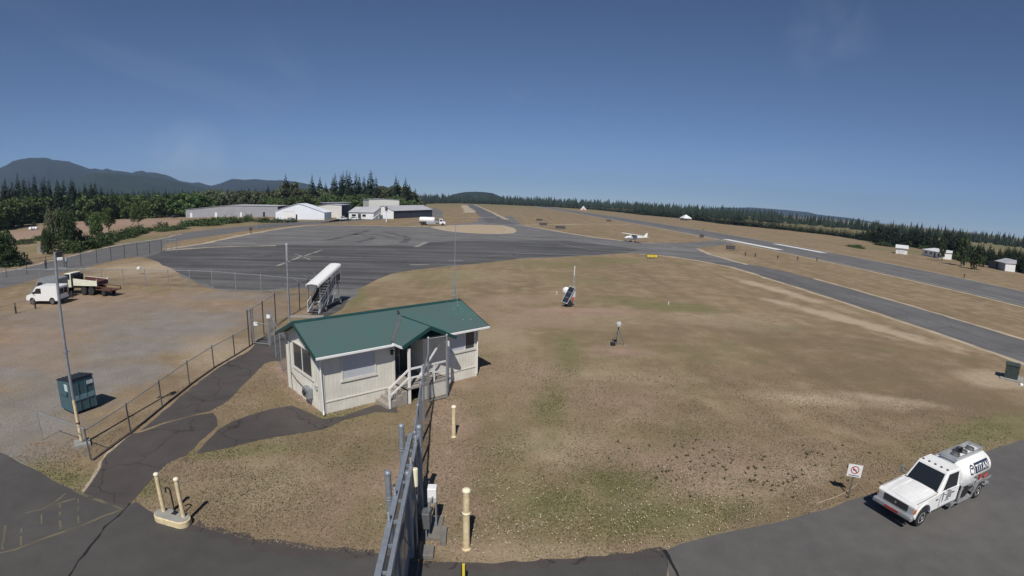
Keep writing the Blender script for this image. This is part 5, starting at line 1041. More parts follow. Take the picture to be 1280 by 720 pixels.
b = MB(); b.beam((-1.5, -.85, 1.2), (1.5, -.85, 1.2), .06, .1); b.build('side_rail', 'rust', t); b = MB(); b.beam((-1.5, .85, 1.2), (1.5, .85, 1.2), .06, .1); b.build('side_rail', 'rust', t)
for s in (1, -1): wheel(t, 0, .85*s, .4, .2, 'rust')
b = MB(); b.beam((1.6, 0, .7), (2.8, 0, .5), .12, .1); b.build('drawbar', 'rust', t)
t = empty('grass_marker', (*(-49.79, 60.27), 0), 0, 'white round marker on a short stake in the dry grass mound by the apron', 'marker'); b = MB(); b.bar((0, 0, 0), (0, 0, .6), .03, 6); b.build('stake', 'zinc', t); b = MB(); b.lathe([(.1, .55), (.28, .65), (.28, .95), (.1, 1.05)], 12); b.build('globe', 'white', t)
for p_, lab in (((-45.55, 36.05), 'dark stub post on the reddish ground ahead of the white van'), ((-46.02, 44.07), 'dark stub post in front of the tipper truck wheels'), ((-45.33, 38.33), 'dark stub post just in front of the white van')):
    t = empty('stub_post', (*p_, 0), 0, lab, 'post'); b = MB(); b.lathe([(.09, 0), (.09, .6)], 8); b.build('post', 'post_dark', t); b = MB(); b.lathe([(.12, .6), (.08, .68)], 8); b.build('cap', 'blackmetal', t)
fence('lot_fence', 'low wire fence on the reddish ground ahead of the white van', [(-46.07, 33.15), (-45.55, 36.05), (-45.37, 38.32)], .95, spacing=3.5, post_m='rust', rail_m='wire', pr=.05, rr_=.012, step=.2, wr=.003)

# ------------------------------------------------------------------ covered boarding stairs
def boarding_stairs():
    p0, p1 = (-17.05, 42.6), (-16.75, 47.9); hd = math.atan2(p1[1]-p0[1], p1[0]-p0[0]); L = math.hypot(p1[0]-p0[0], p1[1]-p0[1])
    T = empty('boarding_stairs', (*p0, 0), hd, 'mobile aircraft boarding stairs with white curved canopy beside the barbed fence', 'boarding stairs'); T.scale = (.96, .84, .95); hw = .62
    top = 2.1; n = 11; xs = L-1.3
    b = MB()
    for i in range(n): b.box(xs*i/n, xs*i/n+.34, -hw, hw, top*(i+1)/n-.05, top*(i+1)/n)
    b.build('stair_treads', 'zinc_dark', T, kind='stuff'); b = MB(); b.box(xs, L, -hw, hw, top-.06, top); b.build('platform', 'zinc_dark', T)
    for s in (1, -1):
        b = MB(); b.beam((-.05, hw*s, .05), (xs, hw*s, top-.1), .06, .22); b.build('stringer', 'white', T)
        b = MB(); b.beam((-.05, (hw+.03)*s, 1.0), (xs, (hw+.03)*s, top+.95), .05, .06); b.beam((xs, (hw+.03)*s, top+.95), (L, (hw+.03)*s, top+.95), .05, .06); b.beam((-.02, (hw+.03)*s, .55), (xs, (hw+.03)*s, top+.5), .04, .05); b.build('handrail', 'white', T)
        b = MB()
        for i in range(9): x = xs*i/8; z = top*i/8; b.bar((x, (hw+.03)*s, z+.05), (x, (hw+.03)*s, z+1.0), .018, 6)
        b.build('baluster', 'white', T, kind='stuff')
        b = MB(); b.prism([(.9, .55), (xs, top+.2), (L, top+.2), (L, top+.9), (xs, top+.85), (.9, 1.15)], (hw+.005)*s, (hw+.02)*s); b.build('side_panel', 'bluevan', T)
        for x, z0 in ((.25, .1), (2.1, .9), (4.0, 1.7), (L-.1, top)):
            b = MB(); b.bar((x, (hw+.06)*s, z0), (x, (hw+.06)*s, 2.60+(x/L)*1.12), .032, 8); b.build('canopy_post', 'silver', T)
        b = MB(); b.beam((.5, .75*s, .45), (L-.2, .75*s, .45), .1, .14); b.build('chassis_rail', 'zinc_dark', T)
        b = MB(); b.beam((L-.6, .72*s, .45), (L-.6, hw*s, top), .08, .08); b.beam((L-2.4, .72*s, .45), (L-.7, hw*s, top-.1), .06, .06); b.beam((1.6, .72*s, .45), (xs-.8, hw*s, 1.6), .06, .06); b.build('support_strut', 'silver', T)
        for x in (1.0, L-.7): wheel(T, x, .86*s, .3, .18, 'white')
    secs = []
    for x, z in ((-.15, 2.60), (1.4, 2.92), (3.0, 3.27), (4.4, 3.60), (L+.05, 3.78)):
        secs.append([(x, y, z+d) for y, d in ((-.70, -.14), (-.68, .06), (-.56, .15), (0, .18), (.56, .15), (.68, .06), (.70, -.14), (.66, -.14), (.63, .04), (0, .12), (-.63, .04), (-.66, -.14))])
    b = MB(); b.loft(secs); b.build('canopy', 'white', T)
    b = MB(); b.beam((.2, 0, .4), (-1.3, 0, .35), .08, .08); b.build('drawbar', 'silver', T)
    b = MB(); b.box(L-2.0, L-1.2, -.5, .5, .35, .95); b.build('pump_box', 'zinc', T, bevel=.03)
    return T
boarding_stairs()
t = empty('wooden_pallet', (*(-17.00, 41.01), 0), R(8), 'low grey wooden boards lying on the grass below the boarding stairs', 'pallet')
for k in range(3): b = MB(); b.box(-1.5, 1.4, -.3+k*.25, -.1+k*.25, .02, .12); b.build('board', 'wood', t)

# ------------------------------------------------------------------ solar weather trailer and tripod
def solar():
    T = empty('weather_station', (5.62, 49.6, 0), R(0), 'solar-powered weather mast with tilted dark panel and white dish in the field', 'weather station')
    O_, Lv, Wv = Vector((-.78, -.15, .50)), Vector((.72, .38, 1.42)), Vector((.46, -.42, -.10)); Nv = Wv.cross(Lv).normalized()*.03
    def slab(u0, u1, v0, v1, k0, k1, m_):
        q_ = [O_+Wv*u+Lv*v for u, v in ((u0, v0), (u1, v0), (u1, v1), (u0, v1))]; m_.add([p+Nv*k0 for p in q_]+[p+Nv*k1 for p in q_], [(0, 3, 2, 1), (4, 5, 6, 7), (0, 1, 5, 4), (1, 2, 6, 5), (2, 3, 7, 6), (3, 0, 4, 7)])
    b = MB(); slab(0, 1, 0, 1, -.5, .5, b); P_ = b.build('solar_panel', 'solar', T)
    for u0, u1, v0, v1 in ((-.06, 1.06, -.03, .0), (-.06, 1.06, 1.0, 1.03), (-.06, 0, 0, 1), (1.0, 1.06, 0, 1)): b = MB(); slab(u0, u1, v0, v1, -.8, 1.0, b); b.build('panel_frame', 'trimgrey', P_)
    for v in (.33, .66): b = MB(); slab(0, 1, v-.02, v+.02, .55, .9, b); b.build('panel_bar', 'zinc_dark', P_)
    b = MB(); b.lathe([(.1, -.10), (.25, -.07), (.36, .0), (.38, .03), (.2, -.02), (.05, -.05)], 22, axis='y'); b.v = [tuple(Matrix.Rotation(R(-20), 3, 'Z') @ Vector(v) + Vector((-.36, .42, 1.45))) for v in b.v]; b.build('dish', 'white', T)
    b = MB()
    for a in (90, 210, 330): x, y = .2*math.cos(R(a)), .2*math.sin(R(a)); b.bar((x+.3, y, 0), (x*.35+.3, y*.35, 3.0), .018, 6)
    for k in range(7):
        z = .4+k*.4; q_ = 1-.65*z/3; pts = [(.3+.2*q_*math.cos(R(a)), .2*q_*math.sin(R(a)), z) for a in (90, 210, 330, 90)]; b.tube(pts, .01, 4)
    b.build('lattice_mast', 'silver', T, kind='stuff'); b = MB(); b.bar((.3, 0, 3.0), (.3, 0, 3.95), .06, 10); b.build('antenna_tube', 'white', T, bevel=.02)
    b = MB(); b.box(-.5, .2, -.3, .3, .05, .5); b.build('battery_box', 'blackmetal', T, bevel=.02); b = MB(); b.box(.18, .34, -.25, -.1, .6, .95); b.build('red_box', 'red', T); b = MB(); b.box(.15, .5, -.1, .25, .9, 1.5); b.build('instrument_box', 'trimgrey', T, bevel=.02)
    for x, y in ((-.9, -.6), (.7, -.5), (.3, .8)): b = MB(); b.bar((x, y, 0), (.1, 0, .7), .016, 6); b.build('leg', 'zinc_dark', T)
    b = MB(); b.bar((-.1, 0, .5), (-.2, -.05, 1.1), .03, 6); b.build('panel_stand', 'silver', T)
solar()
def tripod():
    T = empty('sensor_tripod', (*(7.71, 36.16), 0), 0, 'pale round sensor drum on a slim dark tripod in the open field', 'tripod')
    b = MB(); b.lathe([(.12, 1.33), (.19, 1.36), (.21, 1.48), (.20, 1.62), (.14, 1.70), (.05, 1.72)], 16); b.build('sensor_drum', 'sensor_grey', T)
    b = MB(); b.lathe([(.05, 1.1), (.05, 1.3), (.12, 1.33)], 10); b.build('mount', 'grey_dark', T)
    for a in (200, 340, 90): b = MB(); b.bar((.52*math.cos(R(a)), .52*math.sin(R(a)), 0), (0, 0, 1.2), .028, 6); b.build('leg', 'zinc_dark', T)
    b = MB(); b.bar((0, 0, .05), (0, 0, 1.2), .03, 6); b.build('centre_column', 'zinc', T); b = MB(); b.box(-.55, -.2, -.35, -.1, .02, .24); b.build('battery_box', 'blackmetal', T, bevel=.02)
    for a in (200, 340, 90): b = MB(); b.lathe([(.1, 0), (.1, .03)], 8, loc=(.55*math.cos(R(a)), .55*math.sin(R(a)), 0)); b.build('foot_pad', 'concrete', T)
tripod()
for p_, lab, h_ in (((16.18, 52.00), 'tiny white stake standing in the open field beyond the tripod', .35), ((4.88, 56.00), 'tiny white stake beside the solar weather mast', .4)):
    t = empty('marker_stake', (*p_, 0), 0, lab, 'stake'); b = MB(); b.bar((0, 0, 0), (0, 0, h_*.6), .04, 8); b.build('stake', 'white_worn', t); b = MB(); b.lathe([(.07, h_*.6), (.06, h_*.6+.08)], 8); b.build('cap', 'white', t)

# ------------------------------------------------------------------ airfield signs and lights
def sign(p, w_, h_, m_, label, rz=0, z0=.25, group=None, face=None):
    t = empty('airfield_sign', (*p, 0), rz, label, 'airfield sign', group)
    b = MB(); b.box(-w_/2, w_/2, -.12, .12, z0, z0+h_); o = b.build('sign_box', m_, t, bevel=.02)
    if face: b = MB(); b.box(-w_/2+.08, w_/2-.08, -.135, -.122, z0+.08, z0+h_-.08); b.build('sign_face', face, o)
    for x in (-w_*.35, w_*.35): b = MB(); b.bar((x, 0, 0), (x, 0, z0), .04, 6); b.build('leg', 'zinc', t)
    return t
ys = sign((26.47, 97.86), 2.1, .62, 'blackmetal', 'bright yellow taxiway sign at the near edge of the taxiway', R(-3), .25, None, 'yellow')
b = MB(); b.box(-.62, -.56, -.140, -.136, .40, .72); b.quad((-.48, -.139, .53), (.36, -.139, .53), (.36, -.139, .59), (-.48, -.139, .59)); b.add([(.36, -.139, .45), (.6, -.139, .56), (.36, -.139, .67)], [(0, 1, 2)]); b.build('dark_arrow', 'rust', ys, fix=False)
for p_, w_, lab in (((11.75, 212.17), 3.2, 'dark low airfield sign before the far taxi junction, reached first from the grass island'), ((16.76, 189.50), 3.6, 'wide dark low airfield sign facing away near the parked plane'), ((52.50, 290.26), 2.5, 'small dark airfield sign beside the distant runway edge'), ((55.11, 127.46), 2.4, 'wide dark airfield sign in the grass wedge beside the runway exit'), ((64.70, 175.29), 1.5, 'small dark airfield sign at the runway exit edge'), ((12.25, 258.13), 3.0, 'faint reddish airfield sign far beyond the island')):
    sign(p_, w_, .95, 'rust' if 'reddish' in lab else 'blackmetal', lab, R(-3), .3, None, 'grey_dark')
def edge_light(p, label, h=.55, col='amber'):
    t = empty('edge_light', (*p, 0), 0, label, 'runway light', 'lights in the runway grass'); b = MB(); b.bar((0, 0, 0), (0, 0, h), .10, 8); b.build('stem', 'rust', t); b = MB(); b.lathe([(.16, h), (.2, h+.1), (.14, h+.3)], 10); b.build('lens', 'rust', t); b = MB(); b.lathe([(.3, 0), (.28, .06)], 10); b.build('base', 'zinc_dark', t); return t
el = edge_light((54.51, 111.66), 'dark runway light in the dry grass strip between runway and taxiway')
for p_ in ((59.12, 109.57), (64.10, 109.24), (68.98, 108.87), (88.83, 239.24)):
    o = copy_tree(el); o.location = (*p_, 0)
for p_, lab in (((97.44, 91.44), 'dark light post standing alone on the far edge of the runway'), ((52.83, 113.43), 'pale pinkish light stub beside the wide dark sign at the runway exit')):
    o = copy_tree(el); o.location = (*p_, 0); o['label'] = lab; del o['group']
t = empty('marker_post', (*(-71.78, 134.26), 0), 0, 'reddish square marker post on the strip between access road and apron', 'post'); b = MB(); b.bar((0, 0, 0), (0, 0, .8), .12, 6); b.build('stake', 'rust', t); b = MB(); b.box(-.5, .5, -.06, .06, .8, 1.7); b.build('marker_plate', 'rust', t)

# ------------------------------------------------------------------ light aircraft
def plane():
    px_, py_ = (32.02, 140.13); T = empty('light_aircraft', (px_, py_, 0), R(200), 'small white high-wing aeroplane on the taxiway', 'aeroplane'); T.scale = (.92, .92, .92)
    def el_(x, w_, h_, zc, n=12): return [(x, w_/2*math.cos(2*math.pi*i/n), zc+h_/2*math.sin(2*math.pi*i/n)) for i in range(n)]
    b = MB(); b.loft([el_(2.35, .5, .5, 1.25), el_(2.2, .9, .8, 1.25), el_(1.3, 1.05, .95, 1.28), el_(.9, 1.1, 1.1, 1.33), el_(.3, 1.15, 1.45, 1.47), el_(-.9, 1.1, 1.4, 1.46), el_(-1.7, .85, 1.0, 1.42), el_(-3.6, .4, .5, 1.45), el_(-5.2, .14, .25, 1.5)]); b.build('fuselage', 'white', T, smooth=True)
    b = MB(); b.prism([(.9, 1.72), (.35, 2.12), (.2, 2.1), (.72, 1.72)], -.5, .5); b.build('windscreen', 'glass', T)
    for s in (1, -1): b = MB(); b.prism([(.55, 1.7), (.25, 2.05), (-1.1, 2.05), (-1.5, 1.7)], .52*s, .60*s); b.build('side_window', 'glass', T)
    secs = []
    for y, c, z in ((-5.5, 1.05, 2.32), (-5.3, 1.15, 2.31), (-2.6, 1.6, 2.24), (0, 1.62, 2.2), (2.6, 1.6, 2.24), (5.3, 1.15, 2.31), (5.5, 1.05, 2.32)):
        secs.append([(.45-c*u, y, z+v*c) for u, v in ((0, 0), (.1, .06), (.35, .085), (.7, .05), (1, 0), (.6, -.03), (.2, -.035))])
    b = MB(); b.loft(secs); b.build('wing', 'white', T)
    for s in (1, -1): b = MB(); b.bar((.1, .55*s, 1.0), (-.1, 2.6*s, 2.2), .05, 6); b.build('wing_strut', 'white', T)
    b = MB(); b.loft([[(-4.3, y, 1.5), (-4.25-.05, y, 1.54), (-5.1, y, 1.52), (-5.1, y, 1.49)] for y in (-1.7, 0, 1.7)]); b.build('tailplane', 'white', T)
    b = MB(); b.prism([(-3.9, 1.6), (-4.9, 2.75), (-5.4, 2.75), (-5.25, 1.45)], -.05, .05); b.build('fin', 'white', T)
    for x, y in ((1.55, 0), (-.35, 1.2), (-.35, -1.2)):
        w_ = wheel(T, x, y if y else .001, .23, .16, 'white'); b = MB(); b.bar((x, y, .25), (x, y*.35, 1.0), .05, 6); b.build('gear_leg', 'white', T)
    b = MB(); b.loft([[(2.42, -.06, 1.25+k), (2.42, .06, 1.25+k), (2.45, .06, 1.25+k), (2.45, -.06, 1.25+k)] for k in (-.95, 0, .95)]); b.build('propeller', 'blackmetal', T); b = MB(); b.lathe([(.2, 2.36), (.17, 2.5), (.04, 2.68)], 12, axis='x', loc=(0, 0, 1.25)); b.build('spinner', 'white', T)
    b = MB(); b.beam((2.2, .535, 1.3), (-1.2, .56, 1.35), .012, .1); b.beam((2.2, -.535, 1.3), (-1.2, -.56, 1.35), .012, .1); b.build('side_stripe', 'bluevan', T)
plane()
# ------------------------------------------------------------------ distant tanker on the apron edge
def tanker():
    a, c = (-34.97, 190.78), (-26.04, 191.49); hd = math.atan2(c[1]-a[1], c[0]-a[0])*.25; T = empty('tanker_lorry', ((a[0]+c[0])/2+.6, (a[1]+c[1])/2, 0), hd, 'distant tanker lorry with long white cylindrical tank and white cab', 'lorry'); L = 9.4
    b = MB(); n = 18; b.loft([[(x, 1.15*k*math.cos(2*math.pi*i/n), 1.95+1.05*k*math.sin(2*math.pi*i/n)) for i in range(n)] for x, k in ((-L/2, .75), (-L/2+.15, .95), (-L/2+.4, 1), (.6, 1), (.85, .9), (.95, .7))]); tk = b.build('tank', 'white', T)
    b = MB(); b.box(-L/2+.5, .4, -.35, .35, 2.95, 3.05); b.build('walkway', 'silver', tk)
    b = MB(); b.box(-L/2, L/2-1.2, -.5, .5, .7, .95); b.build('chassis', 'blackmetal', T); b = MB(); b.box(-2.0, 1.4, -1.2, -.7, .5, 1.35); b.build('pump_cabinet', 'silver', T)
    b = MB(); b.box(.95, 2.6, -1.1, 1.1, .95, 1.7); b.build('equipment_deck', 'zinc', T); b = MB(); b.box(1.1, 2.2, -.8, .8, 1.7, 2.3); b.build('hose_reel', 'zinc_dark', T)
    b = MB(); b.prism([(4.9, .5), (4.95, 1.25), (4.2, 1.5), (3.85, 2.35), (2.75, 2.4), (2.75, .6)], -1.1, 1.1); b.build('cab', 'white', T, bevel=.06)
    b = MB(); b.prism([(4.2, 1.52), (3.88, 2.28), (3.85, 2.25), (4.15, 1.5)], -.95, .95); b.build('windscreen', 'glass', T)
    for s in (1, -1):
        b = MB(); b.prism([(3.98, 1.5), (3.72, 2.2), (2.95, 2.2), (2.95, 1.5)], 1.102*s, 1.115*s); b.build('side_window', 'glass', T)
        for x in (4.0, -2.4, -3.6): wheel(T, x, .98*s, .5, .3, 'grey_dark')
tanker()

# ------------------------------------------------------------------ hangars and far buildings
def shedbld(name, label, a, b_, front, depth, hts, wall, roof, cat='hangar', side=None, doors=(), roof_over=.3, ribs=True, windows=(), lean=0):
    """front wall from a to b_; front profile = list of (fraction along wall, height); extruded back by depth"""
    L = math.hypot(b_[0]-a[0], b_[1]-a[1]); ang = math.atan2(b_[1]-a[1], b_[0]-a[0])
    T = empty(name, (*a, 0), ang, label, cat); pf = [(f*L, h) for f, h in front]
    B = MB(); B.prism([(0, 0)]+pf+[(L, 0)], 0, depth); B.build('wall', wall, T)
    for (x0, z0), (x1, z1) in zip(pf[:-1], pf[1:]):
        if abs(x1-x0) < .05: continue
        n = Vector((-(z1-z0), 0, x1-x0)).normalized(); e0 = roof_over if (x0, z0) == pf[0] else 0; e1 = roof_over if (x1, z1) == pf[-1] else 0; d = Vector((x1-x0, 0, z1-z0)).normalized()
        p, q_ = Vector((x0, 0, z0))-d*e0+n*.03, Vector((x1, 0, z1))+d*e1+n*.03
        if lean: R_ = MB(); R_.prism([(-.4, z0-.05), (depth, z0+lean), (depth, z0+.01), (-.4, z0-.15)], -.3, L+.3, plane='yz'); R_.build('roof', roof, T); continue
        R_ = MB(); R_.prism([(p.x, p.z), (q_.x, q_.z), (q_.x+n.x*.12, q_.z+n.z*.12), (p.x+n.x*.12, p.z+n.z*.12)], -.3, depth+.3); R_.build('roof', roof, T)
    if side:
        S = MB(); S.box(L+.005, L+.05, .1, depth-.1, .05, pf[-1][1]-.1); S.build('side_wall', side, T)
    if ribs:
        S = MB(); n = int(L/.9)
        for i in range(1, n):
            x = L*i/n
            z = next(z0+(z1-z0)*(x-x0)/(x1-x0) for (x0, z0), (x1, z1) in zip(pf[:-1], pf[1:]) if x0 <= x <= x1)
            S.box(x-.06, x+.06, -.05, .0, .05, z-.05)
        S.build('wall_rib', wall, T, kind='stuff')
    for x0, x1, z1, mt in doors:
        D = MB(); D.box(x0*L, x1*L, -.09, -.055, .03, z1); D.build('door', mt, T); D = MB(); D.box(x0*L-.12, x1*L+.12, -.11, -.05, z1, z1+.15); D.build('door_lintel', 'trimgrey', T)
    for x0, x1, z0, z1 in windows:
        D = MB(); D.box(x0*L, x1*L, -.09, -.055, z0, z1); f = D.build('window', 'white', T); D = MB(); D.box(x0*L+.1, x1*L-.1, -.1, -.091, z0+.1, z1-.1); D.build('pane', 'glass', f)
    return T
shedbld('long_hangar', 'very long grey metal hangar with small white doors below the tree line', (-166, 240), (-118, 249.5), [(0, (-170.49, 237.05, 4.02)[2]), (.47, (-149.73, 248.51, 5.81)[2]), (1, (-121.59, 248.49, 5.18)[2])], 26, None, 'hangar_grey', 'hangar_roof', side='hangar_dark', doors=((.05, .075, 2.4, 'white'), (.325, .35, 2.4, 'white'), (.60, .62, 2.4, 'white'), (.845, .865, 2.4, 'blackmetal')))
wa, wb = (-105.01, 219.78), (-83.45, 217.60); wb = (wa[0]+23.5, wa[1]-1.0)
shedbld('white_hangar', 'bluish white gabled hangar with a sliding door beside the long grey hangar', wa, wb, [(0, 3.6), (.20, 5.1), (.48, 6.9), (.62, 6.1), (1, 3.2)], 8, None, 'hangar_white', 'hangar_white', doors=((.18, .40, 3.4, 'white'), (.425, .455, 2.2, 'blackmetal')))
def flat(pl, pr): return (pl[0], pl[1]), (pr[0], pr[1])
a, c = (-94.87, 244.22, 3.76), (-82.36, 244.50, 3.85); shedbld('cream_hangar', 'cream hangar with a shallow gable behind the white gabled hangar', flat(a, c)[0], flat(a, c)[1], [(0, 5.4), (.45, 6.3), (1, 6.0)], 14, None, 'hangar_cream', 'hangar_roof', side='hangar_dark', doors=((.1, .9, 4.6, 'hangar_cream'),))
a, c = (-75.41, 234.16, 4.14), (-62.98, 231.59, 4.34); shedbld('white_workshop', 'low white workshop with grey roof behind the parked cars', flat(a, c)[0], flat(a, c)[1], [(0, 3.1), (1, 3.1)], 7, None, 'white', 'hangar_roof', lean=2.3, windows=((.12, .3, 1.0, 2.2), (.55, .7, 1.0, 2.2)), doors=((.38, .5, 2.3, 'grey_dark'),), cat='workshop')
a, c = (-79.14, 281.07, 3.10), (-63.93, 289.01, 3.16); shedbld('cream_tall_hangar', 'tall cream hangar with flat top rising behind the white workshop', flat(a, c)[0], flat(a, c)[1], [(0, 8.6), (.5, 8.9), (1, 8.5)], 16, None, 'hangar_cream', 'hangar_roof')
a, c = (-66.49, 243.07, 4.05), (-55.65, 239.62, 4.28); shedbld('grey_roof_hangar', 'white hangar with long pale roof and dark open side facing the ramp', flat(a, c)[0], flat(a, c)[1], [(0, 4.4), (.5, 5.9), (1, 3.7)], 40, None, 'white', 'hangar_roof', side='hangar_dark', windows=((.1, .3, 1.2, 2.6),), doors=((.5, .8, 3.2, 'hangar_white'),))
a, c = (-100.43, 267.79, 3.18), (-87.48, 274.39, 3.14); shedbld('grey_hangar', 'pale grey roofed hangar seen over the cream hangar', flat(a, c)[0], flat(a, c)[1], [(0, 6.6), (1, 6.9)], 14, None, 'hangar_dark', 'hangar_roof')
a = (-60.40, 226.07, 4.49)
t = empty('loading_ramp', (a[0], a[1], 0), R(-10), 'white sloping stair ramp between the workshop and the pale roofed hangar', 'ramp')
b = MB(); b.prism([(-2.0, .1), (2.2, 3.2), (2.2, 2.9), (-1.6, .1)], -.6, .6); b.build('ramp_deck', 'white', t); b = MB()
for y in (-.62, .62): b.beam((-2, y, 1.1), (2.2, y, 4.1), .06, .08)
b.build('handrail', 'silver', t)
for x, z in ((1.9, 2.8), (.4, 1.7)): b = MB(); b.box(x-.06, x+.06, -.5, .5, 0, z); b.build('support', 'zinc', t)
a = (-51.21, 207.78, 5.00); t = empty('wind_pole', (a[0], a[1], 0), 0, 'white pole with dark head in front of the distant pale roofed hangar', 'pole'); b = MB(); b.bar((0, 0, 0), (0, 0, 4.6), .22, 8); b.build('pole', 'white', t); b = MB(); b.lathe([(.5, 4.6), (.6, 5.2), (.3, 6.4)], 10); b.build('head', 'grey_dark', t)
a, c = (131.92, 156.92, 2.45), (134.95, 154.32, 2.89); shedbld('white_barn', 'white barn with a bright roof before the tall conifers beyond the runway', (a[0], a[1]), (c[0], c[1]), [(0, 2.1), (1, 2.1)], 5, None, 'white', 'white', cat='barn', lean=.9, doors=((.3, .7, 1.7, 'white_worn'),))
a, c = (145.58, 158.21, 3.14), (143.03, 146.86, 3.04); shedbld('white_farmhouse', 'long low white house half hidden by bushes near the white barn', (a[0], a[1]), (c[0], c[1]), [(0, 2.2), (1, 2.0)], 5, None, 'white', 'white', cat='house', lean=.8, windows=((.15, .3, .9, 1.7), (.45, .6, .9, 1.7)), doors=((.7, .78, 1.8, 'grey_dark'),))
a, c = (143.05, 121.98, 2.59), (140.32, 115.90, 2.51); shedbld('grey_barn', 'grey roofed barn with a white end wall beside the dark open shed', (a[0], a[1]), (c[0], c[1]), [(0, 2.4), (1, 2.4)], 3.4, None, 'hangar_grey', 'hangar_roof', side='white', cat='barn', lean=1.1)
a, c = (143.15, 124.93, 2.23), (141.68, 120.51, 2.70); shedbld('dark_lean_to', 'dark open shed adjoining the grey roofed barn', (a[0], a[1]), (c[0], c[1]), [(0, 1.8), (1, 2.1)], 3, None, 'grey_dark', 'zinc_dark', cat='shed', ribs=False)
a = (137.80, 413.20); t = empty('white_canopy_tent', (*a, 0), R(10), 'pointed white tent standing alone beyond the runway', 'tent'); s_ = 3.6
b = MB(); b.add([(-s_, -s_, 2.0), (s_, -s_, 2.0), (s_, s_, 2.0), (-s_, s_, 2.0), (0, 0, 4.8), (-s_, -s_, 1.6), (s_, -s_, 1.6), (s_, s_, 1.6), (-s_, s_, 1.6)], [(0, 1, 4), (1, 2, 4), (2, 3, 4), (3, 0, 4), (0, 1, 6, 5), (1, 2, 7, 6), (2, 3, 8, 7), (3, 0, 5, 8)]); b.build('tent_roof', 'white', t); b = MB(); b.box(-s_+.1, s_-.1, s_-.2, s_-.1, 0, 1.6); b.build('back_wall', 'white', t)
for x in (-s_, s_):
    for y in (-s_, s_): b = MB(); b.bar((x*.97, y*.97, 0), (x*.97, y*.97, 1.7), .08, 6); b.build('leg', 'silver', t)
a = (92.93, 712.44); t = empty('marker_tent', (*a, 0), 0, 'tiny white and orange marker tent at the far end of the runway', 'tent'); b = MB(); b.prism([(-4, 0), (0, 5.5), (4, 0)], -4, 4); b.build('canvas', 'white', t); b = MB(); b.prism([(-2, 0), (0, 2.6), (2, 0)], -4.1, -4.01); b.build('orange_flap', 'amber', t)

# parked cars by the hangars
def car(p, hd, paint, label, L=4.6, H=1.5, pick=False, group='cars parked by the hangars'):
    T = empty('parked_car', (*p, 0), hd, label, 'pickup truck' if pick else 'car', group); T.scale = (.9, .9, .95); h = L/2
    prof = [(h, .45), (h, .78), (h-1.1, .95), (h-1.75, H), (-h+1.3, H), (-h+.55, 1.0), (-h, .95), (-h, .4)] if not pick else [(h, .5), (h, .95), (h-1.3, 1.08), (h-1.9, H+.25), (h-3.1, H+.25), (h-3.2, 1.1), (-h, 1.1), (-h, .5)]
    fx, rx = h-.85, -h+.9; prof += [(rx-.36, .38)]+arc(rx, .34, .36, 178, 2, 6)+[(rx+.36, .38), (fx-.36, .38)]+arc(fx, .34, .36, 178, 2, 6)+[(fx+.36, .38)]
    b = MB(); b.prism(prof, -.88, .88); b.build('body', paint, T, bevel=.06)
    zt = (H+.2 if pick else H)-.06; xr = h-3.0 if pick else -h+1.35
    for s in (1, -1): b = MB(); b.prism([(h-1.3, 1.0), (h-1.8, zt), (xr, zt), (xr-.4 if not pick else xr, 1.0)], .882*s, .892*s); b.build('side_window', 'glass', T)
    b = MB(); b.prism([(h-1.12, .99), (h-1.72, zt), (h-1.76, zt-.02), (h-1.17, .97)], -.75, .75); b.build('windscreen', 'glass', T)
    for s in (1, -1): wheel(T, fx, .78*s, .33, .2); wheel(T, rx, .78*s, .33, .2)
    return T
car((-73.78, 220.11), R(-12), 'white', 'white pickup with an open bed parked before the workshop', 5.4, 1.5, True)
car((-68.85, 221.66), R(-8), 'white', 'white car parked beside the white pickup before the workshop', 4.8)
car((-86.20, 229.81), R(-10), 'greyvan', 'pale grey car beside the low eave of the white gabled hangar', 4.6)
car((-69.41, 239.75), R(20), 'bluevan', 'dark car nose-in against the white workshop', 4.5)
# things in the left field
a = (-203.90, 277.08); t = empty('farm_cart', (*a, 0), R(5), 'small red and white box trailer near the end of the long grey hangar', 'trailer'); b = MB(); b.box(-3, 3, -1.2, 1.2, .8, 3.2); b.build('box', 'white_worn', t); b = MB(); b.box(-3.05, 3.05, -1.22, 1.22, 3.2, 3.4); b.build('roof', 'rust', t)
for s in (1, -1): wheel(t, -1, 1.0*s, .45, .25, 'rust'); wheel(t, 1, 1.0*s, .45, .25, 'rust')
a = (-171.05, 237.13); car(a, R(90), 'bluevan', 'dark car parked at the end wall of the long grey hangar', 4.6)
ba = (-178.00, 151.48); bl = None
for i, px in enumerate(((-177.73, 151.44), (-177.91, 152.99), (-177.05, 153.65))):
    if bl is None:
        bl = empty('hay_bale', (*px, 0), R(10), 'white wrapped bale, one of three in a row in the far reddish field', 'bale', 'white bales in the reddish field'); b = MB(); b.lathe([(.5, -.6), (.62, -.52), (.62, .52), (.5, .6)], 14, axis='x', loc=(0, 0, .62)); b.build('wrapped_bale', 'white', bl)
    else: o = copy_tree(bl); o.location = (*px, 0)
a = (-92.48, 81.61); t = empty('wooden_crate', (*a, 0), R(30), 'open weathered wooden crate at the roadside beneath the big dark tree', 'crate')
for y in (-.7, .7): b = MB(); b.box(-1, 1, y-.05, y+.05, 0, 1.4); b.build('side_board', 'wood', t)
b = MB(); b.box(.95, 1.05, -.65, .65, 0, 1.4); b.build('end_board', 'wood', t); b = MB(); b.box(-1, .95, -.65, .65, 1.3, 1.4); b.build('lid_board', 'wood', t)

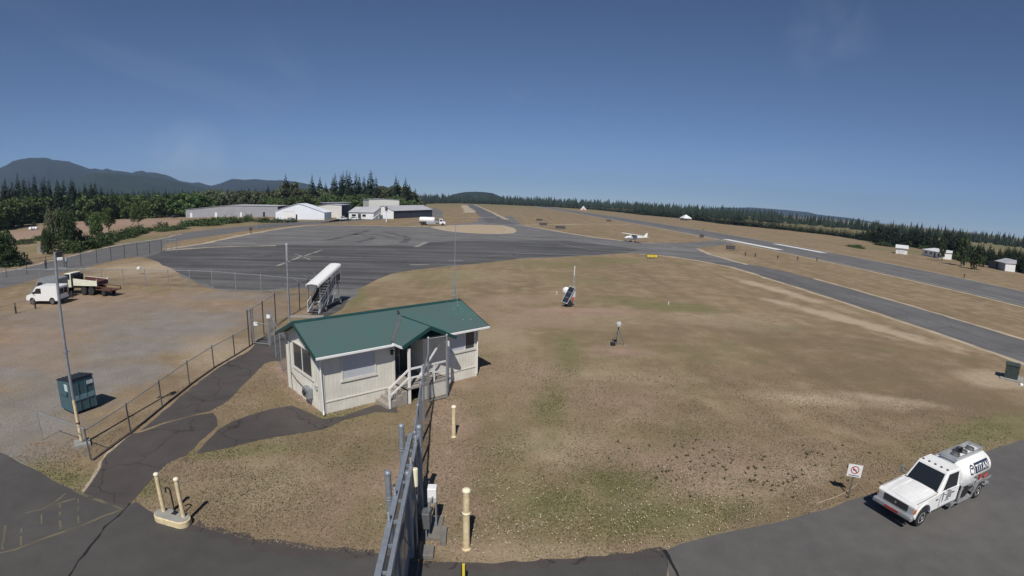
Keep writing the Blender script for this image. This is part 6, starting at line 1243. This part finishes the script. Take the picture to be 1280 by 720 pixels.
# ------------------------------------------------------------------ trees
def leaf_quads(P, size, rs, droop=0.0):
    n = len(P); a = rs.normal(size=(n, 3)); a /= np.linalg.norm(a, axis=1)[:, None]; b = rs.normal(size=(n, 3)); b -= a*(a*b).sum(1)[:, None]; b /= np.linalg.norm(b, axis=1)[:, None]
    s = size*rs.uniform(.6, 1.4, (n, 1)); a = a*s; b = b*s*.75
    return np.stack([P-a, P-b*.9, P+a, P+b], 1).reshape(-1, 3)
def mesh_quads(name, V, m):
    me = np_mesh(name, V, np.arange(len(V)).reshape(-1, 4)); me.materials.append(M[m]); return me
def broadleaf_mesh(seed, m, lobes=15, per=150, leaf=.034, squat=1.0, low=.22):
    """crown inside a unit-high tree, width about 0.8"""
    rs = np.random.RandomState(seed); pts = []; br = []
    for k in range(lobes):
        t = (k+.5)/lobes; z = low+.12+(1-low-.26)*t; rad = .34*math.sqrt(max(.05, 1-((z-.55)/.52)**2))*squat; a = k*2.4+rs.uniform(-.4, .4); q_ = rs.uniform(.45, 1)
        c = np.array([rad*q_*math.cos(a), rad*q_*math.sin(a), z]); r = rs.uniform(.10, .18)*(1.15-.35*t); br.append(c)
        d = rs.normal(size=(per, 3)); d /= np.linalg.norm(d, axis=1)[:, None]; rr = r*rs.uniform(.55, 1.12, (per, 1)); pts.append(c+d*rr*np.array([1.15, 1.15, .85]))
    P = np.concatenate(pts); return mesh_quads('crown', leaf_quads(P, leaf, rs), m), br
def trunk_mesh(br, m='bark', r=.022, top=.72):
    b = MB(); b.bar((0, 0, -.01), (0, 0, top*.5), r, 7, r*.7); b.bar((0, 0, top*.5), (.01, .01, top), r*.7, 6, r*.25)
    for c in br[:7]: b.bar((0, 0, max(.12, c[2]*.55)), tuple(c), r*.45, 5, r*.12)
    me = bpy.data.meshes.new('trunk'); me.from_pydata(b.v, [], b.f); me.materials.append(M[m]); me.update(); return me
def conifer_mesh(seed, m, levels=26, arms=9, width=.16, low=.10, leaf=.020, join=None):
    rs = np.random.RandomState(seed); V = []
    for i in range(levels):
        t = i/(levels-1); z = low+(1-low)*t; R0 = width*(1-t)**.82*rs.uniform(.72, 1.15)+.006; n = max(4, int(arms*(1-.5*t)))
        for k in range(n):
            a = rs.uniform(0, 2*math.pi); L = R0*rs.uniform(.65, 1.15); dz = -L*rs.uniform(.15, .55)
            d = np.array([math.cos(a), math.sin(a), 0]); sd_ = np.array([-d[1], d[0], 0]); base = np.array([0, 0, z]); tip = base+d*L+np.array([0, 0, dz]); mid = base+d*L*.5+np.array([0, 0, dz*.3+L*.06]); wd = L*rs.uniform(.22, .4)+.004
            V += [base, mid-sd_*wd+np.array([0, 0, -wd*.5]), tip, mid+sd_*wd+np.array([0, 0, -wd*.4])]
            V += [mid+np.array([0, 0, .006]), mid*.4+tip*.6-sd_*wd*.8, tip+np.array([0, 0, -L*.18]), mid*.5+tip*.5+np.array([0, 0, -wd])]
    return mesh_quads('crown', np.array(V), m)
def conifer_trunk():
    b = MB(); b.bar((0, 0, -.01), (0, 0, .93), .013, 7, .002); me = bpy.data.meshes.new('trunk'); me.from_pydata(b.v, [], b.f); me.materials.append(M['bark']); me.update(); return me
CON = [(conifer_mesh(100+i, 'conifer', levels=36, arms=13, width=.17+.02*(i % 3), low=.06+.04*(i % 2)), conifer_trunk()) for i in range(5)]
CONF = [conifer_mesh(150+i, 'conifer_far', levels=15, arms=7, width=.20+.03*(i % 3), low=.05) for i in range(4)]
def bl(seed, m, **k): c, br = broadleaf_mesh(seed, m, **k); return c, trunk_mesh(br)
ALD = [bl(200+i, 'paleleaf', lobes=13, per=95, leaf=.042, low=.0) for i in range(4)]
BRO = [bl(220+i, 'broadleaf', lobes=13, per=95, leaf=.042, low=.0) for i in range(4)]
DRK = [bl(240+i, 'darkleaf', lobes=12, per=85, leaf=.045, low=.05) for i in range(4)]
def put_tree(kind, x, y, h, wid, label, group=None, name='tree', z=0):
    r = random.Random(int(x*13+y*7)); cm, tm = r.choice(kind); t = empty(name, (x, y, z), r.uniform(0, 6.28), label, 'tree', group); t.scale = (h*wid, h*wid, h)
    for nm, me in (('crown', cm), ('trunk', tm)):
        o = bpy.data.objects.new(nm, me); C.objects.link(o); o.parent = t
    return t
def put_far(x, y, h, wid, label, group, name='conifer_tree'):
    r = random.Random(int(x*11+y*5)); o = bpy.data.objects.new(name, r.choice(CONF)); C.objects.link(o); o.location = (x, y, 0); o.rotation_euler = (0, 0, r.uniform(0, 6.28)); o.scale = (h*wid, h*wid, h)
    tag(o, label, 'tree', group); return o
def row(prof, D, n, kind, label, group, name, wid=(.9, 1.2), jt=.0, dj=.06, seed=1, far=False, low=1.0, base=None):
    r = random.Random(seed); pr = sorted((math.atan2(x, y), (z-10)/1000) for x, y, z in prof); az = [p[0] for p in pr]; te = [p[1] for p in pr]
    bs = sorted((math.atan2(x, y), math.hypot(x, y)) for x, y in base) if base else None
    for i in range(n):
        a = az[0]+(az[-1]-az[0])*(i+r.uniform(.1, .9))/n; T_ = float(np.interp(a, az, te)); d = (float(np.interp(a, [q[0] for q in bs], [q[1] for q in bs])) if bs else D)*(1+r.uniform(0, dj)); h = max(4, (10+d*T_)*low*(1-r.uniform(0, jt)))
        x, y = d*math.sin(a), d*math.cos(a); w_ = r.uniform(*wid)
        if far: put_far(x, y, h, w_, label, group, name)
        else: put_tree(kind, x, y, h, w_, label, group, name)
def stuff_row(name, prof, n, label, jt, seed, base):
    r = random.Random(seed); pr = sorted((math.atan2(x, y), (z-10)/1000) for x, y, z in prof); az = [p[0] for p in pr]; te = [p[1] for p in pr]; bs = sorted((math.atan2(x, y), math.hypot(x, y)) for x, y in base)
    src = [np.array([v.co for v in m_.vertices]) for m_ in CONF]; V = []
    for i in range(n):
        a = az[0]+(az[-1]-az[0])*(i+r.uniform(0, 1))/n; d = float(np.interp(a, [q[0] for q in bs], [q[1] for q in bs]))*(1+r.uniform(0, .05)); h = max(4, (10+d*float(np.interp(a, az, te)))*(1-r.uniform(0, jt))); w_ = h*r.uniform(1.3, 2.0)
        V.append(r.choice(src)*np.array([w_, w_, h])+np.array([d*math.sin(a), d*math.cos(a), 0]))
    o = bpy.data.objects.new(name, mesh_quads(name, np.concatenate(V), 'conifer_far')); C.objects.link(o); tag(o, label, 'trees', kind='stuff')
# tall conifers at the left under the mountain
row([(-832.9, 553.4, 50.8), (-812.0, 583.7, 54.2), (-789.6, 613.6, 52.9), (-781.8, 623.5, 57.4), (-765.7, 643.1, 61.7), (-753.4, 657.6, 57.4), (-740.7, 671.9, 50.6), (-735.4, 677.7, 55.5), (-727.5, 686.1, 48.8), (-715.8, 698.3, 52.2), (-709.5, 704.7, 43.0), (-689.7, 724.1, 44.9), (-678.3, 734.8, 34.0), (-656.5, 754.3, 28.0)], 318, 34, CON, 'tall dark conifer rising at the back of the wood under the mountain', 'tall dark conifers of the wood under the mountain', 'conifer_tree', (1.0, 1.35), .16, .12, 11)
row([(-833.3, 552.9, 33.0), (-789.9, 613.3, 39.4), (-757.8, 652.5, 40.0), (-714.3, 699.9, 30.2), (-676.5, 736.5, 26.0), (-651.5, 758.6, 22.5)], 300, 24, CON, 'shorter dark conifer inside the wood under the mountain', 'shorter conifers of the wood under the mountain', 'conifer_tree', (1.2, 1.6), .2, .1, 17)
row([(-833.5, 552.4, 21.2), (-790.2, 612.9, 24.6), (-758.1, 652.1, 24.9), (-732.3, 680.9, 26.0), (-705.1, 709.1, 25.9), (-676.5, 736.4, 22.1), (-656.7, 754.1, 16.0), (-631.1, 775.7, 8.3)], 0, 58, BRO, 'leafy tree along the field edge of the wood under the mountain', 'leafy trees edging the wood under the mountain', 'leafy_tree', (.95, 1.3), .22, .08, 12, base=[(-222.87, 146.76), (-194.56, 150.01), (-214.06, 173.98), (-238.55, 214.70), (-233.95, 234.46), (-236.96, 247.11), (-239.08, 270.24), (-249.60, 306.37)])
row([(-709.9, 704.3, 21.0), (-676.5, 736.4, 23.4), (-656.6, 754.2, 24.0), (-630.9, 775.9, 20.4), (-604.1, 796.9, 19.6), (-570.6, 821.2, 21.6), (-533.4, 845.9, 23.7)], 300, 30, BRO, 'mid-green leafy tree between the field and the foot of the mountain', 'mid-green leafy trees beyond the end of the long hangar', 'leafy_tree', (.95, 1.3), .25, .10, 13)
row([(-564.9, 825.2, 24.2), (-533.3, 845.9, 30.7), (-511.8, 859.1, 24.8), (-487.3, 873.3, 27.4), (-449.4, 893.3, 28.6), (-421.0, 907.1, 32.8), (-402.5, 915.4, 43.0), (-386.5, 922.3, 34.3), (-356.7, 934.2, 28.7), (-329.2, 944.3, 28.8)], 345, 34, ALD, 'pale grey-green leafy tree in the wood behind the long hangar', 'pale leafy trees behind the long hangar', 'leafy_tree', (.85, 1.1), .18, .10, 14)
row([(-436.6, 899.7, 18.5), (-394.5, 918.9, 28.5), (-356.7, 934.2, 24.3), (-315.2, 949.0, 26.0), (-280.0, 960.0, 29.3), (-258.7, 966.0, 37.0), (-247.3, 968.9, 44.6), (-229.8, 973.2, 37.5), (-208.0, 978.1, 36.4), (-193.1, 981.2, 26.2), (-182.6, 983.2, 14.4), (-170.6, 985.3, 5.6)], 355, 40, ALD, 'pale grey-green leafy tree in the wood behind the white hangars', 'pale leafy trees behind the white hangars', 'leafy_tree', (.75, 1.0), .2, .10, 15)
row([(-449.5, 893.3, 14.2), (-356.7, 934.2, 18.4), (-258.4, 966.0, 19.2), (-207.6, 978.2, 16.9), (-185.5, 982.7, 8.3)], 318, 26, BRO, 'green leafy tree at the front of the wood behind the white hangars', 'green front trees behind the white hangars', 'leafy_tree', (.8, 1.1), .2, .05, 18)
for px, (x, y, h) in enumerate([(-145.89, 320.34, 23.88), (-145.66, 324.84, 20.19), (-129.65, 325.10, 23.39), (-125.60, 328.83, 22.23), (-121.50, 328.23, 18.60), (-119.20, 335.45, 22.44), (-116.43, 332.19, 24.90), (-112.36, 331.48, 23.83), (-113.45, 339.55, 25.74), (-109.97, 336.49, 26.90), (-107.00, 333.24, 25.44), (-103.64, 336.40, 25.07), (-102.79, 340.84, 23.95), (-98.63, 337.90, 23.06), (-94.97, 341.02, 27.13), (-90.58, 338.08, 22.84), (-78.41, 343.16, 23.66), (-77.69, 347.42, 20.92), (-71.82, 342.55, 22.39), (-70.37, 348.98, 18.39), (-65.91, 345.77, 15.73), (-170.48, 317.07, 15.19), (-160.38, 324.54, 17.23)]):
    put_tree(CON, x, y, h+1, 1.0+.3*((px*7) % 3)/3, 'tall dark conifer standing above the pale wood behind the hangars', 'conifers above the wood behind the hangars', 'conifer_tree')
# far treelines
FB = [(-139.63, 711.29), (-140.87, 893.95), (-109.11, 1050.00), (-54.00, 1035.14), (-5.06, 981.41)]
stuff_row('distant_conifers', [(-192.9, 981.2, 12.0), (-170.7, 985.3, 11.6), (-148.5, 988.9, 10.5), (-103.6, 994.6, 10.0), (-66.0, 997.8, 11.0), (-35.8, 999.4, 11.1), (-5.6, 1000.0, 12.1)], 90, 'tiny conifers of the farthest tree line below the central hill', .35, 31, FB)
RB = [(-5.06, 981.41), (24.24, 963.43), (117.40, 797.07), (132.06, 547.48), (153.76, 477.82), (150.04, 371.38), (169.73, 331.81), (178.56, 304.57), (188.21, 282.97), (180.94, 241.48)]
row([(-5.6, 1000.0, 12.1), (24.6, 999.7, 14.6), (85.1, 996.4, 12.3), (145.1, 989.4, 11.9), (189.4, 981.9, 14.7), (233.3, 972.4, 14.8), (276.5, 961.0, 14.9), (305.1, 952.3, 12.2), (332.9, 943.0, 15.5), (374.3, 927.3, 10.9), (414.5, 910.0, 10.3), (453.8, 891.1, 6.9), (504.2, 863.6, 3.5), (552.3, 833.7, 1.2), (597.9, 801.6, 0.0)], 0, 120, None, 'conifer in the long far tree line beyond the runway', 'conifers of the far tree line beyond the runway', 'conifer_tree', (1.2, 1.8), .30, .03, 32, True, base=RB)
stuff_row('low_conifers', [(-5.5, 1000.0, 9.8), (85.2, 996.4, 10.1), (145.2, 989.4, 8.9), (233.7, 972.3, 7.3), (305.4, 952.2, 5.6), (373.5, 927.6, 2.1), (454.3, 890.9, -0.2), (552.7, 833.4, -5.0), (598.4, 801.2, -6.8)], 300, 'low young conifers along the front of the far tree line beyond the runway', .45, 33, RB)
RB2 = [(182.98, 247.80), (172.16, 219.99), (168.14, 200.22), (188.57, 201.45), (164.68, 162.13), (161.23, 148.51), (151.46, 133.98), (146.77, 124.73), (147.28, 119.68), (144.70, 106.29)]
row([(587.3, 809.3, -8.1), (602.1, 798.5, 3.3), (610.3, 792.1, 9.7), (615.4, 788.2, 14.4), (624.3, 781.2, 10.0), (634.5, 773.0, 16.6), (639.7, 768.7, 17.2), (650.4, 759.6, 11.8), (660.4, 750.9, 14.4), (672.1, 740.4, 18.6), (680.2, 733.0, 15.7), (690.2, 723.6, 11.8), (707.0, 707.2, 15.5), (713.8, 700.4, 11.3), (720.9, 693.0, 13.6), (726.1, 687.6, 4.1)], 0, 62, CON, 'dark conifer in the wood behind the white barn', 'dark conifers behind the white barn', 'conifer_tree', (1.4, 2.0), .42, .12, 34, base=RB2)
row([(718.8, 695.3, 5.5), (725.7, 688.0, -2.4), (741.9, 670.6, -4.9), (754.5, 656.3, -1.4), (763.2, 646.1, -6.1), (769.6, 638.6, -2.4), (775.8, 631.0, 1.3), (783.1, 621.8, -1.1), (791.4, 611.3, -6.9), (810.5, 585.7, -10.2)], 0, 66, CON, 'dark conifer standing behind the grey roofed barn', 'dark conifers behind the grey roofed barn', 'conifer_tree', (1.2, 1.7), .42, .14, 35, base=RB2)
for (x, y, h), w_, lab in (((128.88, 122.77, 9.58), .6, 'big rounded dark tree standing before the wood near the grey roofed barn'), ((133.23, 135.46, 8.90), .38, 'narrow dark leafy tree beside the long white house'), ((126.00, 114.12, 7.02), .8, 'olive-green leafy tree beside the dark open shed')):
    put_tree(DRK, x, y, h, w_, lab, None, 'leafy_tree')

# near trees along the access road: fuller crowns
def near_tree(p, h, wid, m, label, seed, lobes=22, per=190, leaf=.026, low=.12, squat=1.0, name='leafy_tree'):
    c, br = broadleaf_mesh(seed, m, lobes=lobes, per=per, leaf=leaf, squat=squat, low=low); t = empty(name, (*p, 0), seed, label, 'tree'); t.scale = (h*wid, h*wid, h)
    for nm, me in (('crown', c), ('trunk', trunk_mesh(br))):
        o = bpy.data.objects.new(nm, me); C.objects.link(o); o.parent = t
    return t
x, y, h = (-93.53, 85.88, 9.45); near_tree((x, y), h, .50, 'paleleaf', 'tall grey-green tree overhanging the access road above the tipper truck', 301, low=.06, lobes=26)
x, y, h = (-89.70, 86.12, 9.19); near_tree((x, y), h, .46, 'darkleaf', 'tall dark tree with drooping crown beside the grey-green roadside tree', 302, low=.04, lobes=26)
x, y, h = (-89.74, 80.43, 5.25); near_tree((x, y), h, .7, 'darkleaf', 'low leafy shrub-like tree at the foot of the grey-green roadside tree', 306, low=.02)
x, y, h = (-89.95, 89.17, 4.64); near_tree((x, y), h, .7, 'paleleaf', 'small pale leafy tree beside the tall dark roadside tree', 310, low=.02)
x, y, h = (-99.48, 104.97, 7.83); near_tree((x, y), h, .60, 'broadleaf', 'bright green roadside tree, the bushiest along the bramble hedge', 303, low=.16, lobes=22)
x, y, h = (-115.20, 126.72, 8.65); near_tree((x, y), h, .60, 'broadleaf', 'green roadside tree with a visible forked trunk next to the bramble hedge', 304, low=.28)
x, y, h = (-124.73, 151.94, 9.42); near_tree((x, y), h, .72, 'broadleaf', 'small round-topped green tree standing alone by the bramble hedge', 305, low=.26)
x, y, h = (-81.76, 63.10, 6.41); near_tree((x, y), h, .85, 'darkleaf', 'dark tree over bushes where the access road leaves the picture', 307, low=.2, lobes=24)
x, y, h = (-186.45, 160.58, 3.11); near_tree((x, y), h, 1.0, 'darkleaf', 'small dark round tree beside the white bales', 308, low=.02, lobes=12)
x, y, h = (-161.10, 165.56, 4.23); near_tree((x, y), h, 1.0, 'darkleaf', 'small dark round tree in the field behind the bright green roadside tree', 309, low=.02, lobes=12)
# bramble bushes
def bush_mesh(seed, m, n=520, leaf=.085):
    rs = np.random.RandomState(seed); d = rs.normal(size=(n, 3)); d /= np.linalg.norm(d, axis=1)[:, None]; d[:, 2] = np.abs(d[:, 2]); r = rs.uniform(.55, 1.05, (n, 1)); lump = 1+.25*np.sin(d[:, :1]*7+seed)*np.cos(d[:, 1:2]*6)
    return mesh_quads('bramble_bush', leaf_quads(d*r*lump, leaf, rs), m)
BU = [bush_mesh(400+i, ('bramble', 'darkleaf', 'bramble')[i % 3]) for i in range(5)]
def bush(p, rx, ry, rz, label, group, rot=0):
    r = random.Random(int(p[0]*17+p[1]*3)); o = bpy.data.objects.new('bramble_bush', r.choice(BU)); C.objects.link(o); o.location = (*p, -.1); o.scale = (rx, ry, rz); o.rotation_euler = (0, 0, rot); tag(o, label, 'bush', group); return o
def bushes(path, n, rad, hgt, label, group, seed, jit=2.0):
    r = random.Random(seed); seg = densify(path, 1.0, 0, False)
    for i in range(n):
        x, y = seg[int((i+.5)/n*(len(seg)-1))]; k = r.uniform(.55, 1.35)
        bush((x+r.uniform(-jit, jit), y+r.uniform(-jit, jit)), rad*k, rad*k*r.uniform(.8, 1.1), hgt*r.uniform(.45, 1.25), label, group, r.uniform(0, 6.28))
bushes([(-86.65, 82.72), (-87.03, 85.55), (-89.49, 91.60), (-91.39, 96.63), (-93.62, 101.17)], 18, 2.4, 2.4, 'dark bramble bush beneath the big dark roadside trees', 'brambles under the big roadside trees', 1, 1.2)
bushes([(-96.25, 104.04), (-99.98, 112.60), (-104.34, 122.48), (-109.50, 134.05), (-112.07, 142.32), (-112.40, 147.71)], 22, 2.6, 2.2, 'green bramble bush in the hedge below the small round-topped tree', 'hedge brambles below the round-topped tree', 2, 1.4)
bushes([(-105.70, 138.86), (-107.60, 147.65), (-107.74, 155.45)], 7, 2.6, 1.1, 'low bramble bush trailing along the road between the hedge and the hangar', 'low brambles along the road', 3, 1.5)
bushes([(-110.84, 166.34), (-113.02, 178.76), (-113.48, 190.06), (-113.41, 202.86), (-110.43, 210.07)], 22, 4.5, 2.2, 'green bramble bush on the bank in front of the long grey hangar', 'bank brambles before the long hangar', 4, 5)
bushes([(-102.01, 196.77), (-92.74, 194.42), (-88.62, 198.24)], 7, 3.5, 1.6, 'low green bush before the white gabled hangar door', 'bushes before the white gabled hangar', 5, 2)
bushes([(-87.95, 66.37), (-82.07, 64.02), (-83.06, 66.90)], 8, 2.8, 2.2, 'dark bush at the foot of the dark tree where the road leaves', 'bushes at the road-end tree', 6, 1.2)
bushes([(-120.43, 98.77), (-127.42, 111.64), (-128.32, 121.66)], 9, 3.4, 1.3, 'low scrubby bush in the rough field beyond the access road', 'scrub in the rough field', 7, 4)
bushes([(195.29, 220.33), (184.84, 202.85), (180.04, 193.30)], 5, 4.0, 2.6, 'rounded green bush in front of the long white house', 'bushes before the long white house', 8, 2)
bushes([(156.85, 155.99), (154.29, 147.80), (152.75, 140.61)], 7, 3.5, 2.6, 'dark bush at the foot of the wood near the grey roofed barn', 'bushes near the grey roofed barn', 9, 1.5)
bushes([(165.26, 205.78), (164.88, 201.86), (164.54, 198.09)], 4, 3.5, 2.2, 'dark bush at the conifer end beside the white barn', 'bushes beside the white barn', 10, 1.5)
bushes([(128.29, 179.99), (125.83, 172.38), (127.15, 170.17)], 6, 3.0, 1.1, 'low dry scrub patch beyond the runway', 'dry scrub beyond the runway', 12, 2)

# ------------------------------------------------------------------ hills
def hill_mat(name, c1, c2):
    m = bpy.data.materials.new(name); m.use_nodes = True; t = m.node_tree; b = t.nodes['Principled BSDF']; b.inputs['Roughness'].default_value = .95; b.inputs['Specular IOR Level'].default_value = .05
    g = t.nodes.new('ShaderNodeNewGeometry'); n = t.nodes.new('ShaderNodeTexNoise'); n.inputs['Scale'].default_value = .006; n.inputs['Detail'].default_value = 9; n.inputs['Roughness'].default_value = .7; t.links.new(g.outputs['Position'], n.inputs['Vector'])
    mx = t.nodes.new('ShaderNodeMix'); mx.data_type = 'RGBA'; mx.inputs[6].default_value = (*c1, 1); mx.inputs[7].default_value = (*c2, 1); r = t.nodes.new('ShaderNodeMapRange'); r.inputs[1].default_value = .4; r.inputs[2].default_value = .65; t.links.new(n.outputs[0], r.inputs[0]); t.links.new(r.outputs[0], mx.inputs[0]); t.links.new(mx.outputs[2], b.inputs['Base Color'])
    return m
def hill(name, prof, D, depth, m, seed, rough=.03, n=260):
    pr = sorted((math.atan2(x, y), (z-10)/1000) for x, y, z in prof); az = np.linspace(pr[0][0], pr[-1][0], n); te = np.interp(az, [p[0] for p in pr], [p[1] for p in pr])
    rs = np.random.RandomState(seed); K = 26; V = []
    for k in range(K):
        t = k/(K-1)*1.5      # 1 is the ridge
        d = D-depth+depth*t; f = np.minimum(t, 2-t) if t > 1 else t
        H = (10+D*te); gul = (fbm(az*D/ (depth*.30)+seed*3, np.full(n, t*3.0), 1.0, seed)-.5)
        fade = min(1, abs(1-t)*4)*min(1, t*3)
        H2 = H*(1+(fbm(az*D/150., np.full(n, 2.0), 1.0, seed+9)-.5)*rough*2.4)
        z = H2*(f**1.15)+gul*H*.55*fade+(fbm(az*D/60., np.full(n, t*9), 1.0, seed+5)-.5)*H*rough*2
        if t == 0: z = z*0-3
        V.append(np.stack([d*np.sin(az), d*np.cos(az), z], 1))
    V = np.concatenate(V); idx = np.arange(K*n).reshape(K, n); F = np.stack([idx[:-1, :-1], idx[:-1, 1:], idx[1:, 1:], idx[1:, :-1]], -1).reshape(-1, 4)
    me = np_mesh(name, V, F); me.materials.append(m); me.polygons.foreach_set('use_smooth', [True]*len(F)); o = bpy.data.objects.new(name, me); C.objects.link(o); o['kind'] = 'structure'; return o
HM = hill_mat('forested_slope', (.012, .019, .016), (.022, .030, .024)); HM2 = hill_mat('nearer_forested_slope', (.016, .028, .018), (.028, .040, .026))
hill('mountain', [(-952.4, 304.8, 39.4), (-892.7, 450.6, 48.3), (-832.7, 553.7, 63.8), (-789.5, 613.8, 66.7), (-777.2, 629.2, 75.8), (-769.7, 638.4, 78.7), (-760.7, 649.1, 81.5), (-742.1, 670.3, 81.9), (-731.7, 681.6, 77.7), (-716.0, 698.1, 75.4), (-704.6, 709.6, 70.0), (-692.9, 721.0, 63.7), (-686.7, 727.0, 64.2), (-678.0, 735.1, 61.6), (-672.5, 740.1, 64.1), (-665.2, 746.7, 60.0), (-656.2, 754.6, 58.5), (-648.1, 761.6, 58.7), (-640.2, 768.2, 56.0), (-635.7, 772.0, 58.7), (-627.3, 778.8, 59.4), (-622.0, 783.0, 55.7), (-609.1, 793.1, 55.5), (-596.1, 802.9, 51.5), (-587.2, 809.4, 48.0), (-576.1, 817.4, 40.9), (-559.0, 829.2, 36.6), (-550.3, 835.0, 37.8), (-531.0, 847.4, 31.0), (-517.8, 855.5, 35.1), (-499.5, 866.3, 43.0), (-481.0, 876.7, 40.8), (-462.2, 886.8, 41.7), (-430.1, 902.8, 40.0), (-417.0, 908.9, 40.0), (-387.9, 921.7, 35.8), (-363.5, 931.6, 30.1), (-315.2, 949.0, 18.6), (-258.2, 966.1, 1.3)], 5600, 2400, HM, 51, .02, 420)
hill('foothill', [(-774.5, 632.5, 21.0), (-740.9, 671.6, 36.6), (-704.8, 709.4, 49.3), (-688.7, 725.1, 57.3), (-671.2, 741.3, 54.9), (-656.2, 754.6, 52.6), (-625.2, 780.4, 49.3), (-587.3, 809.4, 40.4), (-559.0, 829.1, 31.7), (-533.4, 845.9, 23.7), (-487.4, 873.2, 10.3)], 3900, 1300, HM2, 53, .03, 220)
hill('hill', [(-163.1, 986.6, 1.2), (-138.0, 990.4, 7.7), (-123.2, 992.4, 14.9), (-111.3, 993.8, 18.9), (-94.9, 995.5, 22.3), (-75.4, 997.2, 23.9), (-57.3, 998.4, 23.8), (-42.8, 999.1, 22.3), (-28.4, 999.6, 16.6), (-20.7, 999.8, 12.3), (-5.3, 1000.0, 5.3)], 2600, 600, HM2, 54, .03, 120)
hill('distant_hills', [(319.7, 947.5, 1.3), (374.1, 927.4, 15.3), (400.9, 916.1, 16.5), (427.1, 904.2, 19.2), (453.0, 891.5, 19.0), (484.6, 874.7, 18.8), (515.4, 856.9, 18.0), (530.1, 848.0, 15.1), (551.4, 834.3, 14.4), (574.4, 818.5, 14.0), (608.1, 793.9, 10.8), (640.6, 767.9, 3.9), (682.0, 731.3, -9.2)], 6200, 900, HM, 55, .01, 160)
# far woods that read as one dark mass behind the tree lines
def woods(name, label, polyaz, D, n, seed, hmin=9, hmax=16):
    rs = np.random.RandomState(seed); V = []
    a = rs.uniform(polyaz[0], polyaz[1], n); d = D*rs.uniform(1.0, 1.5, n); h = hmin+(hmax-hmin)*rs.uniform(0, 1, n)**2.6
    for ai, di, hi in zip(a, d, h):
        x, y = di*math.sin(ai), di*math.cos(ai); w_ = hi*.26
        for k in range(3):
            th = rs.uniform(0, 3.14); c, s = math.cos(th)*w_, math.sin(th)*w_; V += [(x-c, y-s, 0), (x+c*.2, y+s*.2, hi*.3), (x, y, hi), (x+c, y+s, 0)]
            th += 1.2; c, s = math.cos(th)*w_*.8, math.sin(th)*w_*.8; V += [(x-c, y-s, hi*.15), (x, y, hi*.2), (x, y, hi*.9), (x+c, y+s, hi*.12)]
    me = mesh_quads(name, np.array(V), 'conifer_far'); o = bpy.data.objects.new(name, me); C.objects.link(o); tag(o, label, 'woods', kind='stuff')
woods('woods', 'continuous dark wood on the plain in the far middle distance', (R(-14), R(28)), 1250, 2600, 61, 10.5, 25)
woods('woods', 'continuous dark wood beyond the tree line with the white barn', (R(13), R(62)), 620, 1100, 62, 8.0, 16)
woods('woods', 'continuous dark wood filling the plain below the mountain', (R(-62), R(-13)), 460, 2600, 63, 12, 19)

# ------------------------------------------------------------------ haze
def haze():
    b = MB(); b.box(-9400, 9400, -90, 12600, -1.0, 620); o = b.build('haze', None); m = bpy.data.materials.new('haze'); m.use_nodes = True; t = m.node_tree
    for n in list(t.nodes):
        if n.type != 'OUTPUT_MATERIAL': t.nodes.remove(n)
    v = t.nodes.new('ShaderNodeVolumePrincipled'); v.inputs['Color'].default_value = (.50, .68, .98, 1); v.inputs['Density'].default_value = 0.85e-4; v.inputs['Anisotropy'].default_value = .0
    t.links.new(v.outputs[0], [n for n in t.nodes if n.type == 'OUTPUT_MATERIAL'][0].inputs['Volume']); o.data.materials.append(m)
    tag(o, 'thin bluish haze filling the air over the whole airfield', 'haze', kind='stuff')
haze()
